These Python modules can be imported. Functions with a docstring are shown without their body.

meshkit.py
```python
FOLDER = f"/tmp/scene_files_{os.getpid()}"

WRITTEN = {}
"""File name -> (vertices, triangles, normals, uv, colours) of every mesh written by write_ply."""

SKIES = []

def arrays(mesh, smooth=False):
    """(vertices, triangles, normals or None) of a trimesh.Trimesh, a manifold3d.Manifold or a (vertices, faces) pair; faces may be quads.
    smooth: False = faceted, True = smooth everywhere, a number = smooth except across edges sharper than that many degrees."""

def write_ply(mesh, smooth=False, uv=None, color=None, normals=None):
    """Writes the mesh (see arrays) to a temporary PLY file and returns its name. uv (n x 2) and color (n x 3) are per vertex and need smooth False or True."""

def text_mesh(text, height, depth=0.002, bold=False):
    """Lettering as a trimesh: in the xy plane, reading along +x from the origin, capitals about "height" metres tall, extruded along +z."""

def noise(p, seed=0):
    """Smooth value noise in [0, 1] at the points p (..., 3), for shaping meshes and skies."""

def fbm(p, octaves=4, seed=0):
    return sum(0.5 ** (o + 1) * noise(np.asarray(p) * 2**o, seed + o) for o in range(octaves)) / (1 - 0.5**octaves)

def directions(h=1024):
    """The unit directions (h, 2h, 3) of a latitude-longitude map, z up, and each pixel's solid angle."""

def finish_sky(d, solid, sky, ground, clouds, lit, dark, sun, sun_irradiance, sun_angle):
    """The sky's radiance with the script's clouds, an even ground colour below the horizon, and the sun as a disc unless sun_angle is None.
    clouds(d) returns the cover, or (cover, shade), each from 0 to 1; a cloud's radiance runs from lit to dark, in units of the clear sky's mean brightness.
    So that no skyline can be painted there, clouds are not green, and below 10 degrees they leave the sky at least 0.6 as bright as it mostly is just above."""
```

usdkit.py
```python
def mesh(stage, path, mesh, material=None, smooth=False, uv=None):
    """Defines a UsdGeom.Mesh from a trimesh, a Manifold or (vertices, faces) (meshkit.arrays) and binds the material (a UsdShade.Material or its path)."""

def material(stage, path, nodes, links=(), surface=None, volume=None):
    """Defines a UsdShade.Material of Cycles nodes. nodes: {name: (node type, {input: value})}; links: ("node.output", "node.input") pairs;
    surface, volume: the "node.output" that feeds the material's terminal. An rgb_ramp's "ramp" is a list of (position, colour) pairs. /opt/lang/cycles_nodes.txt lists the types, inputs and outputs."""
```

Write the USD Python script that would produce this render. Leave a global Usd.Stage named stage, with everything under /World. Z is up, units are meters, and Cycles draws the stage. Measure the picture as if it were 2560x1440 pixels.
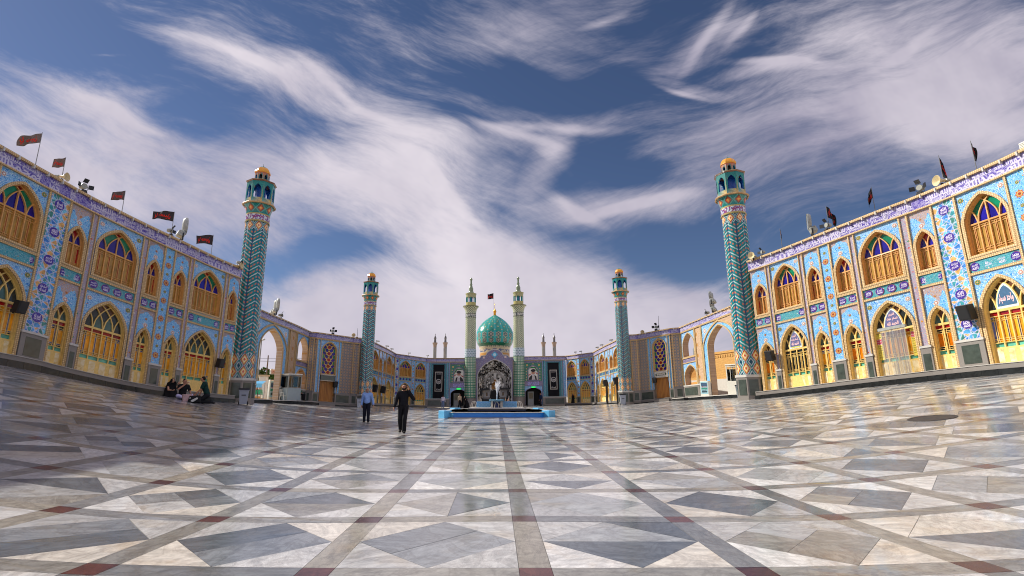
import math, random
import numpy as np, trimesh, usdkit, meshkit, manifold3d
from pxr import Usd, UsdGeom, UsdLux, UsdShade, Sdf, Gf, Vt
from shapely.geometry import Polygon, LineString, Point, MultiPolygon, box as rect
from shapely.ops import unary_union
from shapely import affinity
from scipy.interpolate import RBFInterpolator, PchipInterpolator

rng = np.random.default_rng(7); random.seed(7)
stage = Usd.Stage.CreateInMemory()
UsdGeom.SetStageUpAxis(stage, 'Z'); UsdGeom.SetStageMetersPerUnit(stage, 1.0)
UsdGeom.Xform.Define(stage, '/World'); UsdGeom.Scope.Define(stage, '/World/Looks')

# ------------------------------------------------------------ camera, sky, sun, exposure
CAM_H, PITCH, FPX, PX, PY = 1.27, math.radians(12.4), 1240.0, 1240.0, 720.0
EXPOSURE = 0.95
cam = UsdGeom.Camera.Define(stage, '/World/camera')
cam.AddTranslateOp().Set(Gf.Vec3d(0, 0, CAM_H)); cam.AddRotateXOp().Set(90 + math.degrees(PITCH))
cam.CreateHorizontalApertureAttr(36.0); cam.CreateVerticalApertureAttr(20.25)
cam.CreateFocalLengthAttr(FPX / 2560 * 36); cam.CreateHorizontalApertureOffsetAttr(40 / 2560 * 36)
cam.CreateClippingRangeAttr(Gf.Vec2f(0.05, 20000)); cam.CreateExposureAttr(EXPOSURE)

def view_dir(x, y):                     # direction of a photograph pixel, used to read sizes off the photograph
    a, b = (x - PX) / FPX, (PY - y) / FPX
    return np.array([a, math.cos(PITCH) - b * math.sin(PITCH), math.sin(PITCH) + b * math.cos(PITCH)])

SUN_EL, SUN_AZ = math.radians(36), math.atan2(-0.94, 0.34)
SUN = np.array([math.cos(SUN_EL) * math.sin(SUN_AZ), math.cos(SUN_EL) * math.cos(SUN_AZ), math.sin(SUN_EL)])
SUN_I, SKY_S = 0.85, 0.15
sun = UsdLux.DistantLight.Define(stage, '/World/sun')
zx = SUN; xx = np.cross([0, 0, 1], zx); xx /= np.linalg.norm(xx); yx = np.cross(zx, xx)
sun.AddTransformOp().Set(Gf.Matrix4d(*xx, 0, *yx, 0, *zx, 0, 0, 0, 0, 1))
sun.CreateIntensityAttr(SUN_I); sun.CreateAngleAttr(0.5); sun.CreateNormalizeAttr(True); sun.CreateColorAttr(Gf.Vec3f(1.0, 0.955, 0.86))

def sky_material():
    n = {'tc': ('texture_coordinate', {}), 'sep': ('separate_xyz', {}),
         'ay': ('math', {'math_type': 'absolute'}), 'ys': ('math', {'math_type': 'maximum', 'value2': 0.08}),
         'u': ('math', {'math_type': 'divide'}), 'v': ('math', {'math_type': 'divide'}), 'uv': ('combine_xyz', {'z': 0.0}),
         'wn': ('noise_texture', {'scale': 1.9, 'detail': 2.0, 'roughness': 0.5}), 'wc': ('vector_math', {'math_type': 'subtract', 'vector2': (0.5, 0.5, 0.5)}),
         'ws': ('vector_math', {'math_type': 'scale', 'scale': 0.19}), 'wp': ('vector_math', {'math_type': 'add'}),
         'sky': ('sky_texture', {'sky_type': 'single_scattering', 'sun_disc': False, 'sun_elevation': SUN_EL, 'sun_rotation': SUN_AZ, 'altitude': 1000.0, 'air_density': 1.0, 'aerosol_density': 0.3, 'ozone_density': 3.0})}
    l = [('tc.generated', 'sep.vector'), ('sep.y', 'ay.value1'), ('ay.value', 'ys.value1'), ('sep.x', 'u.value1'), ('ys.value', 'u.value2'), ('sep.z', 'v.value1'), ('ys.value', 'v.value2'),
         ('u.value', 'uv.x'), ('v.value', 'uv.y'), ('uv.vector', 'wn.vector'), ('wn.color', 'wc.vector1'), ('wc.vector', 'ws.vector1'), ('ws.vector', 'wp.vector1'), ('uv.vector', 'wp.vector2')]
    streaks = SKY_STREAKS
    prev = None
    for i, (x0, y0, x1, y1, hw, w) in enumerate(streaks):
        a, b = view_dir(x0, y0), view_dir(x1, y1); a, b = a / a[1], b / b[1]
        c = (a + b) / 2; d = b - a; L = math.hypot(d[0], d[2]) / 2; ang = math.atan2(d[2], d[0]); h = hw / FPX
        n[f'm{i}'] = ('mapping', {'mapping_type': 'texture', 'location': (c[0], c[2], 0), 'rotation': (0, 0, ang), 'scale': (L + h, h, 1)})
        n[f'g{i}'] = ('gradient_texture', {'gradient_type': 'spherical'})
        n[f'a{i}'] = ('math', {'math_type': 'multiply_add', 'value2': w, 'value3': 0.0})
        l += [('wp.vector', f'm{i}.vector'), (f'm{i}.vector', f'g{i}.vector'), (f'g{i}.fac', f'a{i}.value1')]
        if prev: l.append((prev, f'a{i}.value3'))
        prev = f'a{i}.value'
    # wisps: fine fibres of cirrus along two directions
    n |= {'f1': ('mapping', {'mapping_type': 'texture', 'rotation': (0, 0, math.radians(-26)), 'scale': (1.0, 0.24, 1)}), 'n1': ('noise_texture', {'scale': 2.2, 'detail': 12.0, 'roughness': 0.69, 'distortion': 0.25}),
          'f2': ('mapping', {'mapping_type': 'texture', 'rotation': (0, 0, math.radians(20)), 'scale': (1.0, 0.22, 1)}), 'n2': ('noise_texture', {'scale': 2.0, 'detail': 12.0, 'roughness': 0.69, 'distortion': 0.25}),
          'side': ('map_range', {'from_min': -0.1, 'from_max': 0.35, 'to_min': 0.0, 'to_max': 1.0, 'clamp': True}), 'nm': ('mix_float', {}),
          'dt': ('math', {'math_type': 'multiply_add', 'value2': 2.1, 'value3': -0.9}), 'sum': ('math', {'math_type': 'add'}),
          'added_veil': ('map_range', {'from_min': 0.95, 'from_max': 1.6, 'to_min': 0.0, 'to_max': 0.8, 'clamp': True}), 'vs': ('math', {'math_type': 'add'}),  # extra cloud cover above the view, added to brighten the shaded floor
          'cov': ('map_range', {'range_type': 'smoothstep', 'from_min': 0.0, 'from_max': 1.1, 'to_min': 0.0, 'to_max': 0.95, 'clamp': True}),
          'sh': ('noise_texture', {'scale': 1.5, 'detail': 6.0, 'roughness': 0.6}), 'shr': ('map_range', {'from_min': 0.36, 'from_max': 0.66, 'to_min': 0.0, 'to_max': 0.6, 'clamp': True}), 'sb': ('math', {'math_type': 'multiply_add', 'value2': 0.3, 'value3': 0.0}), 'cl': ('mix_color', {'a': CLOUD, 'b': CLOUD_SHADE, 'use_clamp_result': False}),
          'mix': ('mix_color', {'blend_type': 'mix'}), 'bg': ('background_shader', {'strength': SKY_S}), 'deep': ('mix_color', {'blend_type': 'multiply', 'fac': 1.0, 'b': SKY_TINT})}
    l += [('wp.vector', 'f1.vector'), ('f1.vector', 'n1.vector'), ('wp.vector', 'f2.vector'), ('f2.vector', 'n2.vector'), ('u.value', 'side.value'), ('side.result', 'nm.fac'), ('n1.fac', 'nm.a'), ('n2.fac', 'nm.b'),
          ('nm.result', 'dt.value1'), ('dt.value', 'sum.value1'), (prev, 'sum.value2'), ('v.value', 'added_veil.value'), ('sum.value', 'vs.value1'), ('added_veil.result', 'vs.value2'), ('vs.value', 'cov.value'), ('sky.color', 'deep.a'), ('deep.result', 'mix.a'), ('cov.result', 'mix.fac'), ('wp.vector', 'sh.vector'), ('sh.fac', 'shr.value'), ('side.result', 'sb.value1'), ('shr.result', 'sb.value3'), ('sb.value', 'cl.fac'), ('cl.result', 'mix.b'), ('mix.result', 'bg.color')]
    return usdkit.material(stage, '/World/Looks/sky_look', n, l, surface='bg.background')
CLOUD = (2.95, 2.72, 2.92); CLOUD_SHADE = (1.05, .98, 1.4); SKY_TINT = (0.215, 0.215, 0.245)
# bands of cirrus read off the photograph: ends, half width, weight
SKY_STREAKS = [
    (-200, 330, 700, 520, 250, 0.78), (0, 230, 420, 330, 120, 0.45), (330, 80, 950, 290, 95, 0.75), (700, 130, 830, 210, 80, 0.5), (900, 260, 1080, 420, 150, 0.7),
    (600, 470, 1250, 480, 170, 0.85), (950, 560, 1250, 620, 120, 0.6), (1100, 340, 1450, 390, 55, 0.5), (1430, 350, 1340, 470, 60, 0.6), (1300, 540, 1780, 500, 60, 0.8), (1200, 310, 1640, 330, 70, 0.4),
    (1620, 210, 1830, 0, 60, 0.55), (1630, 200, 1790, 245, 35, 0.5), (1760, 180, 2060, 165, 38, 0.6), (1770, 140, 1840, 50, 50, 0.4),
    (1800, 400, 2800, 40, 320, 0.72), (2000, 60, 2700, 250, 320, 0.55), (2100, 300, 2800, 330, 170, 0.35), (1150, 60, 1500, 20, 150, 0.4), (1350, 130, 1480, 200, 60, 0.25),
    (900, 760, 1620, 770, 220, 1.0), (-100, 830, 2700, 850, 240, 0.75), (700, 860, 1900, 870, 130, 0.7), (1100, 600, 1400, 700, 120, 0.45), (1650, 740, 1850, 780, 70, 0.5), (680, 800, 900, 760, 60, 0.4), (480, 930, 800, 930, 130, 1.0),
    (180, 140, 340, 162, 14, 0.5), (380, 285, 530, 345, 14, 0.45), (1090, 300, 1440, 395, 22, 0.45), (1210, 330, 1640, 340, 24, 0.5), (1350, 480, 1510, 560, 20, 0.5), (1400, 552, 1800, 478, 18, 0.6), (1630, 212, 1745, 246, 14, 0.6), (1670, 190, 1810, -10, 22, 0.45), (1765, 155, 2040, 168, 16, 0.6), (1780, 130, 1860, 30, 18, 0.4), (1440, 70, 1570, 5, 16, 0.35),
    (340, 75, 720, 215, 26, 0.4), (700, 130, 980, 330, 22, 0.45), (1000, 380, 1200, 560, 26, 0.4), (1900, 420, 2560, 170, 26, 0.3), (1950, 340, 2560, 60, 20, 0.3), (2050, 250, 2500, -20, 20, 0.3), (100, 200, 560, 400, 20, 0.35),
    (0, 40, 330, 160, 150, -0.6), (330, 290, 560, 320, 75, -0.5), (1150, 190, 1600, 230, 130, -0.5), (1450, 420, 1650, 440, 60, -0.5), (1600, 610, 1860, 640, 90, -0.6), (690, 650, 940, 640, 55, -0.6), (1880, 480, 2560, 330, 60, -0.25)]
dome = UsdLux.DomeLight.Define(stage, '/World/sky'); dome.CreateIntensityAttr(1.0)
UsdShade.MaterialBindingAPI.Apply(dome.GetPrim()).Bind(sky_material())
dome.GetPrim().SetCustomDataByKey('kind', 'structure')

# ------------------------------------------------------------ colours and materials
def C(*c):                               # sRGB 0..255 to linear
    c = np.array(c, float) / 255
    return tuple(np.where(c < 0.04045, c / 12.92, ((c + 0.055) / 1.055) ** 2.4))
def K(c, k): return tuple(np.array(c) * k)
MATS = {}
def mat(name, nodes, links, surface='p.BSDF'):
    MATS[name] = usdkit.material(stage, f'/World/Looks/{name}', nodes, links, surface=surface); return MATS[name]
def plain(name, rgb, rough=0.6, metal=0.0, var=0.25, scale=6.0, bump=0.0, spec=0.5):
    n = {'g': ('geometry', {}), 'n': ('noise_texture', {'scale': scale, 'detail': 5.0, 'roughness': 0.6}), 'r': ('rgb_ramp', {'ramp': [(0.25, K(rgb, 1 - var)), (0.75, K(rgb, 1 + var))]}),
         'p': ('principled_bsdf', {'roughness': rough, 'metallic': metal, 'specular_ior_level': spec})}
    l = [('g.position', 'n.vector'), ('n.fac', 'r.fac'), ('r.color', 'p.base_color')]
    if bump:
        n['b'] = ('bump', {'strength': bump, 'distance': 0.02}); l += [('n.fac', 'b.height'), ('b.normal', 'p.normal')]
    return mat(name, n, l)

def tinted(name, rough=0.5, var=0.18, scale=14.0, spec=0.5, metal=0.0, bump=0.0, coat=0.0):   # colour from the vertex colour 'tint'
    n = {'a': ('attribute', {'attribute': 'tint'}), 'g': ('geometry', {}), 'n': ('noise_texture', {'scale': scale, 'detail': 4.0}), 'r': ('rgb_ramp', {'ramp': [(0.3, (1 - var,) * 3), (0.7, (1 + var,) * 3)]}),
         'm': ('mix_color', {'blend_type': 'multiply', 'fac': 1.0, 'use_clamp': False}), 'p': ('principled_bsdf', {'roughness': rough, 'specular_ior_level': spec, 'metallic': metal, 'coat_weight': coat, 'coat_roughness': 0.08})}
    l = [('g.position', 'n.vector'), ('n.fac', 'r.fac'), ('a.color', 'm.a'), ('r.color', 'm.b'), ('m.result', 'p.base_color')]
    if bump:
        n['b'] = ('bump', {'strength': bump, 'distance': 0.02}); l += [('n.fac', 'b.height'), ('b.normal', 'p.normal')]
    return mat(name, n, l)

def floral(name, ramp, flowers, scale=5.5, warp=1.9, fscale=6.5, frad=0.17, rough=0.22):
    """Glazed mosaic: scrolling tendrils (bands of a warped noise) with small flowers between them, in wall coordinates (st)."""
    n = {'u': ('texture_coordinate', {}), 'n': ('noise_texture', {'scale': scale, 'detail': 2.5, 'roughness': 0.55, 'distortion': warp}), 'w': ('math', {'math_type': 'multiply', 'value2': 5.5}), 'fr': ('math', {'math_type': 'fraction'}),
         'r': ('rgb_ramp', {'ramp': ramp, 'interpolate': False}), 'v': ('voronoi_texture', {'scale': fscale, 'feature': 'f1', 'randomness': 0.8}), 'lt': ('math', {'math_type': 'less_than', 'value2': frad}),
         'lt2': ('math', {'math_type': 'less_than', 'value2': frad * 0.45}), 'fc': ('rgb_ramp', {'ramp': flowers, 'interpolate': False}), 'sc': ('separate_color', {}), 'm': ('mix_color', {}), 'm2': ('mix_color', {'b': (0.5, 0.33, 0.06)}),
         'b': ('bump', {'strength': 0.12, 'distance': 0.01}), 'p': ('principled_bsdf', {'roughness': rough, 'specular_ior_level': 0.5})}
    l = [('u.UV', 'n.vector'), ('u.UV', 'v.vector'), ('n.fac', 'w.value1'), ('w.value', 'fr.value1'), ('fr.value', 'r.fac'), ('v.distance', 'lt.value1'), ('v.distance', 'lt2.value1'), ('v.color', 'sc.color'), ('sc.r', 'fc.fac'),
         ('r.color', 'm.a'), ('fc.color', 'm.b'), ('lt.value', 'm.fac'), ('m.result', 'm2.a'), ('lt2.value', 'm2.fac'), ('m2.result', 'p.base_color'), ('n.fac', 'b.height'), ('b.normal', 'p.normal')]
    return mat(name, n, l)
BL, MB_, TQ, WH = C(46, 104, 184), C(80, 160, 222), C(120, 204, 226), C(222, 230, 232)
FL = [(0, C(200, 190, 190)), (0.3, C(190, 120, 40)), (0.5, C(180, 60, 50)), (0.62, C(40, 120, 90)), (0.8, C(215, 205, 200))]
floral('blue_tile', [(0, BL), (0.14, MB_), (0.34, WH), (0.48, BL), (0.58, TQ), (0.74, WH), (0.82, MB_), (0.93, C(40, 110, 170))], FL)
floral('cyan_tile', [(0, C(30, 100, 185)), (0.15, C(60, 160, 222)), (0.36, WH), (0.48, C(36, 110, 196)), (0.6, C(90, 200, 226)), (0.8, WH), (0.88, C(56, 146, 210))], FL, scale=6.5)
floral('teal_tile', [(0, C(30, 112, 128)), (0.25, C(60, 160, 170)), (0.45, C(186, 204, 180)), (0.55, C(36, 100, 140)), (0.75, C(84, 178, 186))], FL, scale=7.5)
floral('ochre_tile', [(0, C(186, 126, 66)), (0.16, C(90, 150, 200)), (0.3, C(214, 206, 196)), (0.4, C(196, 140, 76)), (0.58, C(70, 130, 190)), (0.7, C(170, 100, 70)), (0.8, C(120, 180, 205)), (0.9, C(206, 160, 96))], FL, scale=7.0, fscale=8.0)
floral('rose_tile', [(0, C(150, 150, 180)), (0.2, C(190, 120, 110)), (0.34, C(210, 200, 190)), (0.46, C(90, 130, 180)), (0.62, C(196, 180, 176)), (0.74, C(110, 160, 170)), (0.87, C(170, 110, 120))], FL, scale=6.5, fscale=6.0, frad=0.24)
floral('violet_tile', [(0, C(84, 74, 130)), (0.22, C(140, 110, 140)), (0.38, C(196, 190, 196)), (0.5, C(70, 90, 140)), (0.64, C(104, 80, 130)), (0.76, C(90, 140, 160)), (0.88, C(150, 96, 96))], FL, scale=7.0, fscale=7.0)
floral('green_tile', [(0, C(10, 95, 75)), (0.25, C(15, 120, 95)), (0.45, C(140, 175, 120)), (0.52, C(10, 80, 75)), (0.75, C(40, 135, 110))], FL, scale=6.0)
tinted('glazed', rough=0.2, var=0.12, spec=0.5)
tinted('stained_glass', rough=0.1, var=0.3, scale=3.0, spec=0.5, bump=0.15)
tinted('paint', rough=0.5)
tinted('cloth', rough=0.85, spec=0.2, var=0.25, scale=30.0)
tinted('skin', rough=0.55, var=0.1)
plain('lettering_white', C(188, 182, 204), 0.3, var=0.06)
plain('gold_wood', C(206, 152, 84), 0.42, var=0.22, scale=9.0)
plain('yellow_paint', C(226, 192, 112), 0.42, var=0.2, scale=8.0)
plain('granite', C(128, 122, 116), 0.35, var=0.16, scale=60.0)
plain('green_slab', C(66, 74, 68), 0.14, var=0.35, scale=3.0)
plain('black_stone', C(34, 36, 36), 0.2, var=0.5, scale=5.0)
plain('white_stone', C(190, 186, 178), 0.3, var=0.08)
plain('plaster', C(170, 150, 120), 0.8, var=0.12, scale=1.5)
plain('dark_metal', C(26, 26, 28), 0.45, var=0.1)
plain('grey_metal', C(140, 142, 140), 0.35, 0.3, var=0.12)
plain('turquoise_paint', C(20, 120, 130), 0.35, var=0.15)
plain('deep_blue', C(16, 70, 150), 0.3, var=0.12)
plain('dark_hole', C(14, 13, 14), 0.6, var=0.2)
plain('gilding', C(215, 150, 40), 0.3, 0.55, var=0.1)
def rope():
    n = {'u': ('texture_coordinate', {}), 'bk': ('brick_texture', {'color1': C(222, 194, 142), 'color2': C(206, 174, 120), 'mortar': C(170, 136, 92), 'scale': 1.0, 'mortar_size': 0.012, 'brick_width': 0.075, 'row_height': 0.075, 'offset': 0.0, 'mortar_smooth': 0.2}),
         'i': ('invert', {}), 'b': ('bump', {'strength': 0.8, 'distance': 0.02, 'invert': True}), 'p': ('principled_bsdf', {'roughness': 0.5})}
    mat('brick_trim', n, [('u.UV', 'bk.vector'), ('bk.color', 'p.base_color'), ('bk.fac', 'b.height'), ('b.normal', 'p.normal')])
rope()
def girih_brick():
    n = {'u': ('texture_coordinate', {}), 'v': ('voronoi_texture', {'scale': 3.6, 'feature': 'distance_to_edge', 'randomness': 0.0}), 'ro': ('mapping', {'mapping_type': 'point', 'rotation': (0, 0, 0.7854)}), 'v2': ('voronoi_texture', {'scale': 5.1, 'feature': 'distance_to_edge', 'randomness': 0.0}),
         'l1': ('math', {'math_type': 'less_than', 'value2': 0.05}), 'l2': ('math', {'math_type': 'less_than', 'value2': 0.07}), 'mx': ('math', {'math_type': 'maximum'}),
         'bk': ('brick_texture', {'color1': C(200, 164, 126), 'color2': C(176, 138, 104), 'mortar': C(150, 120, 96), 'scale': 1.0, 'mortar_size': 0.008, 'brick_width': 0.16, 'row_height': 0.055}),
         'm': ('mix_color', {'b': C(70, 110, 130)}), 'p': ('principled_bsdf', {'roughness': 0.55})}
    mat('girih_brick', n, [('u.UV', 'v.vector'), ('u.UV', 'ro.vector'), ('ro.vector', 'v2.vector'), ('v.distance', 'l1.value1'), ('v2.distance', 'l2.value1'), ('l1.value', 'mx.value1'), ('l2.value', 'mx.value2'), ('u.UV', 'bk.vector'), ('bk.color', 'm.a'), ('mx.value', 'm.fac'), ('m.result', 'p.base_color')])
    n = {'u': ('texture_coordinate', {}), 'bk': ('brick_texture', {'color1': C(186, 150, 112), 'color2': C(160, 122, 90), 'mortar': C(186, 165, 140), 'scale': 1.0, 'mortar_size': 0.01, 'brick_width': 0.2, 'row_height': 0.065}),
         'v': ('voronoi_texture', {'scale': 1.05, 'randomness': 0.0}), 'lt': ('math', {'math_type': 'less_than', 'value2': 0.17}), 'm': ('mix_color', {'b': C(170, 120, 50)}), 'p': ('principled_bsdf', {'roughness': 0.6})}
    mat('plain_brick', n, [('u.UV', 'bk.vector'), ('u.UV', 'v.vector'), ('v.distance', 'lt.value1'), ('bk.color', 'm.a'), ('lt.value', 'm.fac'), ('m.result', 'p.base_color')])
girih_brick()
def cream():
    n = {'g': ('geometry', {}), 'n': ('noise_texture', {'scale': 3.2, 'detail': 6.0, 'roughness': 0.7}), 'r': ('rgb_ramp', {'ramp': [(0.3, C(160, 118, 60)), (0.42, C(214, 188, 124)), (0.6, C(230, 216, 180)), (0.8, C(218, 194, 132))]}), 'p': ('principled_bsdf', {'roughness': 0.45})}
    mat('cream_paint', n, [('g.position', 'n.vector'), ('n.fac', 'r.fac'), ('r.color', 'p.base_color')])
cream()
def paving():
    """Polished marble; the tone is each tile's own ('tint'), the veins and grain run in each tile's own direction (st)."""
    n = {'a': ('attribute', {'attribute': 'tint'}), 'u': ('texture_coordinate', {}), 'st': ('mapping', {'mapping_type': 'point', 'scale': (1.0, 3.2, 1.0)}),
         'n': ('noise_texture', {'scale': 2.6, 'detail': 9.0, 'roughness': 0.68, 'distortion': 1.2}), 'r': ('rgb_ramp', {'ramp': [(0.0, (0.42, 0.42, 0.42)), (0.34, (0.7, 0.7, 0.7)), (0.5, (0.95, 0.94, 0.93)), (0.62, (1.12, 1.11, 1.1)), (1.0, (1.3, 1.3, 1.3))]}),
         'n2': ('noise_texture', {'scale': 1.7, 'detail': 8.0, 'roughness': 0.6, 'distortion': 2.2}), 'r2': ('rgb_ramp', {'ramp': [(0.0, (0, 0, 0)), (0.43, (0, 0, 0)), (0.5, (1, 1, 1)), (0.56, (0, 0, 0)), (1, (0, 0, 0))]}),
         'n3': ('noise_texture', {'scale': 1.1, 'detail': 5.0, 'roughness': 0.6}), 'r3': ('rgb_ramp', {'ramp': [(0.56, (1, 1, 1)), (0.72, (0.95, 0.85, 0.72))]}), 'n4': ('noise_texture', {'scale': 40.0, 'detail': 3.0}), 'r4': ('rgb_ramp', {'ramp': [(0.3, (0.82,) * 3), (0.7, (1.15,) * 3)]}),
         'm1': ('mix_color', {'blend_type': 'multiply', 'fac': 1.0, 'use_clamp': False}), 'm2': ('mix_color', {'blend_type': 'multiply', 'use_clamp': False, 'b': (0.42, 0.38, 0.36)}), 'vf': ('math', {'math_type': 'multiply', 'value2': 0.4}),
         'm3': ('mix_color', {'blend_type': 'multiply', 'fac': 1.0, 'use_clamp': False}), 'm4': ('mix_color', {'blend_type': 'multiply', 'fac': 0.8, 'use_clamp': False}),
         'g': ('geometry', {}), 'rn': ('noise_texture', {'scale': 0.9, 'detail': 4.0}), 'rr': ('map_range', {'from_min': 0.3, 'from_max': 0.7, 'to_min': 0.09, 'to_max': 0.28, 'clamp': True}), 'p': ('principled_bsdf', {'specular_ior_level': 0.5})}
    l = [('u.UV', 'st.vector'), ('st.vector', 'n.vector'), ('n.fac', 'r.fac'), ('u.UV', 'n2.vector'), ('n2.fac', 'r2.fac'), ('u.UV', 'n3.vector'), ('n3.fac', 'r3.fac'), ('st.vector', 'n4.vector'), ('n4.fac', 'r4.fac'),
         ('a.color', 'm1.a'), ('r.color', 'm1.b'), ('m1.result', 'm2.a'), ('r2.color', 'vf.value1'), ('vf.value', 'm2.fac'), ('m2.result', 'm3.a'), ('r3.color', 'm3.b'), ('m3.result', 'm4.a'), ('r4.color', 'm4.b'), ('m4.result', 'p.base_color'),
         ('g.position', 'rn.vector'), ('rn.fac', 'rr.value'), ('rr.result', 'p.roughness')]
    mat('paving_stone', n, l)
paving()

# ------------------------------------------------------------ prims
USED = {}
GROUPS = dict(minaret='teal minarets round the court', shrine_minaret='minarets of the shrine portal', distant_minaret='small minarets far behind the shrine', prayer_hall='tiled halls along the court', gate_wall='gate walls', corner_house='brick corner houses', arcade_wing='arcade wings',
              flag='black flags with red lettering', floodlight='pale floodlights on the roofs', stage_lamp='stage lamps on the roofs', horn_loudspeaker='beige horn loudspeakers on the roofs', security_camera='small cameras on the wing roofs', wall_loudspeaker='black loudspeakers on the walls', loudspeaker_post='loudspeaker posts before the sunlit wing',
              wheeled_bin='grey wheeled bins', guard_booth='guard booths at the gates', plastic_chair='white plastic chairs', advert_board='white poster cases', drain_cover='iron covers in the floor', black_banner='black banners on the shrine', portrait_poster='portrait posters on the shrine', yellow_notice='yellow notices on the hall door', person='people in the court', tree='trees outside the left gate')
def number(parent, name):
    k = (parent, name); i = USED.get(k, -1) + 1; USED[k] = i
    return name if i == 0 else f'{name}_{i:03d}'
class Thing:
    def __init__(s, path, loc=(0, 0, 0), world=False): s.path, s.loc, s.world = path, np.array(loc, float), world
def tag(prim, label=None, cat=None, group=None, kind=None):
    for k, v in (('label', label), ('category', cat), ('group', group), ('kind', kind)):
        if v: prim.SetCustomDataByKey(k, v)
def place(path, loc, rz=0.0, scale=1.0):
    x = UsdGeom.Xform.Define(stage, path) if not stage.GetPrimAtPath(path) else UsdGeom.Xformable(stage.GetPrimAtPath(path))
    x.AddTranslateOp().Set(Gf.Vec3d(*map(float, loc))); x.AddRotateZOp().Set(float(rz)); x.AddScaleOp().Set(Gf.Vec3f(*([float(scale)] * 3 if np.ndim(scale) == 0 else map(float, scale))))
    return x.GetPrim()
def thing(name, label, cat, loc=(0, 0, 0), rz=0.0, group=None, kind=None, scale=1.0, world=False):
    """An Xform at the thing's base; its parts are built under it, in its own coordinates (world=True: in the world's)."""
    path = '/World/' + number('/World', name); tag(place(path, loc, rz, scale), label, cat, group or GROUPS.get(name), kind)
    return Thing(path, loc, world)
def copy(src, name, label, cat, loc, rz=0.0, scale=1.0, group=None):
    path = '/World/' + number('/World', name); p = place(path, loc, rz, scale)
    p.GetReferences().AddInternalReference(src.path); tag(p, label, cat, group or GROUPS.get(name)); p.SetInstanceable(True)
    return Thing(path, loc)
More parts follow.
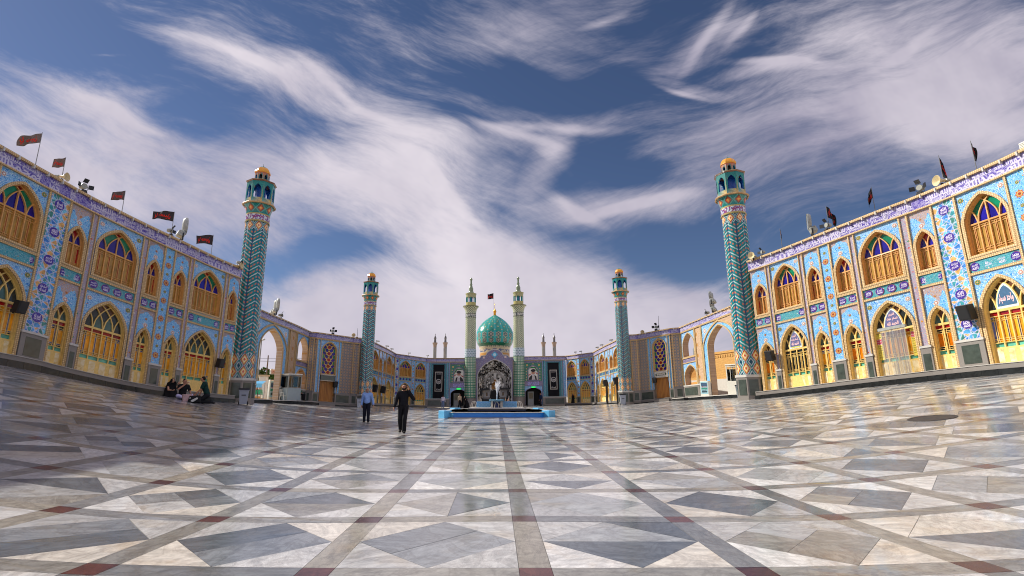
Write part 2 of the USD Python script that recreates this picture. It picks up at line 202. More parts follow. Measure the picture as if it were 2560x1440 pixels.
class M:
    """Collects geometry that becomes one mesh."""
    def __init__(s): s.v, s.f, s.uv, s.c, s.n = [], [], [], [], 0
    def add(s, v, f, uv=None, c=None):
        v, f = np.asarray(v, float), np.asarray(f, int)
        if len(v) == 0 or len(f) == 0: return s
        if f.shape[1] == 4: f = np.vstack([f[:, [0, 1, 2]], f[:, [0, 2, 3]]])
        s.v.append(v); s.f.append(f + s.n); s.n += len(v)
        s.uv.append(np.zeros((len(v), 2)) if uv is None else np.asarray(uv, float)); s.c.append(np.broadcast_to(np.asarray((0.5, 0.5, 0.5) if c is None else c, float), (len(v), 3)))
        return s
    def tm(s, m, c=None, uv=None): return s.add(m.vertices, m.faces, uv, c)
    def box(s, c, size, rz=0.0, col=None, rx=0.0, ry=0.0, bevel=0.0):
        if bevel:
            h = np.array(size) / 2 - bevel
            pts = np.array([[i * h[0], j * h[1], k * h[2]] for i in (-1, 1) for j in (-1, 1) for k in (-1, 1)])
            m = trimesh.convex.convex_hull(np.vstack([pts + np.array(e) * bevel for e in ((1, 0, 0), (-1, 0, 0), (0, 1, 0), (0, -1, 0), (0, 0, 1), (0, 0, -1))]))
        else: m = trimesh.creation.box(size)
        for a, ax in ((rx, [1, 0, 0]), (ry, [0, 1, 0]), (rz, [0, 0, 1])):
            if a: m.apply_transform(trimesh.transformations.rotation_matrix(math.radians(a), ax))
        m.apply_translation(c); return s.tm(m, col, m.vertices[:, :2])
    def tube(s, pts, r, sides=6, col=None, caps=True):
        p = np.asarray(pts, float); r = np.broadcast_to(np.asarray(r, float), (len(p),))
        t = np.gradient(p, axis=0); t /= np.linalg.norm(t, axis=1, keepdims=True) + 1e-12
        a = np.cross(t, np.where(np.abs(t[:, 2:]) < 0.9, [0, 0, 1.0], [1.0, 0, 0])); a /= np.linalg.norm(a, axis=1, keepdims=True) + 1e-12
        b = np.cross(t, a); g = np.arange(sides) * 2 * np.pi / sides
        v = (p[:, None] + r[:, None, None] * (np.cos(g)[None, :, None] * a[:, None] + np.sin(g)[None, :, None] * b[:, None])).reshape(-1, 3)
        q = [[i * sides + j, i * sides + (j + 1) % sides, (i + 1) * sides + (j + 1) % sides, (i + 1) * sides + j] for i in range(len(p) - 1) for j in range(sides)]
        f = [[x[0], x[1], x[2]] for x in q] + [[x[0], x[2], x[3]] for x in q]
        if caps:
            e = (len(p) - 1) * sides; f += [[0, j + 1, j] for j in range(1, sides - 1)] + [[e, e + j, e + j + 1] for j in range(1, sides - 1)]
        return s.add(v, np.array(f)[:, ::-1], col and None, col)
    def lathe(s, prof, n=24, c=(0, 0, 0), col=None, phase=0.0, paint=None):
        prof = np.asarray(prof, float); g = np.linspace(0, 2 * np.pi, n + 1) + phase
        v = np.stack([prof[:, None, 0] * np.cos(g), prof[:, None, 0] * np.sin(g), np.broadcast_to(prof[:, None, 1], (len(prof), n + 1))], -1)
        uv = np.stack(np.broadcast_arrays(g[None, :] * max(prof[:, 0].max(), 0.1), prof[:, None, 1]), -1)
        i, j = np.meshgrid(np.arange(len(prof) - 1), np.arange(n), indexing='ij'); w = n + 1
        q = np.stack([i * w + j, i * w + j + 1, (i + 1) * w + j + 1, (i + 1) * w + j], -1).reshape(-1, 4)
        return s.add(v.reshape(-1, 3) + c, q, uv.reshape(-1, 2), col if paint is None else paint(g[None, :], prof[:, None, 1]).reshape(-1, 3))
    def build(s, name, material, parent=None, smooth=False, label=None, cat=None, group=None, kind=None):
        if not s.v: return None
        base = parent.path if parent else '/World'
        path = base + '/' + number(base, name)
        v, f, uv, c = np.vstack(s.v), np.vstack(s.f), np.vstack(s.uv), np.vstack(s.c)
        if parent is not None and parent.world: v = v - parent.loc
        if smooth:
            m = trimesh.Trimesh(v, f, process=False)
            if smooth is not True:                                   # split sharp edges, keeping colours
                nrm = m.face_normals; key = {}; nv = []; nf = np.zeros_like(f); src = []
                quant = np.round(v / 1e-5).astype(np.int64)
                _, inv = np.unique(quant, axis=0, return_inverse=True)
                acc = {}
                for fi, tri in enumerate(f):
                    for k in range(3): acc.setdefault(int(inv[tri[k]]), []).append(fi)
                cosang = math.cos(math.radians(smooth)); area = m.area_faces
                N = np.zeros((len(f), 3, 3))
                for fi, tri in enumerate(f):
                    for k in range(3):
                        g = acc[int(inv[tri[k]])]; d = nrm[g] @ nrm[fi]; w = (d > cosang)
                        N[fi, k] = (nrm[g] * (w * area[g])[:, None]).sum(0)
                v, uv, c = v[f].reshape(-1, 3), uv[f].reshape(-1, 2), c[f].reshape(-1, 3); nn = N.reshape(-1, 3); f = np.arange(len(v)).reshape(-1, 3)
            else:
                nn = np.zeros_like(v); fn = np.cross(v[f[:, 1]] - v[f[:, 0]], v[f[:, 2]] - v[f[:, 0]])
                quant = np.round(v / 1e-5).astype(np.int64); _, inv = np.unique(quant, axis=0, return_inverse=True); inv = inv.ravel()
                acc = np.zeros((inv.max() + 1, 3))
                for k in range(3): np.add.at(acc, inv[f[:, k]], fn)
                nn = acc[inv]
            nn = nn / np.maximum(np.linalg.norm(nn, axis=1, keepdims=True), 1e-12)
        assert len(uv) == len(v) == len(c), path
        me = UsdGeom.Mesh.Define(stage, path)
        me.CreatePointsAttr(Vt.Vec3fArray.FromNumpy(v.astype(np.float32))); me.CreateFaceVertexCountsAttr(Vt.IntArray.FromNumpy(np.full(len(f), 3, np.int32))); me.CreateFaceVertexIndicesAttr(Vt.IntArray.FromNumpy(f.astype(np.int32).ravel()))
        me.CreateSubdivisionSchemeAttr('none')
        if smooth: me.CreateNormalsAttr(Vt.Vec3fArray.FromNumpy(nn.astype(np.float32))); me.SetNormalsInterpolation('vertex')
        api = UsdGeom.PrimvarsAPI(me)
        api.CreatePrimvar('st', Sdf.ValueTypeNames.TexCoord2fArray, 'vertex').Set(Vt.Vec2fArray.FromNumpy(uv.astype(np.float32)))
        api.CreatePrimvar('tint', Sdf.ValueTypeNames.Color3fArray, 'vertex').Set(Vt.Vec3fArray.FromNumpy(np.ascontiguousarray(c, np.float32)))
        UsdShade.MaterialBindingAPI.Apply(me.GetPrim()).Bind(MATS[material])
        tag(me.GetPrim(), label, cat, group, kind)
        return Thing(path, parent.loc if parent is not None else (0, 0, 0), parent.world if parent is not None else False)

# ------------------------------------------------------------ the lie of the court
CTRL = [(-15.45, 30.6, .95), (-16.2, 28, 1.1), (-16.75, 25.6, 1.32), (-17.3, 23.9, 1.55), (-18.1, 22.1, 1.93), (-18.65, 20.8, 2.22), (-19.0, 19, 2.5), (-19.2, 16, 2.75), (-19.3, 10, 2.95), (-19.3, 3, 3.1), (-19.3, -8, 3.1),
        (14.6, 29.6, 1.1), (16, 27.3, 1.36), (17.1, 24.9, 1.62), (18.2, 22.4, 1.88), (19, 20.6, 2.04), (19.4, 18.8, 2.14), (19.6, 16, 2.3), (19.7, 10, 2.5), (19.7, 3, 2.6), (19.7, -8, 2.6),
        (-18.3, 36, .98), (-18.3, 41, .86), (-18.4, 49, .62), (-17.3, 48.8, .55), (-14.9, 50.8, .33), (-13.8, 52.5, .4), (-13.6, 57, .26), (-13.5, 66.6, .02), (-11.8, 69.4, -.08), (-10.2, 71.5, -.2), (-6, 71.8, -.2),
        (6, 71.6, .05), (10, 71.6, .1), (12.9, 67.9, .22), (13.3, 60.5, .42), (13.5, 55, .58), (14.5, 50.8, .63), (16.85, 48.9, .93), (18.1, 48.2, 1.0), (18.4, 39, 1.27), (18.5, 35.5, 1.36),
        (0, -8, 0), (0, 0, 0), (0, 6, 0), (0, 12, 0), (-3.4, 18.5, 0), (3, 18, 0), (-6.7, 26.3, 0), (0, 27, 0), (0, 35, 0), (0, 48, -.03), (0, 60, -.08), (4, 33, 0.05), (-4, 6, 0.02), (4, 6, 0.02)]
_c = np.array(CTRL); _rbf = RBFInterpolator(_c[:, :2] / 20, _c[:, 2], kernel='thin_plate_spline', smoothing=0.002)
def ground_z(x, y):
    x, y = np.broadcast_arrays(np.asarray(x, float), np.asarray(y, float))
    return _rbf(np.stack([x.ravel(), y.ravel()], 1) / 20).reshape(x.shape)
def on_ground(px, py):                    # where the line of sight through a photograph pixel meets the court floor
    d = view_dir(px, py); ts = np.linspace(2, 90, 1500); p = np.array([0, 0, CAM_H]) + ts[:, None] * d
    g = p[:, 2] - ground_z(p[:, 0], p[:, 1]); i = np.where((g[:-1] > 0) & (g[1:] <= 0))[0]
    i = i[0] if len(i) else len(ts) - 2
    k = g[i] / (g[i] - g[i + 1] + 1e-12); q = p[i] + k * (p[i + 1] - p[i]); return np.array([q[0], q[1], float(ground_z(q[0], q[1]))])

class Wall:
    """A wall that follows a line on plan: s metres along it, t up from its foot, d out towards the court."""
    def __init__(s, pts, H, k=None):
        p = np.array(pts, float); l = np.r_[0, np.cumsum(np.linalg.norm(np.diff(p[:, :2], axis=0), axis=1))]
        s.f = PchipInterpolator(l, p, axis=0) if len(p) > 2 else (lambda q, a=p[0], b=p[1], L=l[-1]: a + (np.asarray(q)[..., None] / L) * (b - a))
        s.L, s.H, s.k = l[-1], H, k or H / 8
        m = s.f(np.array(s.L / 2)); t = s._tan(np.array(s.L / 2)); n = np.array([-t[1], t[0]])
        s.sg = 1.0 if n @ (np.array([0, 38.0]) - m[:2]) > 0 else -1.0
        s.flip = s.sg > 0                 # (s, t, d) is then left-handed
        s.read = -s.sg                    # +1 where lettering runs along +s
    def _tan(s, q):
        a, b = s.f(np.clip(q - .02, 0, s.L)), s.f(np.clip(q + .02, 0, s.L)); t = (b - a)[..., :2]; return t / np.linalg.norm(t, axis=-1, keepdims=True)
    def at(s, q, t, d=0.0):
        q, t, d = np.broadcast_arrays(np.asarray(q, float), np.asarray(t, float), np.asarray(d, float))
        qc = np.clip(q, 0, s.L); P = s.f(qc); T = s._tan(qc); N = np.stack([-T[..., 1], T[..., 0]], -1) * s.sg
        xy = P[..., :2] + T * (q - qc)[..., None] + N * d[..., None]
        return np.concatenate([xy, (P[..., 2] + t)[..., None]], -1)
    def put(s, m, v, f, c=None):
        f = np.asarray(f); return m.add(s.at(v[:, 0], v[:, 1], v[:, 2]), f[:, ::-1] if s.flip else f, v[:, :2], c)
    def polys(s, p): return [g for g in getattr(p, 'geoms', [p]) if g.geom_type == 'Polygon' and g.area > 1e-5]
    def ext(s, m, poly, d0, d1, c=None, back=False, seg=None):
        for g in s.polys(poly):
            if seg: g = g.segmentize(seg)
            try: e = trimesh.creation.extrude_polygon(g, d1 - d0, engine='earcut')
            except Exception: continue
            v = np.array(e.vertices); f = np.array(e.faces)
            if not back: f = f[~(np.abs(v[f][:, :, 2]).max(1) < 1e-9)]
            v[:, 2] += d0; s.put(m, v, f, c)
        return m
    def flat(s, m, poly, d, c=None):
        for g in s.polys(poly):
            v, f = trimesh.creation.triangulate_polygon(g, engine='earcut'); v = np.column_stack([v, np.full(len(v), d)])
            f = np.array(f); a = v[f]; cr = np.cross(a[:, 1] - a[:, 0], a[:, 2] - a[:, 0])[:, 2]; f = np.where((cr < 0)[:, None], f[:, ::-1], f)
            s.put(m, v, f, c)
        return m
    def box(s, m, s0, s1, t0, t1, d0, d1, c=None, step=0.8):
        n = max(1, int(math.ceil((s1 - s0) / step))); q = np.linspace(s0, s1, n + 1); v = []; f = []
        for x in q: v += [(x, t0, d0), (x, t1, d0), (x, t1, d1), (x, t0, d1)]
        for i in range(n):
            a, b = 4 * i, 4 * i + 4
            for j in range(4): f.append([a + j, a + (j + 1) % 4, b + (j + 1) % 4, b + j])
        f += [[3, 2, 1, 0], [4 * n, 4 * n + 1, 4 * n + 2, 4 * n + 3]]
        v = np.array(v); f = np.array(f)[:, ::-1]; f = np.vstack([f[:, [0, 1, 2]], f[:, [0, 2, 3]]])
        # uv that follows the visible faces
        P = s.at(v[:, 0], v[:, 1], v[:, 2]); uv = np.column_stack([v[:, 0] + v[:, 2], v[:, 1] + v[:, 2] * .3])
        return m.add(P, f[:, ::-1] if not s.flip else f, uv, c) if False else m.add(P, f if not s.flip else f[:, ::-1], uv, c)
    def grid(s, m, s0, s1, t0, t1, d, res, paint):
        ns, nt = max(2, int((s1 - s0) / res) + 1), max(2, int((t1 - t0) / res) + 1); S, T = np.meshgrid(np.linspace(s0, s1, ns), np.linspace(t0, t1, nt), indexing='ij')
        col = paint(S - (s0 + s1) / 2, T - t0).reshape(-1, 3); i, j = np.meshgrid(np.arange(ns - 1), np.arange(nt - 1), indexing='ij'); a = (i * nt + j).ravel()
        f = np.vstack([np.column_stack([a, a + nt, a + nt + 1]), np.column_stack([a, a + nt + 1, a + 1])]); s.put(m, np.column_stack([S.ravel(), T.ravel(), np.full(S.size, d)]), f, col)
    def write(s, m, key, sc, tc, w, d, c=None, h=None):
        v, f, ww, hh = WORDS[key]; sy = w if h is None else h / hh
        q = np.column_stack([sc + (v[:, 0] - ww / 2) * w * s.read, tc + (v[:, 1] - hh / 2) * sy, np.full(len(v), d)])
        s.put(m, q, f if s.read > 0 else f[:, ::-1], c)
import json
GLYPHS = json.loads('''{"yahusayn":[[[[941,23],[944,38],[955,47],[971,45],[980,34],[977,18],[966,9],[946,14]]],[[[828,117],[824,275],[865,275],[869,143],[871,123],[881,111],[918,111],[930,118],[932,143],[921,194],[959,205],[973,149],[973,117],[964,93],[955,84],[928,72],[871,70],[837,86]]],[[[894,23],[896,38],[907,47],[923,45],[932,34],[930,18],[919,9],[898,14]]],[[[16,65],[20,115],[29,138],[36,138],[65,126],[56,80],[68,57],[83,50],[124,54],[140,82],[140,110],[129,158],[165,169],[169,167],[176,132],[193,111],[225,111],[234,118],[246,167],[287,163],[282,130],[285,120],[299,111],[328,111],[338,120],[348,165],[386,158],[384,119],[392,111],[412,111],[420,116],[431,167],[470,163],[467,116],[475,111],[498,111],[508,128],[503,183],[530,187],[544,183],[549,134],[556,118],[565,111],[620,113],[677,136],[674,142],[640,151],[596,149],[589,190],[605,194],[650,192],[705,165],[729,163],[734,133],[731,124],[712,119],[655,84],[600,70],[555,72],[530,95],[515,77],[499,70],[465,72],[446,88],[433,74],[420,70],[381,72],[364,88],[352,77],[332,70],[287,72],[271,79],[263,90],[251,79],[223,70],[196,70],[182,77],[172,47],[156,27],[113,9],[79,9],[45,20],[27,36]]],[[[262,23],[266,43],[275,47],[291,45],[300,34],[298,18],[287,9],[273,9]]],[[[214,23],[219,43],[228,47],[244,45],[253,34],[251,18],[239,9],[219,14]]],[[[79,205],[79,217],[90,230],[108,230],[120,217],[117,201],[106,192],[88,194]]]],"wahid":[[[[889,10],[883,41],[919,49],[939,64],[916,64],[895,78],[889,92],[889,113],[898,139],[924,160],[947,160],[959,154],[971,141],[980,113],[980,74],[973,53],[949,27],[912,12]],[[922,114],[929,96],[947,98],[945,115],[937,127],[926,122]]],[[[826,68],[822,238],[857,238],[863,63],[828,63]]],[[[551,68],[561,102],[579,96],[607,100],[607,122],[582,170],[611,187],[619,184],[631,164],[649,114],[663,96],[706,98],[756,118],[753,123],[724,131],[686,129],[680,162],[684,166],[732,166],[780,143],[801,141],[803,107],[790,105],[756,82],[721,66],[658,61],[632,74],[615,63],[578,61]]],[[[125,88],[119,238],[154,238],[158,124],[160,106],[169,96],[192,96],[201,102],[211,145],[246,141],[242,112],[244,104],[257,96],[287,98],[299,143],[332,139],[330,103],[337,96],[359,98],[371,145],[404,141],[402,100],[409,96],[429,96],[437,106],[438,122],[426,166],[453,176],[461,176],[471,141],[473,98],[469,86],[453,68],[432,61],[402,63],[386,78],[373,64],[359,61],[328,63],[314,75],[293,63],[254,61],[232,68],[225,78],[201,63],[150,63],[135,70]]],[[[225,20],[229,37],[236,41],[250,39],[258,29],[256,16],[246,8],[234,8]]],[[[184,20],[188,37],[195,41],[209,39],[217,29],[215,16],[205,8],[188,12]]],[[[8,39],[33,53],[47,67],[55,85],[53,109],[39,141],[72,154],[90,111],[90,78],[82,55],[59,27],[27,10],[21,10]]]],"allah":[[[[835,44],[824,522],[923,522],[940,27],[841,27]]],[[[38,170],[49,264],[99,324],[213,374],[220,429],[319,429],[330,150],[354,121],[427,127],[440,174],[429,522],[527,522],[544,151],[568,121],[630,121],[648,141],[637,522],[742,522],[753,126],[731,66],[698,38],[637,22],[566,22],[492,62],[440,27],[341,22],[280,44],[245,82],[143,77],[104,88],[60,121]],[[143,198],[173,170],[224,171],[224,274],[171,257],[143,229]]]],"muh":[[[[24,35],[42,94],[76,84],[126,92],[126,132],[80,217],[133,248],[147,241],[168,206],[199,117],[225,84],[255,85],[311,175],[360,206],[388,206],[416,192],[462,106],[484,84],[579,91],[650,124],[646,133],[593,147],[524,143],[517,206],[538,213],[622,206],[694,168],[731,164],[738,108],[712,96],[729,84],[768,84],[825,178],[860,203],[920,196],[948,168],[965,122],[965,80],[955,52],[941,35],[909,21],[860,24],[817,46],[787,24],[731,21],[689,38],[666,70],[608,38],[531,21],[476,21],[439,39],[413,17],[374,14],[339,28],[310,57],[283,31],[255,21],[203,24],[173,45],[126,21],[73,21]],[[846,98],[869,84],[897,84],[906,93],[902,125],[891,140],[872,143]],[[343,105],[372,77],[394,77],[402,85],[376,143],[361,143],[347,129]]]],"hmd":[[[[935,22],[930,211],[969,211],[976,15],[937,15]]],[[[386,22],[397,59],[417,52],[449,57],[449,82],[420,135],[453,155],[462,150],[475,129],[495,73],[511,52],[529,53],[564,109],[595,129],[612,129],[630,120],[658,66],[672,52],[731,57],[775,77],[773,83],[740,91],[697,89],[693,129],[706,133],[758,129],[803,105],[826,102],[830,68],[815,63],[815,57],[825,52],[853,52],[861,60],[856,211],[898,211],[902,54],[893,31],[880,20],[856,13],[817,15],[800,24],[785,44],[749,24],[702,13],[667,13],[644,25],[627,11],[603,9],[582,17],[563,35],[547,20],[529,13],[497,15],[478,28],[449,13],[416,13]],[[584,65],[602,48],[616,48],[621,53],[605,89],[595,89],[586,80]]],[[[15,72],[20,109],[39,133],[84,153],[87,174],[126,174],[131,64],[140,52],[169,55],[174,73],[170,211],[209,211],[216,64],[225,52],[250,52],[257,60],[253,211],[294,211],[298,54],[290,31],[277,20],[253,13],[224,13],[195,29],[174,15],[135,13],[111,22],[97,37],[57,35],[41,39],[24,52]],[[57,83],[68,72],[89,72],[89,113],[68,106],[57,95]]]],"rahman":[[[[952,88],[949,226],[978,226],[982,83],[954,83]]],[[[593,104],[589,226],[617,226],[620,133],[622,119],[629,110],[645,110],[651,116],[649,226],[678,226],[681,128],[683,119],[690,110],[708,110],[714,117],[721,148],[729,148],[748,144],[748,112],[767,110],[775,120],[780,150],[786,150],[807,147],[804,117],[807,112],[827,110],[834,122],[831,161],[858,164],[861,135],[868,115],[875,110],[892,110],[898,116],[895,226],[925,226],[927,104],[917,89],[895,81],[868,83],[849,99],[839,86],[828,81],[804,83],[790,94],[781,85],[772,81],[745,83],[733,94],[724,86],[710,81],[683,83],[668,93],[646,81],[614,83],[601,89]]],[[[477,56],[478,86],[491,107],[512,116],[541,117],[537,133],[531,140],[521,142],[507,129],[502,129],[485,140],[490,152],[501,163],[515,169],[539,169],[553,161],[561,152],[569,129],[566,94],[563,86],[522,91],[511,86],[506,79],[504,55],[514,14],[486,8]]],[[[13,115],[16,148],[19,158],[27,159],[45,155],[42,125],[50,114],[60,109],[117,107],[132,112],[142,129],[137,226],[166,226],[169,149],[174,117],[181,110],[204,112],[212,127],[215,150],[226,150],[244,147],[241,124],[248,112],[274,110],[279,115],[281,125],[278,226],[306,226],[309,128],[313,115],[318,110],[349,110],[338,132],[338,150],[343,163],[359,177],[396,180],[402,179],[397,152],[379,153],[372,150],[367,136],[373,123],[384,116],[410,126],[418,101],[378,86],[346,81],[317,81],[296,93],[281,83],[250,81],[233,88],[226,96],[218,88],[199,81],[172,83],[159,95],[145,85],[123,78],[65,78],[27,91],[19,99]]],[[[226,48],[230,62],[236,65],[247,64],[254,56],[252,45],[244,38],[234,38]]],[[[193,48],[196,62],[203,65],[214,64],[220,56],[218,45],[211,38],[196,41]]],[[[75,124],[70,145],[91,152],[78,171],[81,187],[93,196],[107,201],[115,183],[104,178],[100,172],[113,155],[112,140],[99,131]]]],"karim":[[[[902,180],[895,464],[954,464],[964,170],[905,170]]],[[[422,78],[399,134],[437,151],[467,181],[477,234],[451,301],[500,324],[507,324],[533,253],[550,229],[639,225],[646,233],[640,267],[582,333],[585,373],[627,408],[712,454],[719,454],[742,405],[654,359],[647,348],[690,297],[729,229],[787,229],[784,464],[846,464],[853,229],[830,183],[784,167],[722,170],[691,190],[641,167],[556,167],[531,180],[520,150],[493,118],[428,78]]],[[[340,98],[343,121],[359,134],[382,131],[395,114],[392,92],[376,78],[346,85]]],[[[20,137],[20,190],[29,232],[52,275],[92,314],[150,340],[186,337],[203,320],[232,249],[249,229],[306,226],[327,247],[310,346],[366,363],[386,281],[386,235],[373,199],[350,180],[297,167],[248,167],[211,186],[190,163],[150,160],[114,173],[83,203],[75,139],[98,29],[49,13],[36,42]],[[115,257],[152,219],[180,223],[173,254],[156,281],[131,274]]],[[[271,98],[275,121],[291,134],[314,131],[327,114],[324,92],[307,78],[278,85]]]]}''')
WORDS = {}
for _k, _g in GLYPHS.items():
    m_ = M()
    for rings in _g:
        p = Polygon(rings[0], rings[1:]).buffer(0)
        for q in getattr(p, 'geoms', [p]):
            v, f = trimesh.creation.triangulate_polygon(q, engine='earcut'); f = np.array(f); a = v[f]; cr = (a[:, 1, 0] - a[:, 0, 0]) * (a[:, 2, 1] - a[:, 0, 1]) - (a[:, 1, 1] - a[:, 0, 1]) * (a[:, 2, 0] - a[:, 0, 0])
            m_.add(np.column_stack([v, np.zeros(len(v))]) / 1000, np.where((cr < 0)[:, None], f[:, ::-1], f))
    v = np.vstack(m_.v)[:, :2]; v = v - v.min(0); WORDS[_k] = (v, np.vstack(m_.f), v[:, 0].max(), v[:, 1].max())
WK = ['allah', 'muh', 'hmd', 'rahman', 'karim']

# ------------------------------------------------------------ ground and paving
def inside_court():
    q = [(x, y) for x, y, z in CTRL[:11]][::-1] + [(-15.6, 32.5), (-18.3, 33), (-18.3, 41), (-18.4, 49), (-17.3, 48.9), (-14.9, 50.9), (-13.2, 51), (-13.8, 53), (-13.6, 57), (-13.5, 66.8), (-11.8, 69.5), (-10.2, 71.7), (-3, 71.9), (-2.4, 75), (2.2, 75), (2.8, 71.8), (10, 71.8),
         (12.9, 68), (13.3, 60.5), (13.5, 55), (12.6, 50.8), (14.5, 50.9), (16.85, 48.9), (18.1, 48.3), (18.4, 39), (18.5, 33), (15, 32), (14.6, 29.6)] + [(x, y) for x, y, z in CTRL[12:21]]
    return Polygon(q).buffer(0)
COURT = inside_court()
def build_ground():
    ring = COURT.exterior.segmentize(1.5); P = np.array(ring.coords)[:-1]
    if Polygon(P).exterior.is_ccw is False: P = P[::-1]
    z0 = ground_z(P[:, 0], P[:, 1]); c = np.array([0, 32.0]); m = M(); loops = [np.column_stack([P, z0 - .05])]
    for far, z in ((1.12, None), (1.6, .75), (4, .6), (30, .4), (160, 0.0)):
        q = c + (P - c) * far; loops.append(np.column_stack([q, np.where(z is None, np.clip(z0, .5, 1.15), z if z is not None else 0)]))
    n = len(P); v = np.vstack(loops); f = [[k * n + i, (k + 1) * n + i, (k + 1) * n + (i + 1) % n, k * n + (i + 1) % n] for k in range(len(loops) - 1) for i in range(n)]
    m.add(v, f); m.build('ground', 'dust', kind='structure', label='pale dusty ground and forecourt outside the gates')
plain('dust', C(214, 204, 188), 0.85, var=0.12, scale=0.6)
build_ground()

def build_paving():
    pave = thing('courtyard_pavement', 'polished marble courtyard floor of grey diamonds, white triangles and dark bands', None, kind='structure', world=True)
    G, SW, X0, Y0 = 1.66, 0.25, 0.30, 5.72
    tiles = []                                            # (polygon, tone, grain)
    R = np.random.default_rng(3)
    white = [C(212, 210, 208), C(202, 200, 199), C(192, 190, 189), C(204, 197, 188), C(182, 181, 181), C(174, 174, 176)]; grey = [C(130, 133, 138), C(114, 117, 123), C(146, 148, 151), C(100, 104, 110), C(150, 146, 140), C(160, 160, 160)]
    strip = [C(140, 137, 132), C(128, 128, 129), C(146, 140, 130), C(116, 117, 119)]; red = [C(88, 50, 45), C(78, 44, 41), C(98, 60, 52)]
    pick = lambda L: K(L[R.integers(len(L))], R.uniform(.86, 1.12))
    from shapely.prepared import prep
    pc = prep(COURT)
    for i in range(-13, 13):
        for j in range(-8, 42):
            x, y = X0 + i * G, Y0 + j * G
            if not pc.intersects(rect(x - SW, y - SW, x + G, y + G)): continue
            h = SW / 2; a, b, c, d = x + h, x + G - h, y + h, y + G - h; mx, my = (a + b) / 2, (c + d) / 2
            tiles.append((rect(x - h, y - h, x + h, y + h), pick(red), 2))
            tiles.append((rect(a, y - h, b, y + h), pick(strip), 0)); tiles.append((rect(x - h, c, x + h, d), pick(strip), 1))
            for t in (((a, c), (mx, c), (a, my)), ((mx, c), (b, c), (b, my)), ((b, my), (b, d), (mx, d)), ((mx, d), (a, d), (a, my))):
                tiles.append((Polygon(t), pick(white) if R.random() > .12 else pick(grey[2:]), 2))
            if R.random() < .5: sp = [((mx, c), (b, my), (mx, d)), ((mx, c), (mx, d), (a, my))] if R.random() < .5 else [((a, my), (mx, c), (b, my)), ((a, my), (b, my), (mx, d))]
            else:
                e = [((a + mx) / 2, (c + my) / 2), ((mx + b) / 2, (c + my) / 2), ((mx + b) / 2, (d + my) / 2), ((a + mx) / 2, (d + my) / 2)]
                sp = [((a, my), e[0], e[2], (mx, d)), (e[0], (mx, c), (b, my), e[2])] if R.random() < .6 else [((a, my), e[0], (mx, my), e[3]), (e[0], (mx, c), e[1], (mx, my)), (e[1], (b, my), e[2], (mx, my)), (e[3], (mx, my), e[2], (mx, d))]
            base = pick(grey)
            for t in sp: tiles.append((Polygon(t), K(base, R.uniform(.85, 1.18)) if R.random() < .6 else (pick(grey) if R.random() < .75 else pick(white[3:])), 2))
    done = []
    for p, tone, g in tiles:
        if not pc.contains(p): p = p.intersection(COURT)
        for q in getattr(p, 'geoms', [p]):
            if q.geom_type == 'Polygon' and q.area > .002: done.append((q, tone, g))
    # largest in view first
    def weight(q):
        x, y = q.centroid.x, q.centroid.y
        return 0 if y < 2.2 or abs(x + .05) / max(y, .1) > 1.12 else q.area / max(y, 2.5) ** 3
    order = np.argsort([-weight(q[0]) for q in done])
    chains = []; allv = []; at = 0
    for q, tone, g in done:
        q = q.buffer(-.0022, join_style='mitre')
        if q.is_empty or q.geom_type != 'Polygon': chains.append(None); continue
        if max(q.bounds[2] - q.bounds[0], q.bounds[3] - q.bounds[1]) > .9: q = q.segmentize(.75)
        P = np.array(q.exterior.coords)[:-1]
        if not q.exterior.is_ccw: P = P[::-1]
        v, f = trimesh.creation.triangulate_polygon(Polygon(P), engine='earcut'); chains.append((P, np.array(v), np.array(f), at, tone, g)); allv.append(P); allv.append(np.array(v)); at += len(P) + len(v)
    Z = ground_z(*np.vstack(allv).T)
    rest = M()
    for rank, idx in enumerate(order):
        ch = chains[idx]
        if ch is None: continue
        P, v, f, a, tone, g = ch; n = len(P); up = R.uniform(.004, .0062)
        zp, zv = Z[a:a + n], Z[a + n:a + n + len(v)]
        tri = v[f]; cr = (tri[:, 1, 0] - tri[:, 0, 0]) * (tri[:, 2, 1] - tri[:, 0, 1]) - (tri[:, 1, 1] - tri[:, 0, 1]) * (tri[:, 2, 0] - tri[:, 0, 0]); f = np.where((cr < 0)[:, None], f[:, ::-1], f)
        V = np.vstack([np.column_stack([v, zv + up]), np.column_stack([P, zp + up]), np.column_stack([P, zp - .004])]); o = len(v)
        side = np.array([[o + k, o + n + k, o + n + (k + 1) % n, o + (k + 1) % n] for k in range(n)]); F = np.vstack([f, side[:, [0, 1, 2]], side[:, [0, 2, 3]]])
        ang = {0: 0.1, 1: 1.5, 2: R.uniform(0, 6.28)}[g] + R.uniform(-.15, .15); off = R.uniform(-60, 60, 2); co, si = math.cos(ang), math.sin(ang); xy = V[:, :2]
        uv = np.column_stack([xy[:, 0] * co + xy[:, 1] * si, -xy[:, 0] * si + xy[:, 1] * co]) + off
        if rank < 300: M().add(V, F, uv, tone).build('paving_tile', 'paving_stone', pave)
        else: rest.add(V, F, uv, tone)
    rest.build('far_paving_tiles', 'paving_stone', pave, kind='stuff')
    bed = M(); q = COURT.buffer(.4); g = 1.0; xs, ys = np.arange(-21, 21, g), np.arange(-9, 78, g); X, Y = np.meshgrid(xs, ys, indexing='ij'); z = ground_z(X, Y) - .006; w = len(ys); f = []
    for i in range(len(xs) - 1):
        for j in range(len(ys) - 1):
            if q.intersects(rect(xs[i], ys[j], xs[i + 1], ys[j + 1])): f.append([i * w + j, (i + 1) * w + j, (i + 1) * w + j + 1, i * w + j + 1])
    bed.add(np.column_stack([X.ravel(), Y.ravel(), z.ravel()]), f); bed.build('mortar_bed', 'granite', pave)
build_paving()

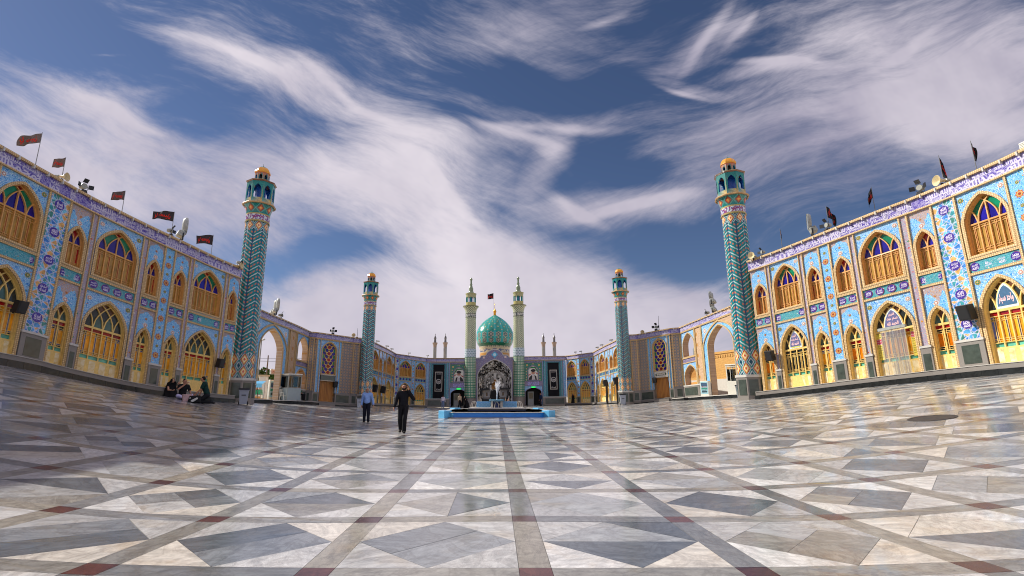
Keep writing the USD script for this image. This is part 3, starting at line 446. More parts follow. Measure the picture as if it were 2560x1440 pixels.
# ------------------------------------------------------------ arches, windows and tiled bays
def arch_y(u): return .72 * np.sqrt(np.maximum(0, 1 - u * u)) + .28 * (1 - u)
def arch(c, w, s0, sp, ap, n=12):
    a = np.linspace(0, math.pi / 2, n); x = -np.cos(a); x[-1] = 0; y = sp + (ap - sp) * arch_y(-x); X = np.r_[x, -x[-2::-1]] * w / 2; Y = np.r_[y, y[-2::-1]]
    return Polygon([(c - w / 2, s0), *zip(c + X, Y), (c + w / 2, s0)])
def half_arc(c, w, sp, ap, shift, side, n=14):          # the arch's own curve set on a mullion
    x = np.linspace(-1, 0, n); y = sp + (ap - sp) * arch_y(-x); X = x * w / 2 + shift
    return LineString(list(zip(c + side * X, y)))
GLASS = dict(blue=C(30, 20, 125), green=C(16, 120, 84), red=C(150, 26, 26), olive=C(146, 112, 48), yellow=C(164, 126, 56), amber=C(222, 150, 30), turq=C(96, 172, 150), dark=C(44, 50, 48), sky=C(90, 104, 165), brown=C(92, 58, 30), orange=C(206, 112, 10), murk=C(70, 96, 88))
RG = np.random.default_rng(11)
def window(W, B, c, w, sill, sp, ap, kind, fine=True, sign=None, lowmat=None, name=None, warm=1.0):
    """An arched opening: ring of brick, golden frame with intersecting tracery and panes of coloured glass; kind: L or S, upper or door."""
    big, door = kind[0] == 'L', kind[1] == 'd'
    O = arch(c, w, sill, sp, ap); bars, thin = [O.difference(O.buffer(-.055))], []
    k = W.k; lean = .045; mw = .042 if fine else .06
    nl = 4 if big else 2; mull = [c + w * (i / nl - .5) for i in range(1, nl)]
    for i, x in enumerate(mull): bars.append(LineString([(x, sill), (x, sp + (0.0 if door else (.02 if not (big and i == 1) else (ap - sp) * .74)))]).buffer(mw / 2, cap_style='flat'))
    bars.append(LineString([(c - w / 2, sp), (c + w / 2, sp)]).buffer(.03 if not door else .045, cap_style='flat'))
    for i, x in enumerate(mull):
        if big and not door and i == 1: continue
        for sd in (-1, 1):
            off = (x - c) * sd + w / 2; bars.append(half_arc(c, w, sp, ap, off, sd).buffer(mw * .45, cap_style='flat'))
    if big and sign is not None:
        sg = arch(c, w * .46, sp + .06, sp + .07, sp + (ap - sp) * .8); bars.append(sg.buffer(.05))
    edges = [c - w / 2] + mull + [c + w / 2]; panel_top = 1.02 * k; rects = []
    for a, b in zip(edges[:-1], edges[1:]):
        a, b = a + .035, b - .035; wd = b - a; q = [(x0, x1) for x0, x1 in ((0, 1),)]
        if not door:
            h = sp - sill; y0, y1, y2, y3 = sill + h * .13, sill + h * .2, sill + h * .86, sill + h * .93
            for y in (y0, y1, y2, y3): thin.append(rect(a, y - .009, b, y + .009))
            for x in (.42, .58): thin.append(rect(a + wd * x - .008, y0, a + wd * x + .008, y3))
        else:
            bars.append(rect(a - .05, sill, b + .05, panel_top)); y0 = panel_top
            ys = [y0 + .19 * k, y0 + .26 * k, y0 + .33 * k, sp - .38 * k, sp - .31 * k, sp - .22 * k]
            bars.append(rect(a - .04, ys[0] - .03, b + .04, ys[0])); bars.append(rect(a - .04, ys[5], b + .04, ys[5] + .03))
            for y in ys[1:5]: thin.append(rect(a, y - .009, b, y + .009))
            for x in ((.4, .6) if big else (.14, .86)): thin.append(rect(a + wd * x - .008, ys[0], a + wd * x + .008, ys[5]))
    frame = unary_union(bars).intersection(O); tb = unary_union(thin).intersection(O).difference(frame) if fine else Polygon()
    m = M(); W.ext(m, frame, -.23, -.14); 
    if fine: W.ext(m, tb, -.215, -.175)
    if not fine and thin: W.ext(m, unary_union(thin).intersection(O).difference(frame), -.215, -.175)
    W.ext(m, O.difference(O.buffer(-.02)), -.25, -.004)
    win = m.build(name or ('arched_door' if door else 'arched_window'), ('yellow_paint' if door else 'gold_wood'), B)
    small, glass = M(), O.difference(frame).difference(unary_union(thin))
    allp = M()
    for g in W.polys(glass):
        if g.area < .0006: continue
        x, y = g.centroid.x - c, g.centroid.y; u, hy = abs(x) / (w / 2), (y - sp) / (ap - sp); x0, y0, x1, y1 = g.bounds
        if hy > 0:
            if door: col = 'dark' if u > .62 else ('murk' if hy < .35 else ('brown' if hy > .62 else 'dark'))
            elif big:
                inner = hy < .73 * (arch_y(min(1, u * 2)) / arch_y(0)) if u < .5 else False
                col = 'blue' if inner or (u > .5 and hy < .45 and u > .68) else ('green' if u > .38 else ('red' if (RG.random() < .5) == (x > 0) else 'olive'))
            else: col = 'red' if u < .25 else 'blue'
            if door and big and sign is not None and hy < .75 and u < .42: continue
        elif door:
            yl = (y - panel_top) / (sp - panel_top)
            col = 'turq' if yl < .13 else ('red' if yl > .86 else ('amber' if (x1 - x0) > .1 and (y1 - y0) > .3 else ('sky' if (y1 - y0) > .25 or RG.random() < .6 else 'dark')))
            if lowmat == 'dark' and col != 'turq': col = 'dark' if RG.random() < .8 else 'brown'
            if lowmat == 'orange' and col == 'amber': col = 'orange'
            if lowmat == 'orange' and col == 'sky': col = 'dark'
        else:
            fr = (y - sill) / (sp - sill)
            col = 'green' if fr < .12 else ('red' if (x1 - x0) < w / nl * .25 and (y1 - y0) > .3 else 'yellow')
        cc = K(GLASS[col], RG.uniform(.8, 1.2) * warm); pm = W.flat(M(), g, -.205, cc); big_enough = fine and min(x1 - x0, y1 - y0) > .13
        if big_enough: pm.build('pane', 'stained_glass', win)
        else: small.add(np.vstack(pm.v), np.vstack(pm.f), np.vstack(pm.uv), np.vstack(pm.c))
    small.build('glass_strips', 'stained_glass', win, kind='stuff')
    if door:
        for a, b in zip(edges[:-1], edges[1:]):
            pm = M(); W.ext(pm, rect(a + .085, sill + .09, b - .085, panel_top - .07).intersection(O), -.145, -.128)
            pm.build('door_panel', 'cream_paint', win)
    if big and sign is not None:
        sm = M(); W.ext(sm, sg.buffer(.012), -.15, -.125, C(205, 215, 205)); W.ext(sm, arch(c, w * .42, sp + .14, sp + .15, sp + (ap - sp) * .74), -.125, -.115, C(36, 84, 120) if sign == 1 else C(84, 84, 130))
        if sign == 1: W.write(sm, 'wahid', c, sp + .14 + (ap - sp) * .22, w * .34, -.11, C(240, 190, 190), h=(ap - sp) * .3)
        elif fine:
            for r_, (kk, ww) in enumerate((('hmd', .3), ('rahman', .32), ('karim', .2))): W.write(sm, kk, c, sp + .2 + (ap - sp) * (.08 + .16 * r_), w * ww * (1 - .12 * r_), -.11, C(235, 190, 190), h=(ap - sp) * .13)
            W.ext(sm, rect(c - w * .16, sp + .09, c + w * .16, sp + .14), -.125, -.114, C(196, 200, 70))
        sm.build('door_sign', 'paint', win)
    return O
def lobed(c, w, y0, y1):
    p = [Point(c, y1 - w * .24).buffer(w * .24), Point(c - w * .26, y1 - w * .36).buffer(w * .2), Point(c + w * .26, y1 - w * .36).buffer(w * .2), Point(c - w * .39, y1 - w * .56).buffer(w * .14), Point(c + w * .39, y1 - w * .56).buffer(w * .14), rect(c - w * .44, y0, c + w * .44, y1 - w * .38), rect(c - w * .53, y0, c + w * .53, y1 - w * .6), Polygon([(c - .05 * w, y1 - .05 * w), (c, y1 + .06 * w), (c + .05 * w, y1 - .05 * w)])]
    return unary_union(p)
def star(c, y, r, n=8, q=.62): return Polygon([(c + (r if i % 2 == 0 else r * q) * math.cos(i * math.pi / n), y + (r if i % 2 == 0 else r * q) * math.sin(i * math.pi / n)) for i in range(2 * n)])
def rosette(W, B, c, y, r, cols, d=.012, name='rosette'):
    m = M()
    for i, (f, col) in enumerate(zip((1.0, .72, .36), cols)): W.ext(m, star(c, y, r * f, 8 if i % 2 == 0 else 6, .74), (0.001 if i == 0 else d + .004 * (i - 1)), d + .004 * i, col)
    m.build(name, 'glazed', B)
def medallion(W, B, c, y, r, letters=True):
    m = M(); W.ext(m, Point(c, y).buffer(r, 10), .001, .01, C(150, 70, 90)); W.ext(m, Point(c, y).buffer(r * .92, 10), .01, .014, C(62, 44, 132))
    if letters:
        k1, k2 = WK[RG.integers(5)], WK[RG.integers(5)]; W.write(m, k1, c, y + r * .28, r * 1.3, .017, C(205, 195, 215), h=r * .62); W.write(m, k2, c, y - r * .32, r * 1.35, .0172, C(205, 195, 215), h=r * .62)
    m.build('medallion', 'glazed', B)
WHITE_R = (C(205, 200, 190), C(180, 130, 120), C(215, 210, 200)); GOLD_R = (C(170, 140, 60), C(60, 110, 80), C(190, 160, 90)); RED_R = (C(176, 96, 56), C(190, 150, 90), C(150, 60, 40))
def girih(x, y):
    x, y = np.asarray(x), np.asarray(y); line = np.zeros(x.shape, bool); idx = np.zeros(x.shape, int)
    for i in range(5):
        a = math.pi * i / 5 + .1571; q = (x * math.cos(a) + y * math.sin(a)) / .27 + .31 * i; f = q - np.floor(q); line |= np.abs(f - .5) < .034; idx += np.floor(q + .5).astype(int) * (i + 1)
    pal = np.array([C(80, 150, 200), C(60, 140, 150), C(204, 156, 90), C(60, 120, 190), C(110, 184, 210), C(80, 150, 205), C(70, 130, 120)]); col = pal[idx % 7].copy()
    n = meshkit.noise(np.stack([x * 16, y * 16, x * 0 + 3], -1)); col *= (.7 + .6 * n)[..., None]; col[line] = C(200, 195, 215)
    return col
def cornice(W, B, s0, s1, brackets=True, lettering=True, res=None):
    k, H = W.k, W.H; a = M(); W.box(a, s0, s1, H - .55 * k, H - .06 * k, -.1, .06); a.build('inscription_band', 'violet_glaze', B)
    t = M(); W.box(t, s0, s1, H - .62 * k, H - .55 * k, -.1, .11); W.box(t, s0, s1, H - .06 * k, H + .05 * k, -.3, .16); t.build('cornice', 'brick_trim', B)
    if lettering:
        x = s0 + .1; l = M(); R = np.random.default_rng(int(abs(s0 * 100)) + 5)
        while x < s1 - .4:
            kk = WK[R.integers(5)]; w = min({'allah': .42, 'muh': .55, 'hmd': .95, 'rahman': 1.15, 'karim': .6}[kk] * k, s1 - x); W.write(l, kk, x + w / 2, H - .22 * k, w * 1.05, .066, h=.27 * k)
            k2 = WK[R.integers(5)]; W.write(l, k2, x + w / 2, H - .42 * k, w * 1.1, .0665, h=.25 * k); x += w * .97
        l.build('lettering', 'lettering_white', B)
    if brackets:
        x = s0 + .3
        while x < s1 - .1:
            b = M(); W.box(b, x - .025, x + .025, H - .14 * k, H + .02 * k, .06, .2); b.build('cornice_bracket', 'white_stone', B); x += .62
mat('violet_glaze', {'u': ('texture_coordinate', {}), 'n': ('noise_texture', {'scale': 9.0, 'detail': 2.0, 'distortion': 1.5}), 'r': ('rgb_ramp', {'ramp': [(0, C(64, 52, 136)), (.46, C(82, 66, 152)), (.52, C(176, 168, 206)), (.58, C(78, 60, 146)), (.66, C(170, 164, 200)), (.72, C(84, 66, 150)), (1, C(110, 84, 150))]}), 'p': ('principled_bsdf', {'roughness': .25})}, [('u.UV', 'n.vector'), ('n.fac', 'r.fac'), ('r.color', 'p.base_color')])
def bay(W, B, s0, s1, big, fine=True, doorkw={}, upper=True, winw=None):
    k = W.k; c, w = (s0 + s1) / 2, (s1 - s0); ow = w - (.36 if big else .3) * (1 if fine else .8); n = 1 if fine else .7
    tr, T = M(), []
    def opening(sill, sp, ap, kind, **kw):
        O = window(W, B, c, ow, sill, sp, ap, kind, fine=fine, **kw); R_ = O.buffer(.11 * k, join_style='mitre', mitre_limit=1.5); R_ = R_.intersection(rect(s0, sill - (0.001 if kind[1] == 'd' else .09), s1, 20)); W.ext(tr, R_.difference(O), 0.0, .05 * n); return R_
    # upper storey
    lv = dict(sill=4.72 * k, sp=(6.02 if big else 5.72) * k, ap=(7.1 if big else 6.42) * k); R1 = opening(**lv, kind=('L' if big else 'S') + 'u')
    up = rect(s0, 4.55 * k, s1, 7.4 * k).difference(R1); W.flat(M(), up, 0.0).build('tile_panel', 'blue_tile' if big else 'ochre_tile', B)
    lvd = dict(sill=.36 * k, sp=(2.42 if big else 2.3) * k, ap=(3.66 if big else 2.98) * k); R2 = opening(**lvd, kind=('L' if big else 'S') + 'd', **doorkw)
    lo = rect(s0, 1.45 * k, s1, 3.95 * k).difference(R2); W.flat(M(), lo, 0.0).build('tile_panel', 'blue_tile' if big else 'ochre_tile', B)
    W.flat(M(), rect(s0, 4.05 * k, s1, 4.5 * k), 0.0).build('tile_panel', 'teal_tile', B)
    for y0, y1, R_ in ((6.0 * k, 7.33 * k, R1), (2.6 * k, 3.86 * k, R2)):
        if big:
            for sd in (-1, 1):
                rosette(W, B, c + sd * (w / 2 - .2 * min(1, w / 1.6)), y1 - .22 * k, .12 * k, GOLD_R if sd < 0 else WHITE_R)
        else:
            g = lobed(c, w - .14, y0 - .25 * k, y1 - .02 * k).difference(R_).intersection(rect(s0 + .04, y0 - .4, s1 - .04, y1 + .05)); m = M(); W.ext(m, g, .001, .01); m.build('lobed_panel', 'cyan_tile', B)
            rosette(W, B, c, y1 - .78 * k + (.12 * k), .13 * k, WHITE_R, d=.016); rosette(W, B, c, y1 - .36 * k, .065 * k, RED_R, d=.016)
    nm = 4 if big else 2
    for i in range(nm): medallion(W, B, s0 + w * (i + .5) / nm, 4.275 * k, min(.18 * k, w / nm * .42), letters=fine)
    for y in (4.5 * k, 3.95 * k):
        W.box(tr, s0, s1, y, y + .1 * k, 0, .06 * n)
    tr.build('brick_trim', 'brick_trim', B)
def pilaster(W, B, s0, s1, kind, fine=True):
    k = W.k; c, w = (s0 + s1) / 2, s1 - s0; n = 1 if fine else .7; t = M(); e = min(.075, w * .22)
    for a in (s0, s1): W.box(t, a - e / 2, a + e / 2, 1.5 * k, 7.4 * k, 0, .075 * n)
    t.build('brick_trim', 'brick_trim', B)
    if kind == 'thin': W.flat(M(), rect(s0, 1.45 * k, s1, 7.4 * k), .02).build('tile_strip', 'rose_tile', B)
    elif kind == 'M':
        W.flat(M(), rect(s0, 1.45 * k, s1, 7.4 * k), .02).build('tile_strip', 'cyan_tile', B); y = 1.9 * k; i = 0
        while y < 7.2 * k: rosette(W, B, c, y, (.17 if i % 2 == 0 else .08) * k, RED_R if i % 2 == 0 else GOLD_R, d=.03); y += .46 * k; i += 1
    else:
        m = M(); W.grid(m, s0, s1, 1.45 * k, 7.4 * k, .02, .024 if fine else .05, girih); m.build('star_tile_strip', 'glazed', B); y = 2.1 * k
        while y < 7.2 * k:
            mm = M(); r = .2 * k; W.ext(mm, star(c, y, r * 1.15, 12, .85), .021, .03, C(190, 185, 205)); W.ext(mm, Point(c, y).buffer(r, 10), .03, .034, C(70, 52, 140))
            if fine: W.write(mm, WK[RG.integers(5)], c, y + r * .3, r * 1.3, .037, C(210, 200, 220), h=r * .7); W.write(mm, WK[RG.integers(5)], c, y - r * .33, r * 1.3, .0372, C(210, 200, 220), h=r * .7)
            mm.build('medallion', 'glazed', B); y += 1.22 * k
    # stone foot
    f = M(); W.box(f, s0 - .04, s1 + .04, .36 * k, 1.38 * k, -.1, .09); f.build('stone_pier', 'granite', B)
    cp = M(); W.box(cp, s0 - .06, s1 + .06, 1.38 * k, 1.47 * k, -.1, .12); cp.build('pier_cap', 'white_stone', B)
    sl = M(); mrg = .02 if kind == 'thin' else w * .16; W.box(sl, s0 + mrg, s1 - mrg, (.37 if kind == 'thin' else .5) * k, (1.12 if kind == 'thin' else 1.24) * k, .09, .1); sl.build('stone_slab', 'green_slab', B)
def plinth(W, B, s0, s1, stones=True, d=.42, kh=.17):
    a = M(); W.box(a, s0, s1, kh, .36 * W.k, -.3, d); a.build('plinth', 'granite', B); x = s0
    l = M(); W.box(l, s0, s1, .36 * W.k, .36 * W.k + .02, -.1, d + .03); l.build('plinth_edge', 'white_stone', B)
    if not stones:
        b = M(); W.box(b, s0, s1, -.1, kh, -.3, d + .1); b.build('kerb_stone', 'black_stone', B); return
    while x < s1 - .05:
        e = min(x + RG.uniform(.5, .8), s1); b = M(); W.box(b, x + .004, e - .004, -.1, kh - .002, -.3, d + .1); b.build('kerb_stone', 'black_stone', B); x = e
def mass(W, B, s0, s1, depth=7.0, front=-.26, name='wall', material='plaster'):
    m = M(); W.box(m, s0, s1, -.6, W.H - .03, -depth, front, step=1.0); m.build(name, material, B)

def long_building(name, label, pts, mods, doors, ext):
    W = Wall(pts, 8.0); B = thing(name, label, 'building', loc=W.at(7, 0, 0), world=True)
    mass(W, B, 1.0, W.L + ext); cornice(W, B, .98, W.L + .6); plinth(W, B, .8, W.L + .6)
    di = 0
    for kind, a, b in mods:
        if kind in ('L', 'S'): bay(W, B, a, b, kind == 'L', doorkw=doors.get(di, {})); di += 1
        else: pilaster(W, B, a, b, kind)
    return W, B
LMOD = [('S', .95, 1.83), ('thin', 1.83, 2.08), ('L', 2.08, 4.47), ('thin', 4.47, 4.70), ('S', 4.70, 5.68), ('M', 5.68, 6.24), ('S', 6.24, 7.14), ('thin', 7.14, 7.39), ('L', 7.39, 9.44), ('thin', 9.44, 9.66), ('S', 9.66, 10.6), ('G', 10.6, 11.5), ('L', 11.5, 13.55), ('M', 13.55, 14.3), ('L', 14.3, 16.2)]
WLB, LEFT = long_building('prayer_hall', 'long two storey hall of blue tiles in shade along the left side', [(-15.45, 30.6, .95), (-16.2, 28.0, 1.1), (-16.75, 25.6, 1.32), (-17.3, 23.9, 1.55), (-18.1, 22.1, 1.93), (-18.65, 20.8, 2.22), (-18.85, 20., 2.38), (-19.0, 19, 2.5), (-19.1, 17.5, 2.65), (-19.2, 14, 2.8)], LMOD, {}, 14)
RMOD = [('S', 1.03, 2.0), ('thin', 2.0, 2.2), ('L', 2.2, 3.97), ('thin', 3.97, 4.18), ('S', 4.18, 5.10), ('M', 5.10, 5.66), ('S', 5.66, 6.65), ('thin', 6.65, 6.89), ('L', 6.89, 8.89), ('thin', 8.89, 9.2), ('S', 9.2, 10.19), ('G', 10.19, 11.11), ('L', 11.11, 12.99), ('M', 12.99, 13.7), ('L', 13.7, 15.6)]
WRB, RIGHT = long_building('prayer_hall', 'long two storey hall of blue tiles in sunlight along the right side', [(14.6, 29.6, 1.1), (16.0, 27.3, 1.36), (17.1, 24.9, 1.62), (18.2, 22.4, 1.88), (19.0, 20.6, 2.04), (19.4, 18.8, 2.14), (19.6, 17.2, 2.2), (19.7, 13.5, 2.4)], RMOD, {1: dict(sign=2, lowmat='dark'), 0: dict(lowmat='orange'), 3: dict(lowmat='orange'), 4: dict(sign=2), 5: dict(lowmat='orange'), 6: dict(sign=1)}, 12)

# ------------------------------------------------------------ minarets
def painted_tube(m, rad, h0, h1, res, paint, n=None, close=False):
    n = n or int(2 * math.pi * .7 / res); nh = max(2, int((h1 - h0) / res) + 1); T, H = np.meshgrid(np.linspace(0, 2 * math.pi, n + 1), np.linspace(h0, h1, nh), indexing='ij'); r = rad(T, H)
    v = np.stack([r * np.cos(T), r * np.sin(T), H], -1).reshape(-1, 3); i, j = np.meshgrid(np.arange(n), np.arange(nh - 1), indexing='ij'); a = (i * nh + j).ravel()
    m.add(v, np.column_stack([a, a + nh, a + nh + 1, a + 1]), np.stack([T * .7, H], -1).reshape(-1, 2), paint(T, H).reshape(-1, 3))
TEAL, TEAL2, NAVY, PALE, ORNG, YEL, DRED = C(14, 112, 108), C(20, 116, 136), C(24, 50, 96), C(190, 200, 204), C(192, 90, 54), C(216, 170, 80), C(140, 46, 44)
def select(shape, base, *rules):
    c = np.broadcast_to(np.array(base, float), shape + (3,)).copy()
    for mask, col in rules: c[mask] = col
    return c
def shaft_paint(T, H, ribs=8, per=.46):
    q = T / (2 * math.pi / ribs); i = np.floor(q).astype(int); x = q - i; sg = np.where(i % 2 == 0, 1, -1); f = (H - sg * (x - .5) * .44) / per; f = f - np.floor(f)
    d = np.abs(x * 3 - np.floor(x * 3) - .5) / 3 * .54; e = np.abs(f - .57) * per; sq = np.maximum(d, e)
    c = select(T.shape, TEAL, (sq < .08, TEAL2), (sq < .05, ORNG), (sq < .02, YEL), (f < .13, PALE), ((x < .045) | (x > .955), NAVY))
    v = (H - 1.45) / .74; dd = np.abs(x - .5) * 1.3 + np.abs(v - np.floor(v) - .5); dd2 = np.abs(x - .5) * 1.3 + np.abs((H - 10.86) / .62 - .5)
    def rings(dd): return select(T.shape, C(14, 70, 90), (dd < .9, PALE), (dd < .8, TEAL), (dd < .62, PALE), (dd < .54, DRED), (dd < .4, YEL), (dd < .28, C(230, 210, 170)), (dd < .16, ORNG))
    c = np.where((H < 2.9)[..., None], rings(dd), c); return np.where((H > 10.86)[..., None], rings(dd2), c)
def fluted(r0, r1, h0, h1, ribs=8): return lambda T, H: (r0 + (r1 - r0) * (H - h0) / (h1 - h0)) * (1 + .085 * np.abs(np.sin(T * ribs / 2)) - .05)
def octagon(r, n=8, ph=math.pi / 8): return np.array([(r * math.cos(ph + 2 * math.pi * i / n), r * math.sin(ph + 2 * math.pi * i / n)) for i in range(n)])
def oct_prism(m, r0, r1, z0, z1, c=None, n=8):
    a, b = octagon(r0, n), octagon(r1, n); v = np.vstack([np.column_stack([a, np.full(n, z0)]), np.column_stack([b, np.full(n, z1)]), [[0, 0, z0], [0, 0, z1]]])
    f = [[i, (i + 1) % n, n + (i + 1) % n] for i in range(n)] + [[i, n + (i + 1) % n, n + i] for i in range(n)] + [[(i + 1) % n, i, 2 * n] for i in range(n)] + [[n + i, n + (i + 1) % n, 2 * n + 1] for i in range(n)]
    m.add(v, f, None, c)
def oct_arcade(m, r, z0, z1, open_, th, paint, res=.05):
    """Eight flat sides, each with an arched opening cut through it."""
    P = octagon(r)
    for i in range(8):
        a, b = P[i], P[(i + 1) % 8]; L = np.linalg.norm(b - a); t = (b - a) / L; n = np.array([t[1], -t[0]]); side = rect(0, z0, L, z1).difference(open_(L))
        e = trimesh.creation.extrude_polygon(side.segmentize(.12), th, engine='earcut'); v = np.array(e.vertices); f = np.array(e.faces)
        xyz = np.column_stack([a[0] + t[0] * v[:, 0] + n[0] * (v[:, 2] - th), a[1] + t[1] * v[:, 0] + n[1] * (v[:, 2] - th), v[:, 1]])
        col = np.where((v[:, 2] < th * .5)[:, None], np.array(C(18, 90, 175)), paint(v[:, 0] / L, v[:, 1])); m.add(xyz, f, v[:, :2], col)
def tile_speckle(x, y, base, alt):
    n = meshkit.noise(np.stack([np.asarray(x) * 9, np.asarray(y) * 7, np.zeros_like(x) + 2], -1)); return np.where((n > .68)[..., None], np.array(alt), np.where((n < .2)[..., None], np.array(C(120, 160, 160)), np.array(base)))
def make_minaret(label, loc, rz):
    t = thing('minaret', label, 'minaret', loc, rz, group=None)
    m = M(); oct_prism(m, .9, .9, -.3, .12); oct_prism(m, .86, .86, .12, 1.3); m.build('pedestal', 'granite', t); m = M(); oct_prism(m, .91, .91, 1.3, 1.45); m.build('pedestal_cap', 'white_stone', t)
    P = octagon(.86 * math.cos(math.pi / 8) + .012, 8, 0)
    for i in range(8):
        m = M(); m.box((P[i][0], P[i][1], .72), (.02, .5, .9), rz=45 * i); m.build('stone_slab', 'green_slab', t)
    m = M(); painted_tube(m, fluted(.745, .69, 1.45, 11.47), 1.45, 11.47, .032, shaft_paint); m.build('shaft', 'glazed', t, smooth=True)
    m = M(); R = np.random.default_rng(2)
    def script(T, H):
        n = meshkit.noise(np.stack([np.cos(T) * 14, np.sin(T) * 14, H * 9], -1)); return select(T.shape, C(110, 60, 130), (n > .55, PALE), (n < .3, C(150, 60, 70)), (H < 11.56, C(170, 150, 90)), (H > 11.9, C(170, 150, 90)))
    painted_tube(m, lambda T, H: .73 + 0 * T, 11.47, 12.0, .035, script); m.lathe([(.7, 11.44), (.76, 11.44), (.76, 11.49), (.72, 11.49)], 40, col=C(150, 140, 90)); m.build('inscription_band', 'glazed', t, smooth=40)
    def collar(T, H):
        q = T / (2 * math.pi / 8); x = q - np.floor(q); dd = np.abs(x - .5) * 1.25 + np.abs((H - 12.02) / .62 - .5) * 1.1; return select(T.shape, TEAL, (dd < .66, C(100, 150, 140)), (dd < .56, TEAL), (dd < .46, C(120, 60, 40)), (dd < .3, ORNG), (dd < .14, YEL))
    m = M(); painted_tube(m, lambda T, H: (.7 + .17 * ((H - 12.0) / .62) ** 1.6) * (1 + .03 * np.abs(np.sin(T * 4))), 12.0, 12.62, .035, collar); m.build('collar', 'glazed', t, smooth=True)
    m = M(); oct_prism(m, .86, .94, 12.6, 12.72); a = np.linspace(0, 2 * math.pi, 33); rr = .93 + .05 * np.abs(np.sin(a * 4)); m.tube(np.column_stack([rr * np.cos(a), rr * np.sin(a), np.full(33, 12.66)]), .06, 6); m.build('gallery_floor', 'brick_trim', t)
    op = lambda L: unary_union([arch(L / 2, L * .66, 13.2, 13.62, 13.98), rect(L * .24, 13.1, L * .76, 13.3).buffer(.06)])
    m = M(); oct_arcade(m, .87, 12.72, 14.18, op, .09, lambda x, y: np.where((y < 13.02)[:, None], tile_speckle(x, y, C(170, 90, 60), C(200, 160, 90)), tile_speckle(x, y, TEAL, C(170, 150, 80)))); m.build('gallery', 'glazed', t)
    m = M(); oct_prism(m, .33, .33, 12.72, 14.2); m.build('stair_core', 'deep_blue', t); m = M(); oct_prism(m, .89, .95, 14.18, 14.26, C(120, 80, 60)); oct_prism(m, .97, .89, 14.26, 14.31, C(170, 150, 110)); m.build('gallery_roof', 'glazed', t)
    op2 = lambda L: arch(L / 2, L * .5, 14.42, 14.66, 14.84)
    m = M(); oct_arcade(m, .46, 14.31, 14.98, op2, .06, lambda x, y: tile_speckle(x, y, TEAL, C(190, 100, 60))); m.build('lantern', 'glazed', t); m = M(); oct_prism(m, .2, .2, 14.31, 14.98); m.build('lantern_core', 'dark_hole', t)
    m = M(); pr = [(.5, 14.98), (.5, 15.08), (.44, 15.22), (.33, 15.36), (.18, 15.46), (.0, 15.52)]
    for (r0, z0), (r1, z1) in zip(pr[:-1], pr[1:]): oct_prism(m, r0, max(r1, .01), z0, z1, C(206, 140, 34) if z0 < 15.3 else C(60, 130, 120))
    m.build('cupola', 'glazed', t); m = M(); m.tube([(0, 0, 15.44), (0, 0, 15.72)], [.025, .012], 6); m.lathe([(0, 15.5), (.05, 15.54), (0, 15.59)], 8); m.build('finial', 'grey_metal', t)
    return t
MIN_L = make_minaret('near left minaret, tall, teal chevrons with orange squares, golden cupola', (-15.72, 31.0, .95), 12)
copy(MIN_L, 'minaret', 'near right minaret beside the sunlit hall, tall, teal chevrons with orange squares', 'minaret', (15.2, 30.0, 1.1), -20)
copy(MIN_L, 'minaret', 'far left minaret behind the walking man in a light blue shirt', 'minaret', (-13.15, 51.0, .25), 8, .897)
copy(MIN_L, 'minaret', 'far right minaret with white chevrons beside the brown brick corner', 'minaret', (13.05, 51.0, .57), -15, .905)

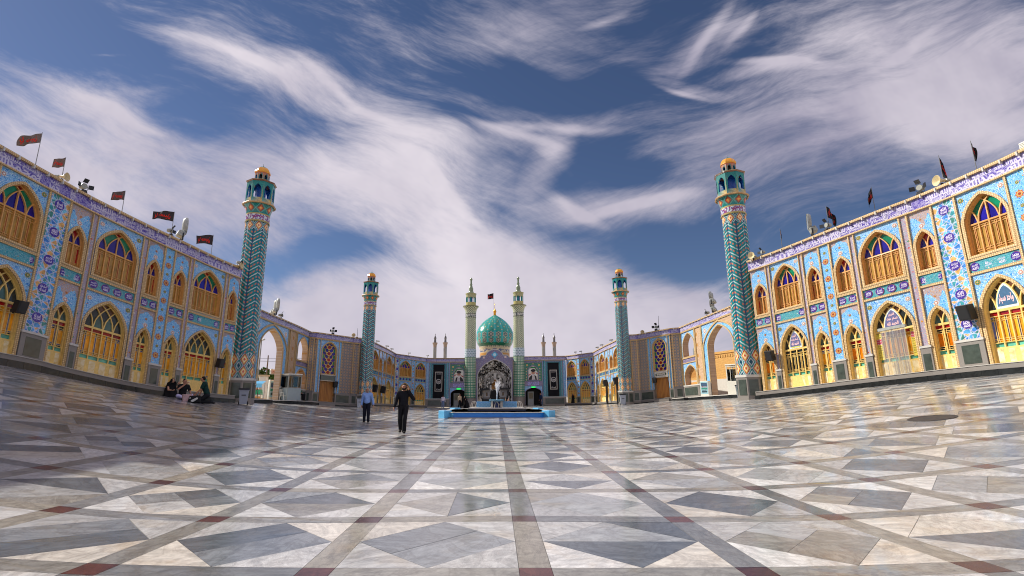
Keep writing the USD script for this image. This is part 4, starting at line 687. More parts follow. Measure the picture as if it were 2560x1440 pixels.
def make_shrine_minaret(label, loc):
    t = thing('shrine_minaret', label, 'minaret', loc)
    m = M(); m.lathe([(0.92, -.2), (.92, .1), (.86, .12), (.86, 1.25), (.9, 1.27), (.9, 1.35), (.8, 1.36)], 24); m.build('pedestal', 'granite', t, smooth=35)
    G, CR, DG = C(26, 120, 94), C(200, 198, 172), C(30, 70, 60)
    def check(T, H):
        a, b = T / (2 * math.pi / 22), H / .23; fa, fb = np.abs(a - np.floor(a) - .5), np.abs(b - np.floor(b) - .5); k = np.clip((H - 2.2) / 4.5, 0, 1)
        base = np.array(G) * (1 - .35 * k[..., None]) + np.array(CR) * .35 * k[..., None]; c = base.copy(); c[(fa < .27) & (fb < .27)] = C(205, 205, 180); c[(fa > .44) | (fb > .44)] = K(G, .75); return c
    def tiles(T, H):
        a, b = T / (2 * math.pi / 22), H / .24; r = np.floor(b).astype(int); a = a + .5 * (r % 2); fa, fb = a - np.floor(a), b - np.floor(b); return select(T.shape, PALE, ((fa < .5) & (fb < .55), C(30, 90, 90)))
    def lattice(T, H):
        a, b = T / (2 * math.pi / 15), H / .3; p, q = a + b, a - b; fp, fq = p - np.floor(p), q - np.floor(q); return select(T.shape, C(56, 100, 78), ((fp < .36) | (fq < .36), C(200, 196, 164)), ((np.abs(fp - .62) < .1) & (np.abs(fq - .62) < .1), C(150, 150, 110)))
    def script(T, H):
        n = meshkit.noise(np.stack([np.cos(T) * 16, np.sin(T) * 16, H * 7], -1)); return select(T.shape, C(186, 184, 170), (n > .55, C(60, 70, 70)), ((H < 12.8) | (H > 13.25), C(90, 90, 60)))
    for nm, r0, r1, h0, h1, pt in (('checkered_shaft', .8, .79, 1.36, 7.0, check), ('tiled_band', .82, .82, 7.0, 8.15, tiles), ('lattice_shaft', .785, .76, 8.15, 12.7, lattice), ('inscription_band', .78, .78, 12.7, 13.32, script)):
        m = M(); painted_tube(m, lambda T, H, r0=r0, r1=r1, h0=h0, h1=h1: r0 + (r1 - r0) * (H - h0) / (h1 - h0), h0, h1, .06, pt, n=132); m.build(nm, 'glazed', t, smooth=True)
    m = M(); painted_tube(m, lambda T, H: .78 + .32 * ((H - 13.32) / .98) ** 2.2, 13.32, 14.3, .06, lattice, n=132); m.lathe([(1.1, 14.28), (1.17, 14.3), (1.17, 14.42), (.5, 14.42)], 32, col=C(120, 116, 80)); m.build('flared_balcony', 'glazed', t, smooth=40)
    m = M(); m.lathe([(.74, 14.42), (.74, 14.95), (.7, 14.97), (.3, 14.98)], 24, col=C(170, 160, 100)); m.build('balcony_parapet', 'glazed', t, smooth=40)
    for i in range(8): m = M(); a = 2 * math.pi * i / 8; m.lathe([(.07, 14.95), (.07, 15.75)], 8, (.66 * math.cos(a), .66 * math.sin(a), 0), C(16, 120, 110)); m.build('column', 'glazed', t, smooth=True)
    m = M(); m.lathe([(.24, 14.9), (.24, 15.9)], 12); m.build('stair_core', 'deep_blue', t)
    m = M(); m.lathe([(.3, 15.7), (.73, 15.72), (.75, 16.15), (.82, 16.2), (.82, 16.3), (.3, 16.36)], 28, col=C(160, 156, 110)); m.build('canopy', 'glazed', t, smooth=40)
    def cone(T, H): return lattice(T * .6, H * 1.5)
    m = M(); m.lathe([(.5, 16.34), (.42, 16.5), (.34, 16.62), (.3, 16.9), (.33, 17.05), (.24, 17.3), (.16, 17.55), (.2, 17.72), (.13, 17.86), (.13, 18.3), (.2, 18.4), (.19, 18.55), (.07, 18.7), (0, 18.76)], 16, col=C(120, 130, 104)); m.build('spire', 'glazed', t, smooth=50)
    return t
SM = make_shrine_minaret('left minaret of the shrine portal, green and white checks, lattice above', (-3.68, 71.6, -.17))
copy(SM, 'shrine_minaret', 'right minaret of the shrine portal, green and white checks, lattice above', 'minaret', (3.28, 71.6, 0.0), 40, 1.0)
def make_far_minaret(label, loc):
    t = thing('distant_minaret', label, 'minaret', loc, group=None)
    def pt(T, H):
        a, b = T / (2 * math.pi / 8), H / .5; return select(T.shape, C(150, 138, 124), ((a - np.floor(a) < .3), C(96, 104, 110)), ((b - np.floor(b) < .15), C(170, 160, 140)))
    m = M(); painted_tube(m, lambda T, H: .36 + 0 * T, 0, 11.6, .25, pt, n=32); m.build('shaft', 'glazed', t, smooth=True)
    m = M(); m.lathe([(.36, 11.5), (.4, 12.0), (.55, 12.35), (.55, 12.5), (.32, 12.55)], 16, col=C(136, 116, 102)); m.build('balcony', 'glazed', t, smooth=40)
    m = M(); m.lathe([(.3, 12.5), (.24, 12.8), (.22, 13.3), (.3, 13.4), (.2, 13.7), (.1, 13.95), (.04, 14.1), (.08, 14.25), (.01, 14.45)], 12, col=C(96, 92, 92)); m.build('spire', 'glazed', t, smooth=50); return t
FM = make_far_minaret('outer left of the two small distant minarets above the left wing', (-12.9, 105, 0))
copy(FM, 'distant_minaret', 'inner right one of the two small distant minarets left of the dome', 'minaret', (-10.72, 105, .05))
copy(FM, 'distant_minaret', 'inner one of the two small distant minarets right of the dome', 'minaret', (10.03, 105, .1))
copy(FM, 'distant_minaret', 'outer one of the two small distant minarets right of the dome', 'minaret', (12.32, 105, .1))

# ------------------------------------------------------------ gate walls
def gate(name, label, W, arch_c, small_c, pil, s_end):
    B = thing(name, label, 'gate wall', loc=W.at(arch_c, 0, 0), world=True); H = W.H; TH = 1.3
    Oi = arch(arch_c, 4.3, -.3, 4.2, 5.85, 18); Oo = arch(arch_c, 5.9, -.3, 4.2, 6.18, 18); su, sl = arch(small_c, 2.5, 3.95, 5.0, 6.1, 12), arch(small_c, 2.5, 1.0, 2.2, 3.12, 12)
    body = rect(0, -.5, s_end, H - .03).difference(unary_union([Oi, su, sl])); m = M(); W.ext(m, body.segmentize(1.0), -.5, -.01, back=True); m.build('wall', 'plain_brick', B)
    band = Oo.difference(Oi).intersection(rect(0, 1.3, s_end, 9)); m = M()
    def paint(p):
        n = meshkit.noise(np.stack([p[:, 0] * 5, p[:, 1] * 5, p[:, 0] * 0], -1)); c = np.where((n > .6)[:, None], np.array(C(190, 190, 200)), np.where((n > .46)[:, None], np.array(C(60, 60, 150)), np.where((n > .3)[:, None], np.array(C(40, 150, 170)), np.array(C(30, 90, 150))))); return c
    W.flat(m, band, .004); m.build('arch_band', 'cyan_tile', B)
    t = M(); W.ext(t, Oi.buffer(.1).difference(Oi).intersection(rect(0, 1.3, 99, 9)), 0, .07); W.ext(t, Oo.buffer(.12).difference(Oo.buffer(-.02)).intersection(rect(0, 1.3, 99, 9)), 0, .08)
    sp0, sp1 = arch_c - 3.15, arch_c + 3.15; spand = rect(sp0, 4.3, sp1, 6.3).difference(Oo.buffer(.12)); W.flat(M(), spand, .004).build('spandrel_tile', 'blue_tile', B)
    for sd in (-1, 1): rosette(W, B, arch_c + sd * 2.55, 5.75, .28, WHITE_R)
    for y0 in (6.3,): W.box(t, 0, s_end, y0, y0 + .1, 0, .1)
    for x in (sp0, sp1, pil[0], pil[1], small_c - 1.62, small_c + 1.62): W.box(t, x - .05, x + .05, 1.35, 6.3, 0, .08)
    a, b = small_c - 1.6, small_c + 1.6; W.flat(M(), rect(a, 3.85, b, 6.3).difference(su.buffer(.09)), .004).build('tile_panel', 'blue_tile', B); W.flat(M(), rect(a, .95, b, 3.35).difference(sl.buffer(.09)), .004).build('tile_panel', 'blue_tile', B); W.flat(M(), rect(a, 3.4, b, 3.8), .004).build('tile_panel', 'violet_tile', B)
    W.ext(t, su.buffer(.09).difference(su), 0, .06); W.ext(t, sl.buffer(.09).difference(sl).intersection(rect(0, 1, 99, 9)), 0, .06); W.box(t, a, b, 3.8, 3.88, 0, .07); W.box(t, a, b, 3.34, 3.42, 0, .07)
    W.flat(M(), rect(min(pil), 1.3, max(pil), 6.3), .004).build('brick_pilaster', 'plain_brick', B); t.build('brick_trim', 'brick_trim', B)
    # lattice screen in the lower small arch
    l = M(); bars = []
    for i in range(-12, 13):
        for sg in (-1, 1): bars.append(LineString([(small_c + i * .22 - 2 * sg, 1 - 1.0), (small_c + i * .22 + 2 * sg, 5.0)]).buffer(.028, cap_style='flat'))
    W.ext(l, unary_union(bars).intersection(sl).intersection(rect(0, 2.0, 99, 9)), -.44, -.4, back=True); W.ext(l, sl.intersection(rect(0, .9, 99, 1.6)), -.45, -.405, back=True); l.build('lattice_screen', 'ochre_brick', B)
    for x0, x1 in ((-.1, arch_c - 2.2), (arch_c + 2.2, a - .02), (a, s_end)):
        d = M(); W.box(d, x0, x1, .25, 1.22, -.3, .1); d.build('stone_pier', 'granite', B); d = M(); W.box(d, x0 - .03, x1 + .03, 1.22, 1.32, -.3, .13); d.build('pier_cap', 'white_stone', B)
        d = M(); W.box(d, x0 + .2, x1 - .2, .38, 1.1, .1, .112); d.build('stone_slab', 'green_slab', B)
        plinth_m = M(); W.box(plinth_m, x0, x1, -.3, .25, -.3, .25); plinth_m.build('plinth', 'granite', B)
    cornice(W, B, 0, s_end)
    return B
plain('ochre_brick', C(186, 132, 66), 0.6, var=0.25, scale=14)
WGL = Wall([(-18.3, 32.5, 1.0), (-18.3, 36.0, .98), (-18.3, 41, .86), (-18.35, 45, .78), (-18.4, 49.2, .62)], 6.9)
gate('gate_wall', 'left gate wall in shade, tall open pointed arch onto the street', WGL, 3.5 + 4.55, 3.5 + 11.3, (3.5 + 8.05, 3.5 + 9.4), 16.6)
WGR = Wall([(18.5, 32.5, 1.4), (18.5, 35.5, 1.36), (18.4, 39, 1.27), (18.2, 44, 1.13), (18.05, 48.4, 1.0)], 6.9)
gate('gate_wall', 'right gate wall in sun, tall open pointed arch onto a plastered lane', WGR, 3.0 + 5.1, 3.0 + 11.2, (3.0 + 8.4, 3.0 + 9.75), 15.8)

# ------------------------------------------------------------ corner blocks with a tall window of stars above a wooden door
mat('varnished_wood', {'g': ('geometry', {}), 'w': ('wave_texture', {'scale': 3.0, 'distortion': 6.0, 'detail': 3.0, 'bands_direction': 'x'}), 'r': ('rgb_ramp', {'ramp': [(0, C(150, 92, 36)), (1, C(196, 134, 60))]}), 'p': ('principled_bsdf', {'roughness': .4})}, [('g.position', 'w.vector'), ('w.fac', 'r.fac'), ('r.color', 'p.base_color')])
def corner_block(name, label, faces, main, win, strips, brick, sign_text):
    W0 = faces[main]; B = thing(name, label, 'building', loc=W0.at(W0.L / 2, 0, 0), world=True)
    for i, W in enumerate(faces):
        m = M(); W.box(m, 0, W.L, -.5, W.H - .03, -1.6, -.3, step=2.0); m.build('wall', 'plain_brick', B)
        cornice(W, B, -.02, W.L + .02); d = M(); W.box(d, -.02, W.L + .02, .12, 1.2, -.3, .08); 
        t = M(); W.box(t, 0, W.L, 6.28, 6.38, 0, .09)
        if i != main:
            d.build('stone_pier', 'granite', B); W.flat(M(), rect(0, 1.2, W.L, 6.3), 0).build('brick_panel', 'girih_brick', B)
            for x in (.12, W.L - .12): W.box(t, x - .05, x + .05, 1.3, 6.28, 0, .05)
            n = max(1, int(W.L / 1.0))
            for q in range(n): s = M(); W.box(s, .15 + (W.L - .3) * q / n + .06, .15 + (W.L - .3) * (q + 1) / n - .06, .3, 1.05, .08, .092); s.build('stone_slab', 'green_slab', B)
        else:
            a, b = win; c, w = (a + b) / 2, b - a; O = arch(c, w, 2.95, 5.35, 6.1, 12); D = rect(a, .25, b, 2.95); R_ = O.buffer(.1)
            W.flat(M(), rect(strips[1], 1.2, strips[2], 6.3).difference(unary_union([R_, D.buffer(.1)])), 0).build('tile_panel', 'blue_tile', B); W.ext(t, R_.difference(unary_union([O, D])).intersection(rect(0, 2.3, 9, 9)), 0, .06); W.ext(t, O.difference(O.buffer(-.02)), -.3, 0)
            for x0, x1 in (strips[:2], strips[2:]):
                W.flat(M(), rect(x0, 1.2, x1, 6.3), .004).build('tile_strip', 'cyan_tile', B)
                for x in (x0, x1): W.box(t, x - .035, x + .035, 1.2, 6.28, 0, .06)
            for x0, x1 in ((0, strips[0]), (strips[3], W.L)):
                if x1 - x0 > .05: W.flat(M(), rect(x0, 1.2, x1, 6.3), 0).build('brick_panel', 'girih_brick', B)
            d = M()
            for x0, x1 in ((-.02, a - .12), (b + .12, W.L + .02)):
                d = M(); W.box(d, x0, x1, .12, 1.2, -.3, .08); d.build('stone_pier', 'granite', B); s = M(); W.box(s, x0 + .12, x1 - .12, .3, 1.05, .08, .092); s.build('stone_slab', 'green_slab', B)
            # star window
            bars, panes = [O.difference(O.buffer(-.05))], []
            y = 3.15; rows = []
            while y < 6.0: rows.append(y); y += .62
            r6, r3 = w * .17, w * .13
            for q, yy in enumerate(rows):
                panes.append((star(c, yy, r6, 6, .62), 'red'))
                for sd in (-1, 1):
                    panes.append((affinity.rotate(affinity.scale(Point(c + sd * w * .33, yy).buffer(r3), 1.15, .8), sd * 20), 'blue')); panes.append((affinity.rotate(affinity.scale(Point(c + sd * w * .17, yy + .31).buffer(r3), .85, 1.1), -sd * 25), 'blue'))
                    panes.append((Point(c + sd * w * .46, yy + .3).buffer(r3 * 1.2), 'green')); panes.append((Point(c + sd * w * .33, yy + .16).buffer(r3 * .5), 'olive')); panes.append((Point(c + sd * w * .33, yy - .16).buffer(r3 * .5), 'olive'))
                panes.append((Point(c, yy + .31).buffer(r3 * .55), 'olive'))
            inner = O.buffer(-.05); fr = M(); cut = unary_union([p for p, _ in panes]).intersection(inner); back = [inner.difference(unary_union([p.buffer(.025) for p, _ in panes]))]
            W.ext(fr, O.difference(cut).difference(back[0].buffer(-.012)), -.2, -.13); win_ = fr.build('star_window', 'yellow_paint', B)
            taken = Polygon(); pm = M()
            W.flat(pm, inner, -.19, GLASS['olive'])
            pm.build('backing_pane', 'stained_glass', win_)
            for p, col in panes:
                p = p.intersection(inner).difference(taken); taken = taken.union(p)
                if p.area > .002: W.flat(M(), p, -.18, K(GLASS[col], RG.uniform(.8, 1.3))).build('pane', 'stained_glass', win_)
            sg = M(); W.ext(sg, rect(a - .02, 2.38, b + .02, 2.86), -.12, .03, C(205, 200, 190) if sign_text else C(92, 100, 92)); W.ext(sg, rect(a - .05, 2.86, b + .05, 2.93), -.12, .05, C(200, 190, 180)); W.ext(sg, rect(a - .05, 2.31, b + .05, 2.38), -.12, .05, C(190, 180, 160))
            if sign_text: W.ext(sg, unary_union([rect(c - w * .34, 2.5, c + w * .34, 2.74), Point(c - w * .34, 2.62).buffer(.12), Point(c + w * .34, 2.62).buffer(.12)]).difference(rect(c - w * .32, 2.53, c + w * .32, 2.71)), .03, .034, C(60, 80, 60)); W.write(sg, 'rahman', c, 2.66, w * .55, .034, C(150, 120, 40), h=.08); W.write(sg, 'hmd', c, 2.57, w * .5, .034, C(40, 60, 60), h=.07)
            sg.build('name_board' if sign_text else 'lintel', 'paint', B)
            for sd in (-1, 1):
                dm = M(); x0, x1 = sorted((c + sd * .012, c + sd * (w / 2 - .02))); W.ext(dm, rect(x0, .25, x1, 2.3), -.3, -.2)
                for y0, y1 in ((.38, .85), (.95, 2.15)): W.ext(dm, rect(x0 + .1, y0, x1 - .1, y1).difference(rect(x0 + .16, y0 + .06, x1 - .16, y1 - .06)), -.2, -.17)
                dm.build('wooden_door', 'varnished_wood', B)
            st = M(); W.box(st, a - .1, b + .1, -.1, .25, -.4, .35); st.build('door_step', 'granite', B)
        t.build('brick_trim', 'brick_trim', B); plinth(W, B, -.02, W.L + .02, stones=False, d=.16, kh=.1)
        for x in (0, W.L): pass
    return B
PL2 = Wall([(-17.7, 48.72, .58), (-14.7, 50.95, .33)], 6.9); PL3 = Wall([(-14.68, 50.97, .33), (-13.9, 51.05, .28)], 6.9); PL1 = Wall([(-18.35, 48.66, .62), (-17.72, 48.70, .58)], 6.9)
corner_block('corner_house', 'shaded brick corner house with star window over brown double door, left', [PL1, PL2, PL3], 1, (.75, 2.1), (.18, .5, 2.36, 2.64), None, False)
PR2 = Wall([(14.55, 50.8, .63), (17.15, 48.62, .95)], 6.9); PR3 = Wall([(13.7, 50.95, .6), (14.53, 50.85, .63)], 6.9); PR1 = Wall([(17.17, 48.6, .95), (18.05, 48.4, 1.0)], 6.9)
corner_block('corner_house', 'sunlit brick corner house with star window and white name board, right', [PR3, PR2, PR1], 1, (1.52, 2.8), (.95, 1.25, 3.03, 3.3), None, True)

# ------------------------------------------------------------ curved wings
def wing(label, parts):
    B = None
    for pts, mods in parts:
        W = Wall(pts, 6.9)
        if B is None: B = thing('arcade_wing', label, 'building', loc=W.at(6, 0, 0), world=True)
        mass(W, B, 0, W.L, 4.0); cornice(W, B, 0, W.L, brackets=False, lettering=True); plinth(W, B, 0, W.L, stones=False, d=.3, kh=.12)
        for kind, a, b in mods:
            if kind in ('L', 'S'): bay(W, B, a, b, kind == 'L', fine=False, doorkw={})
            else: pilaster(W, B, a, b, kind, fine=False)
WING = lambda o: [('S', .6, 1.95), ('thin', 1.95, 2.15), ('L', 2.15, 5.45), ('thin', 5.45, 5.7), ('S', 5.7, 7.05), ('M', 7.05, 7.7), ('S', 7.7, 9.1), ('thin', 9.1, 9.35), ('L', 9.35, 12.4), ('thin', 12.4, 12.6), ('S', 12.6, 14.0)]
wing('shaded two storey arcade wing curving between far left minaret and shrine', [([(-13.85, 52.4, .4), (-13.6, 57, .26), (-13.5, 62, .15), (-13.5, 66.9, .02)], WING(0)), ([(-13.5, 66.95, .02), (-11.8, 69.3, -.08), (-9.95, 71.6, -.2)], [('G', .05, .75), ('L', .8, 3.1), ('M', 3.1, 3.7), ('L', 3.75, 5.8)])])
wing('sunlit two storey arcade wing curving between shrine and far right minaret', [([(13.55, 53.4, .6), (13.5, 57, .52), (13.3, 60.5, .42), (13.15, 67.2, .23)], [('L', .9, 4.1), ('S', 4.2, 5.5), ('M', 5.5, 6.1), ('S', 6.1, 7.4), ('thin', 7.4, 7.6), ('L', 7.6, 10.6), ('thin', 10.6, 10.85), ('S', 10.85, 12.3), ('G', 12.3, 13.4)]), ([(13.15, 67.25, .23), (10.0, 71.6, .1)], [('G', .05, .7), ('L', .75, 2.7), ('M', 2.7, 3.25), ('L', 3.3, 5.3)])])

# ------------------------------------------------------------ the shrine
CF = Wall([(-10.2, 71.65, -.2), (-6, 71.8, -.2), (6, 71.65, .05), (10.2, 71.65, .1)], 6.9)
mat('mirror_mosaic', {'g': ('geometry', {}), 'v': ('voronoi_texture', {'scale': 3.4, 'feature': 'f1', 'randomness': .8}), 'sc': ('separate_color', {}), 'r': ('rgb_ramp', {'ramp': [(0, C(20, 20, 20)), (.32, C(70, 66, 60)), (.5, C(150, 146, 138)), (.7, C(225, 222, 215)), (1, C(240, 238, 232))]}), 'p': ('principled_bsdf', {'metallic': .35, 'roughness': .25})}, [('g.position', 'v.vector'), ('v.color', 'sc.color'), ('sc.r', 'r.fac'), ('r.color', 'p.base_color')])
mat('lit_green', {'e': ('emission', {'color': (0.05, 0.9, 0.15), 'strength': 0.6})}, [], 'e.emission')
SH = thing('shrine', 'shrine front with mirrored portal niche, green tiles and turquoise dome behind', 'shrine', loc=(-.2, 71.7, -.05), world=True)
def build_shrine():
    B, W = SH, CF; c = 10.0; P0, P1 = 7.35, 12.6
    for a, b in ((0, P0), (P1, W.L)): mass(W, B, a, b, 4.5, front=-2.1); cornice(W, B, a, b, brackets=False)
    for sd, x0 in ((-1, 0.25), (1, W.L - .25)):
        g = lambda a, b: (x0 - sd * a, x0 - sd * b) if sd < 0 else (x0 - b, x0 - a)
        def span(a, b): return (x0 + a, x0 + b) if sd < 0 else (x0 - b, x0 - a)
        t = M()
        for (a, b), mt in (((0, .4), 'blue_tile'), ((.45, .72), 'teal_tile'), ((2.88, 3.2), 'teal_tile'), ((3.2, 3.34), 'blue_tile')):
            p, q = span(a, b); W.flat(M(), rect(p, 1.24, q, 6.3), .02).build('tile_strip', mt, B)
            for x in (p, q): W.box(t, x - .025, x + .025, 1.24, 6.3, 0, .06)
        p, q = span(.72, 2.86); m = M(); W.ext(m, rect(p, 1.26, q, 6.15).difference(rect(p + .14, 1.26, q - .14, 6.0)), 0, .05); m.build('banner_recess', 'turquoise_paint', B); W.flat(M(), rect(p, 6.15, q, 6.3), .02).build('tile_strip', 'violet_tile', B)
        W.flat(M(), rect(p + .14, 1.24, q - .14, 6.0), -.02).build('tile_panel', 'teal_tile', B)
        p, q = span(0, 3.34); d = M(); W.box(d, p, q, .1, 1.16, -.4, .1); d.build('stone_pier', 'granite', B); d = M(); W.box(d, p, q, 1.16, 1.25, -.4, .13); d.build('pier_cap', 'white_stone', B); d = M(); W.box(d, p + .35, q - .35, .28, 1.02, .1, .112); d.build('stone_slab', 'green_slab', B)
        # door bay with a portrait panel over it
        p, q = span(3.42, 5.9); cc = (p + q) / 2 ; DO = arch(cc, q - p - .25, -.1, 1.9, 2.55); W.flat(M(), rect(p, -.1, q, 2.78).difference(DO), .0).build('tile_panel', 'blue_tile', B); W.ext(t, DO.buffer(.06).difference(DO), 0, .06)
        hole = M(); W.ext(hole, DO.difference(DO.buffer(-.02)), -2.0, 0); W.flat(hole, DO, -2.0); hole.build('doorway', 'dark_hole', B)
        f_ = M(); W.ext(f_, rect(cc - .75, 0, cc + .1, 2.0).difference(rect(cc - .65, 1.0, cc, 1.85)), -.9, -.84); f_.build('glazed_door', 'grey_metal', B); f_ = M(); W.flat(f_, rect(cc - .65, 1.0, cc, 1.85), -.87, C(130, 120, 96)); f_.build('notice', 'paint', B)
        W.flat(M(), rect(p, 2.82, q, 3.42), .03).build('inscription_panel', 'violet_tile', B); l = M()
        for r_, kk in enumerate(('hmd', 'rahman', 'karim')): W.write(l, kk, cc, 2.97 + r_ * .15, 1.7, .036, C(170, 160, 230), h=.2)
        l.build('lettering', 'glazed', B)
        PA = arch(cc, 1.35, 3.62, 4.9, 5.6); W.flat(M(), rect(p, 3.45, q, 6.05).difference(PA), .01).build('tile_panel', 'green_tile', B); W.ext(t, PA.buffer(.1).difference(PA), 0, .06); W.flat(M(), rect(p, 6.08, q, 6.3), .02).build('tile_strip', 'violet_tile', B)
        for ux, uy, r in ((-.85, 5.7, .17), (.85, 5.7, .17), (0, 5.88, .1)): rosette(W, B, cc + ux, uy, r, (C(190, 160, 70), C(210, 190, 120), C(200, 120, 60)))
        for uy in (5.2, 4.8, 4.4, 4.0, 3.65):
            for ux in (-.95, .95): rosette(W, B, cc + ux, uy, .1, (C(190, 180, 120), C(190, 110, 100), C(200, 190, 150)))
        for y in (2.78, 3.42, 6.05): W.box(t, p, q, y, y + .06, 0, .07)
        sg = M(); W.box(sg, cc - .28, cc + .28, 2.5, 2.68, .05, .12); sg.build('lit_sign', 'lit_green', B); t.build('brick_trim', 'violet_tile', B)
    # portal
    O = arch(c, 4.75, -.1, 4.35, 6.6, 20); top = Polygon([(P0, -.1), (P1, -.1), (P1, 6.95), (P1 - .5, 6.95), (P1 - .7, 7.25), (P1 - 1.35, 7.3), (P1 - 1.6, 7.75), (c + .55, 8.05), (c, 8.12), (c - .55, 8.05), (P0 + 1.6, 7.75), (P0 + 1.35, 7.3), (P0 + .7, 7.25), (P0 + .5, 6.95), (P0, 6.95)])
    m = M(); W.ext(m, top.difference(O), -.5, .0, back=True); m.build('portal_front', 'violet_tile', B)
    m = M(); W.ext(m, O.buffer(.1).difference(O), 0, .05); e = top.difference(top.buffer(-.1)).intersection(rect(P0, 6.8, P1, 9)); W.ext(m, e, 0, .06); m.build('portal_trim', 'white_stone', B)
    m = M(); W.ext(m, affinity.rotate(rect(c - .33, 7.0, c + .33, 7.66), 45), .001, .03, C(70, 170, 205)); W.ext(m, Point(c, 7.33).buffer(.22), .03, .034, C(180, 215, 225)); m.build('medallion', 'glazed', B)
    for sd in (-1, 1):
        m = M(); W.ext(m, rect(c + sd * 1.55 - .14, 6.82, c + sd * 1.55 + .14, 7.1), .001, .02, C(225, 200, 190)); m.build('medallion', 'glazed', B)
    # niche: a vault of stepped mirror-work cells drawing in towards the back wall
    n = 9; rows = []
    for j in range(n + 1):
        k = j / n; w = 4.75 * (1 - .3 * k); A = np.array(arch(c, w, -.1, 4.35 - .5 * k, 6.6 - 1.3 * k ** .8, 20).exterior.coords)[:-1]; rows.append((A, -.5 - 2.6 * k))
    v, f = [], []; R = np.random.default_rng(5); q = len(rows[0][0])
    for (A, d0), (A2, d1) in zip(rows[:-1], rows[1:]):           # each step: a tread towards the back, then a riser
        for X, d in ((A, d0), (A, d1), (A2, d1)): v.append(np.column_stack([X, np.full(q, d)]) + np.column_stack([R.uniform(-.05, .05, (q, 2)), R.uniform(-.06, .06, q)]))
    for r_ in range(len(v) - 1):
        for i in range(q - 1): f.append([r_ * q + i, r_ * q + i + 1, (r_ + 1) * q + i + 1, (r_ + 1) * q + i])
    m = M(); vv = np.vstack(v); W.put(m, vv, np.vstack([np.array(f)[:, [0, 1, 2]], np.array(f)[:, [0, 2, 3]]])); m.build('mirror_vault', 'mirror_mosaic', B)
    BW = Polygon(rows[-1][0]); m = M(); W.flat(m, BW.buffer(.1), -3.12); m.build('back_wall', 'mirror_mosaic', B)
    I = arch(c, 2.7, -.1, 3.5, 4.95, 14); m = M(); W.ext(m, I.buffer(.24).difference(I.buffer(-.04)), -3.1, -2.75); m.build('inner_arch', 'white_stone', B)
    m = M()
    for y in np.arange(2.9, 4.7, .22):                             # rows of little cells under the inner arch
        for x in np.arange(c - 1.25, c + 1.26, .25):
            if I.contains(Point(x, y)) and R.random() < .8: W.ext(m, Polygon([(x - .1, y - .08), (x + .1, y - .08), (x, y + .1)]), -3.1, -2.95 + R.uniform(-.05, .1), K(C(200, 196, 186), R.uniform(.3, 1.1)))
    for sd in (-1, 1):
        for y in np.arange(3.0, 4.6, .24):
            for x in np.arange(1.55, 2.2, .22):
                X = c + sd * x * .72 - sd * .0
                if R.random() < .75: W.ext(m, rect(c + sd * (x - .02) - .08, y - .08, c + sd * (x - .02) + .08, y + .08), -2.6, -2.4 + R.uniform(-.05, .1), K(C(200, 196, 186), R.uniform(.25, 1.1)))
    m.build('mirror_cells', 'paint', B, kind='stuff')
    for sd in (-1, 1):
        a, b = sorted((c + sd * .75, c + sd * 2.3)); m = M(); W.box(m, a, b, 2.42, 2.66, -3.0, -1.6); m.build('dark_ledge', 'dark_metal', B); m = M(); W.ext(m, rect(a, 1.35, b, 2.42).difference(rect(c + sd * 1.25 - .2, 1.55, c + sd * 1.25 + .2, 2.05)), -2.95, -2.6, back=True); m.build('marble_panel', 'white_stone', B)
        m = M(); W.flat(m, rect(c + sd * 1.25 - .2, 1.55, c + sd * 1.25 + .2, 2.05), -2.8, C(120, 90, 50)); m.build('small_window', 'stained_glass', B); m = M(); W.ext(m, rect(a, .1, b, 1.35), -2.95, -2.65); m.build('marble_dado', 'granite', B)
        m = M(); W.ext(m, rect(c + sd * 1.4 - .55, .7, c + sd * 1.4 + .55, 1.1), -2.65, -2.6); m.build('dark_panel', 'dark_metal', B)
        m = M(); W.ext(m, affinity.scale(Point(c + sd * 1.95, 2.0).buffer(.26), .7, 1.6), -1.9, -1.6); m.build('loudspeaker', 'dark_metal', B)
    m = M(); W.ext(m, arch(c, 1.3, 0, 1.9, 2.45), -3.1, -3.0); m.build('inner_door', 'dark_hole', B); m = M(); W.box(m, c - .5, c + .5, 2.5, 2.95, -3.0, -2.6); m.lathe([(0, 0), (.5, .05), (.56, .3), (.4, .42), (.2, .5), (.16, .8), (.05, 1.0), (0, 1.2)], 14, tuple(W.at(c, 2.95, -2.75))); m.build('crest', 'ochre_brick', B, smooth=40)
    m = M(); W.box(m, P0, P1, -.3, .06, -3.2, .25); m.build('threshold', 'white_stone', B)
    # roof mass behind the portal, drum, dome
    m = M(); X0, X1 = -2.55, 2.2; m.box((-.18, 77.6, 3.4), (5.0, 5.4, 7.3)); m.build('dome_base', 'plaster', B)
    cx, cy = -.19, 78.0; m = M()
    def drum(T, H):
        n = meshkit.noise(np.stack([np.cos(T) * 12, np.sin(T) * 12, H * 6], -1)); a = T / (2 * math.pi / 48); return select(T.shape, C(196, 180, 150), ((H > 8.0) & (H < 8.5) & (n > .5), C(70, 80, 120)), ((H > 8.72) & (np.abs(a - np.floor(a) - .5) < .22), C(50, 80, 70)), (H < 7.9, C(180, 130, 60)))
    painted_tube(m, lambda T, H: 2.35 + .1 * (H > 8.65), 7.0, 8.95, .12, drum, n=120); mm = M(); mm.add(np.vstack(m.v) + [cx, cy, 0], np.vstack(m.f), np.vstack(m.uv), np.vstack(m.c)); mm.build('drum', 'glazed', B, smooth=40)
    prof = np.array([(2.42, 8.95), (2.62, 9.2), (2.8, 9.55), (2.91, 10.0), (2.95, 10.55), (2.9, 11.05), (2.74, 11.55), (2.45, 12.1), (2.05, 12.62), (1.55, 13.1), (1.0, 13.5), (.5, 13.8), (.14, 14.0), (.0, 14.04)]); zz = prof[:, 1]; pf = PchipInterpolator(zz, prof[:, 0])
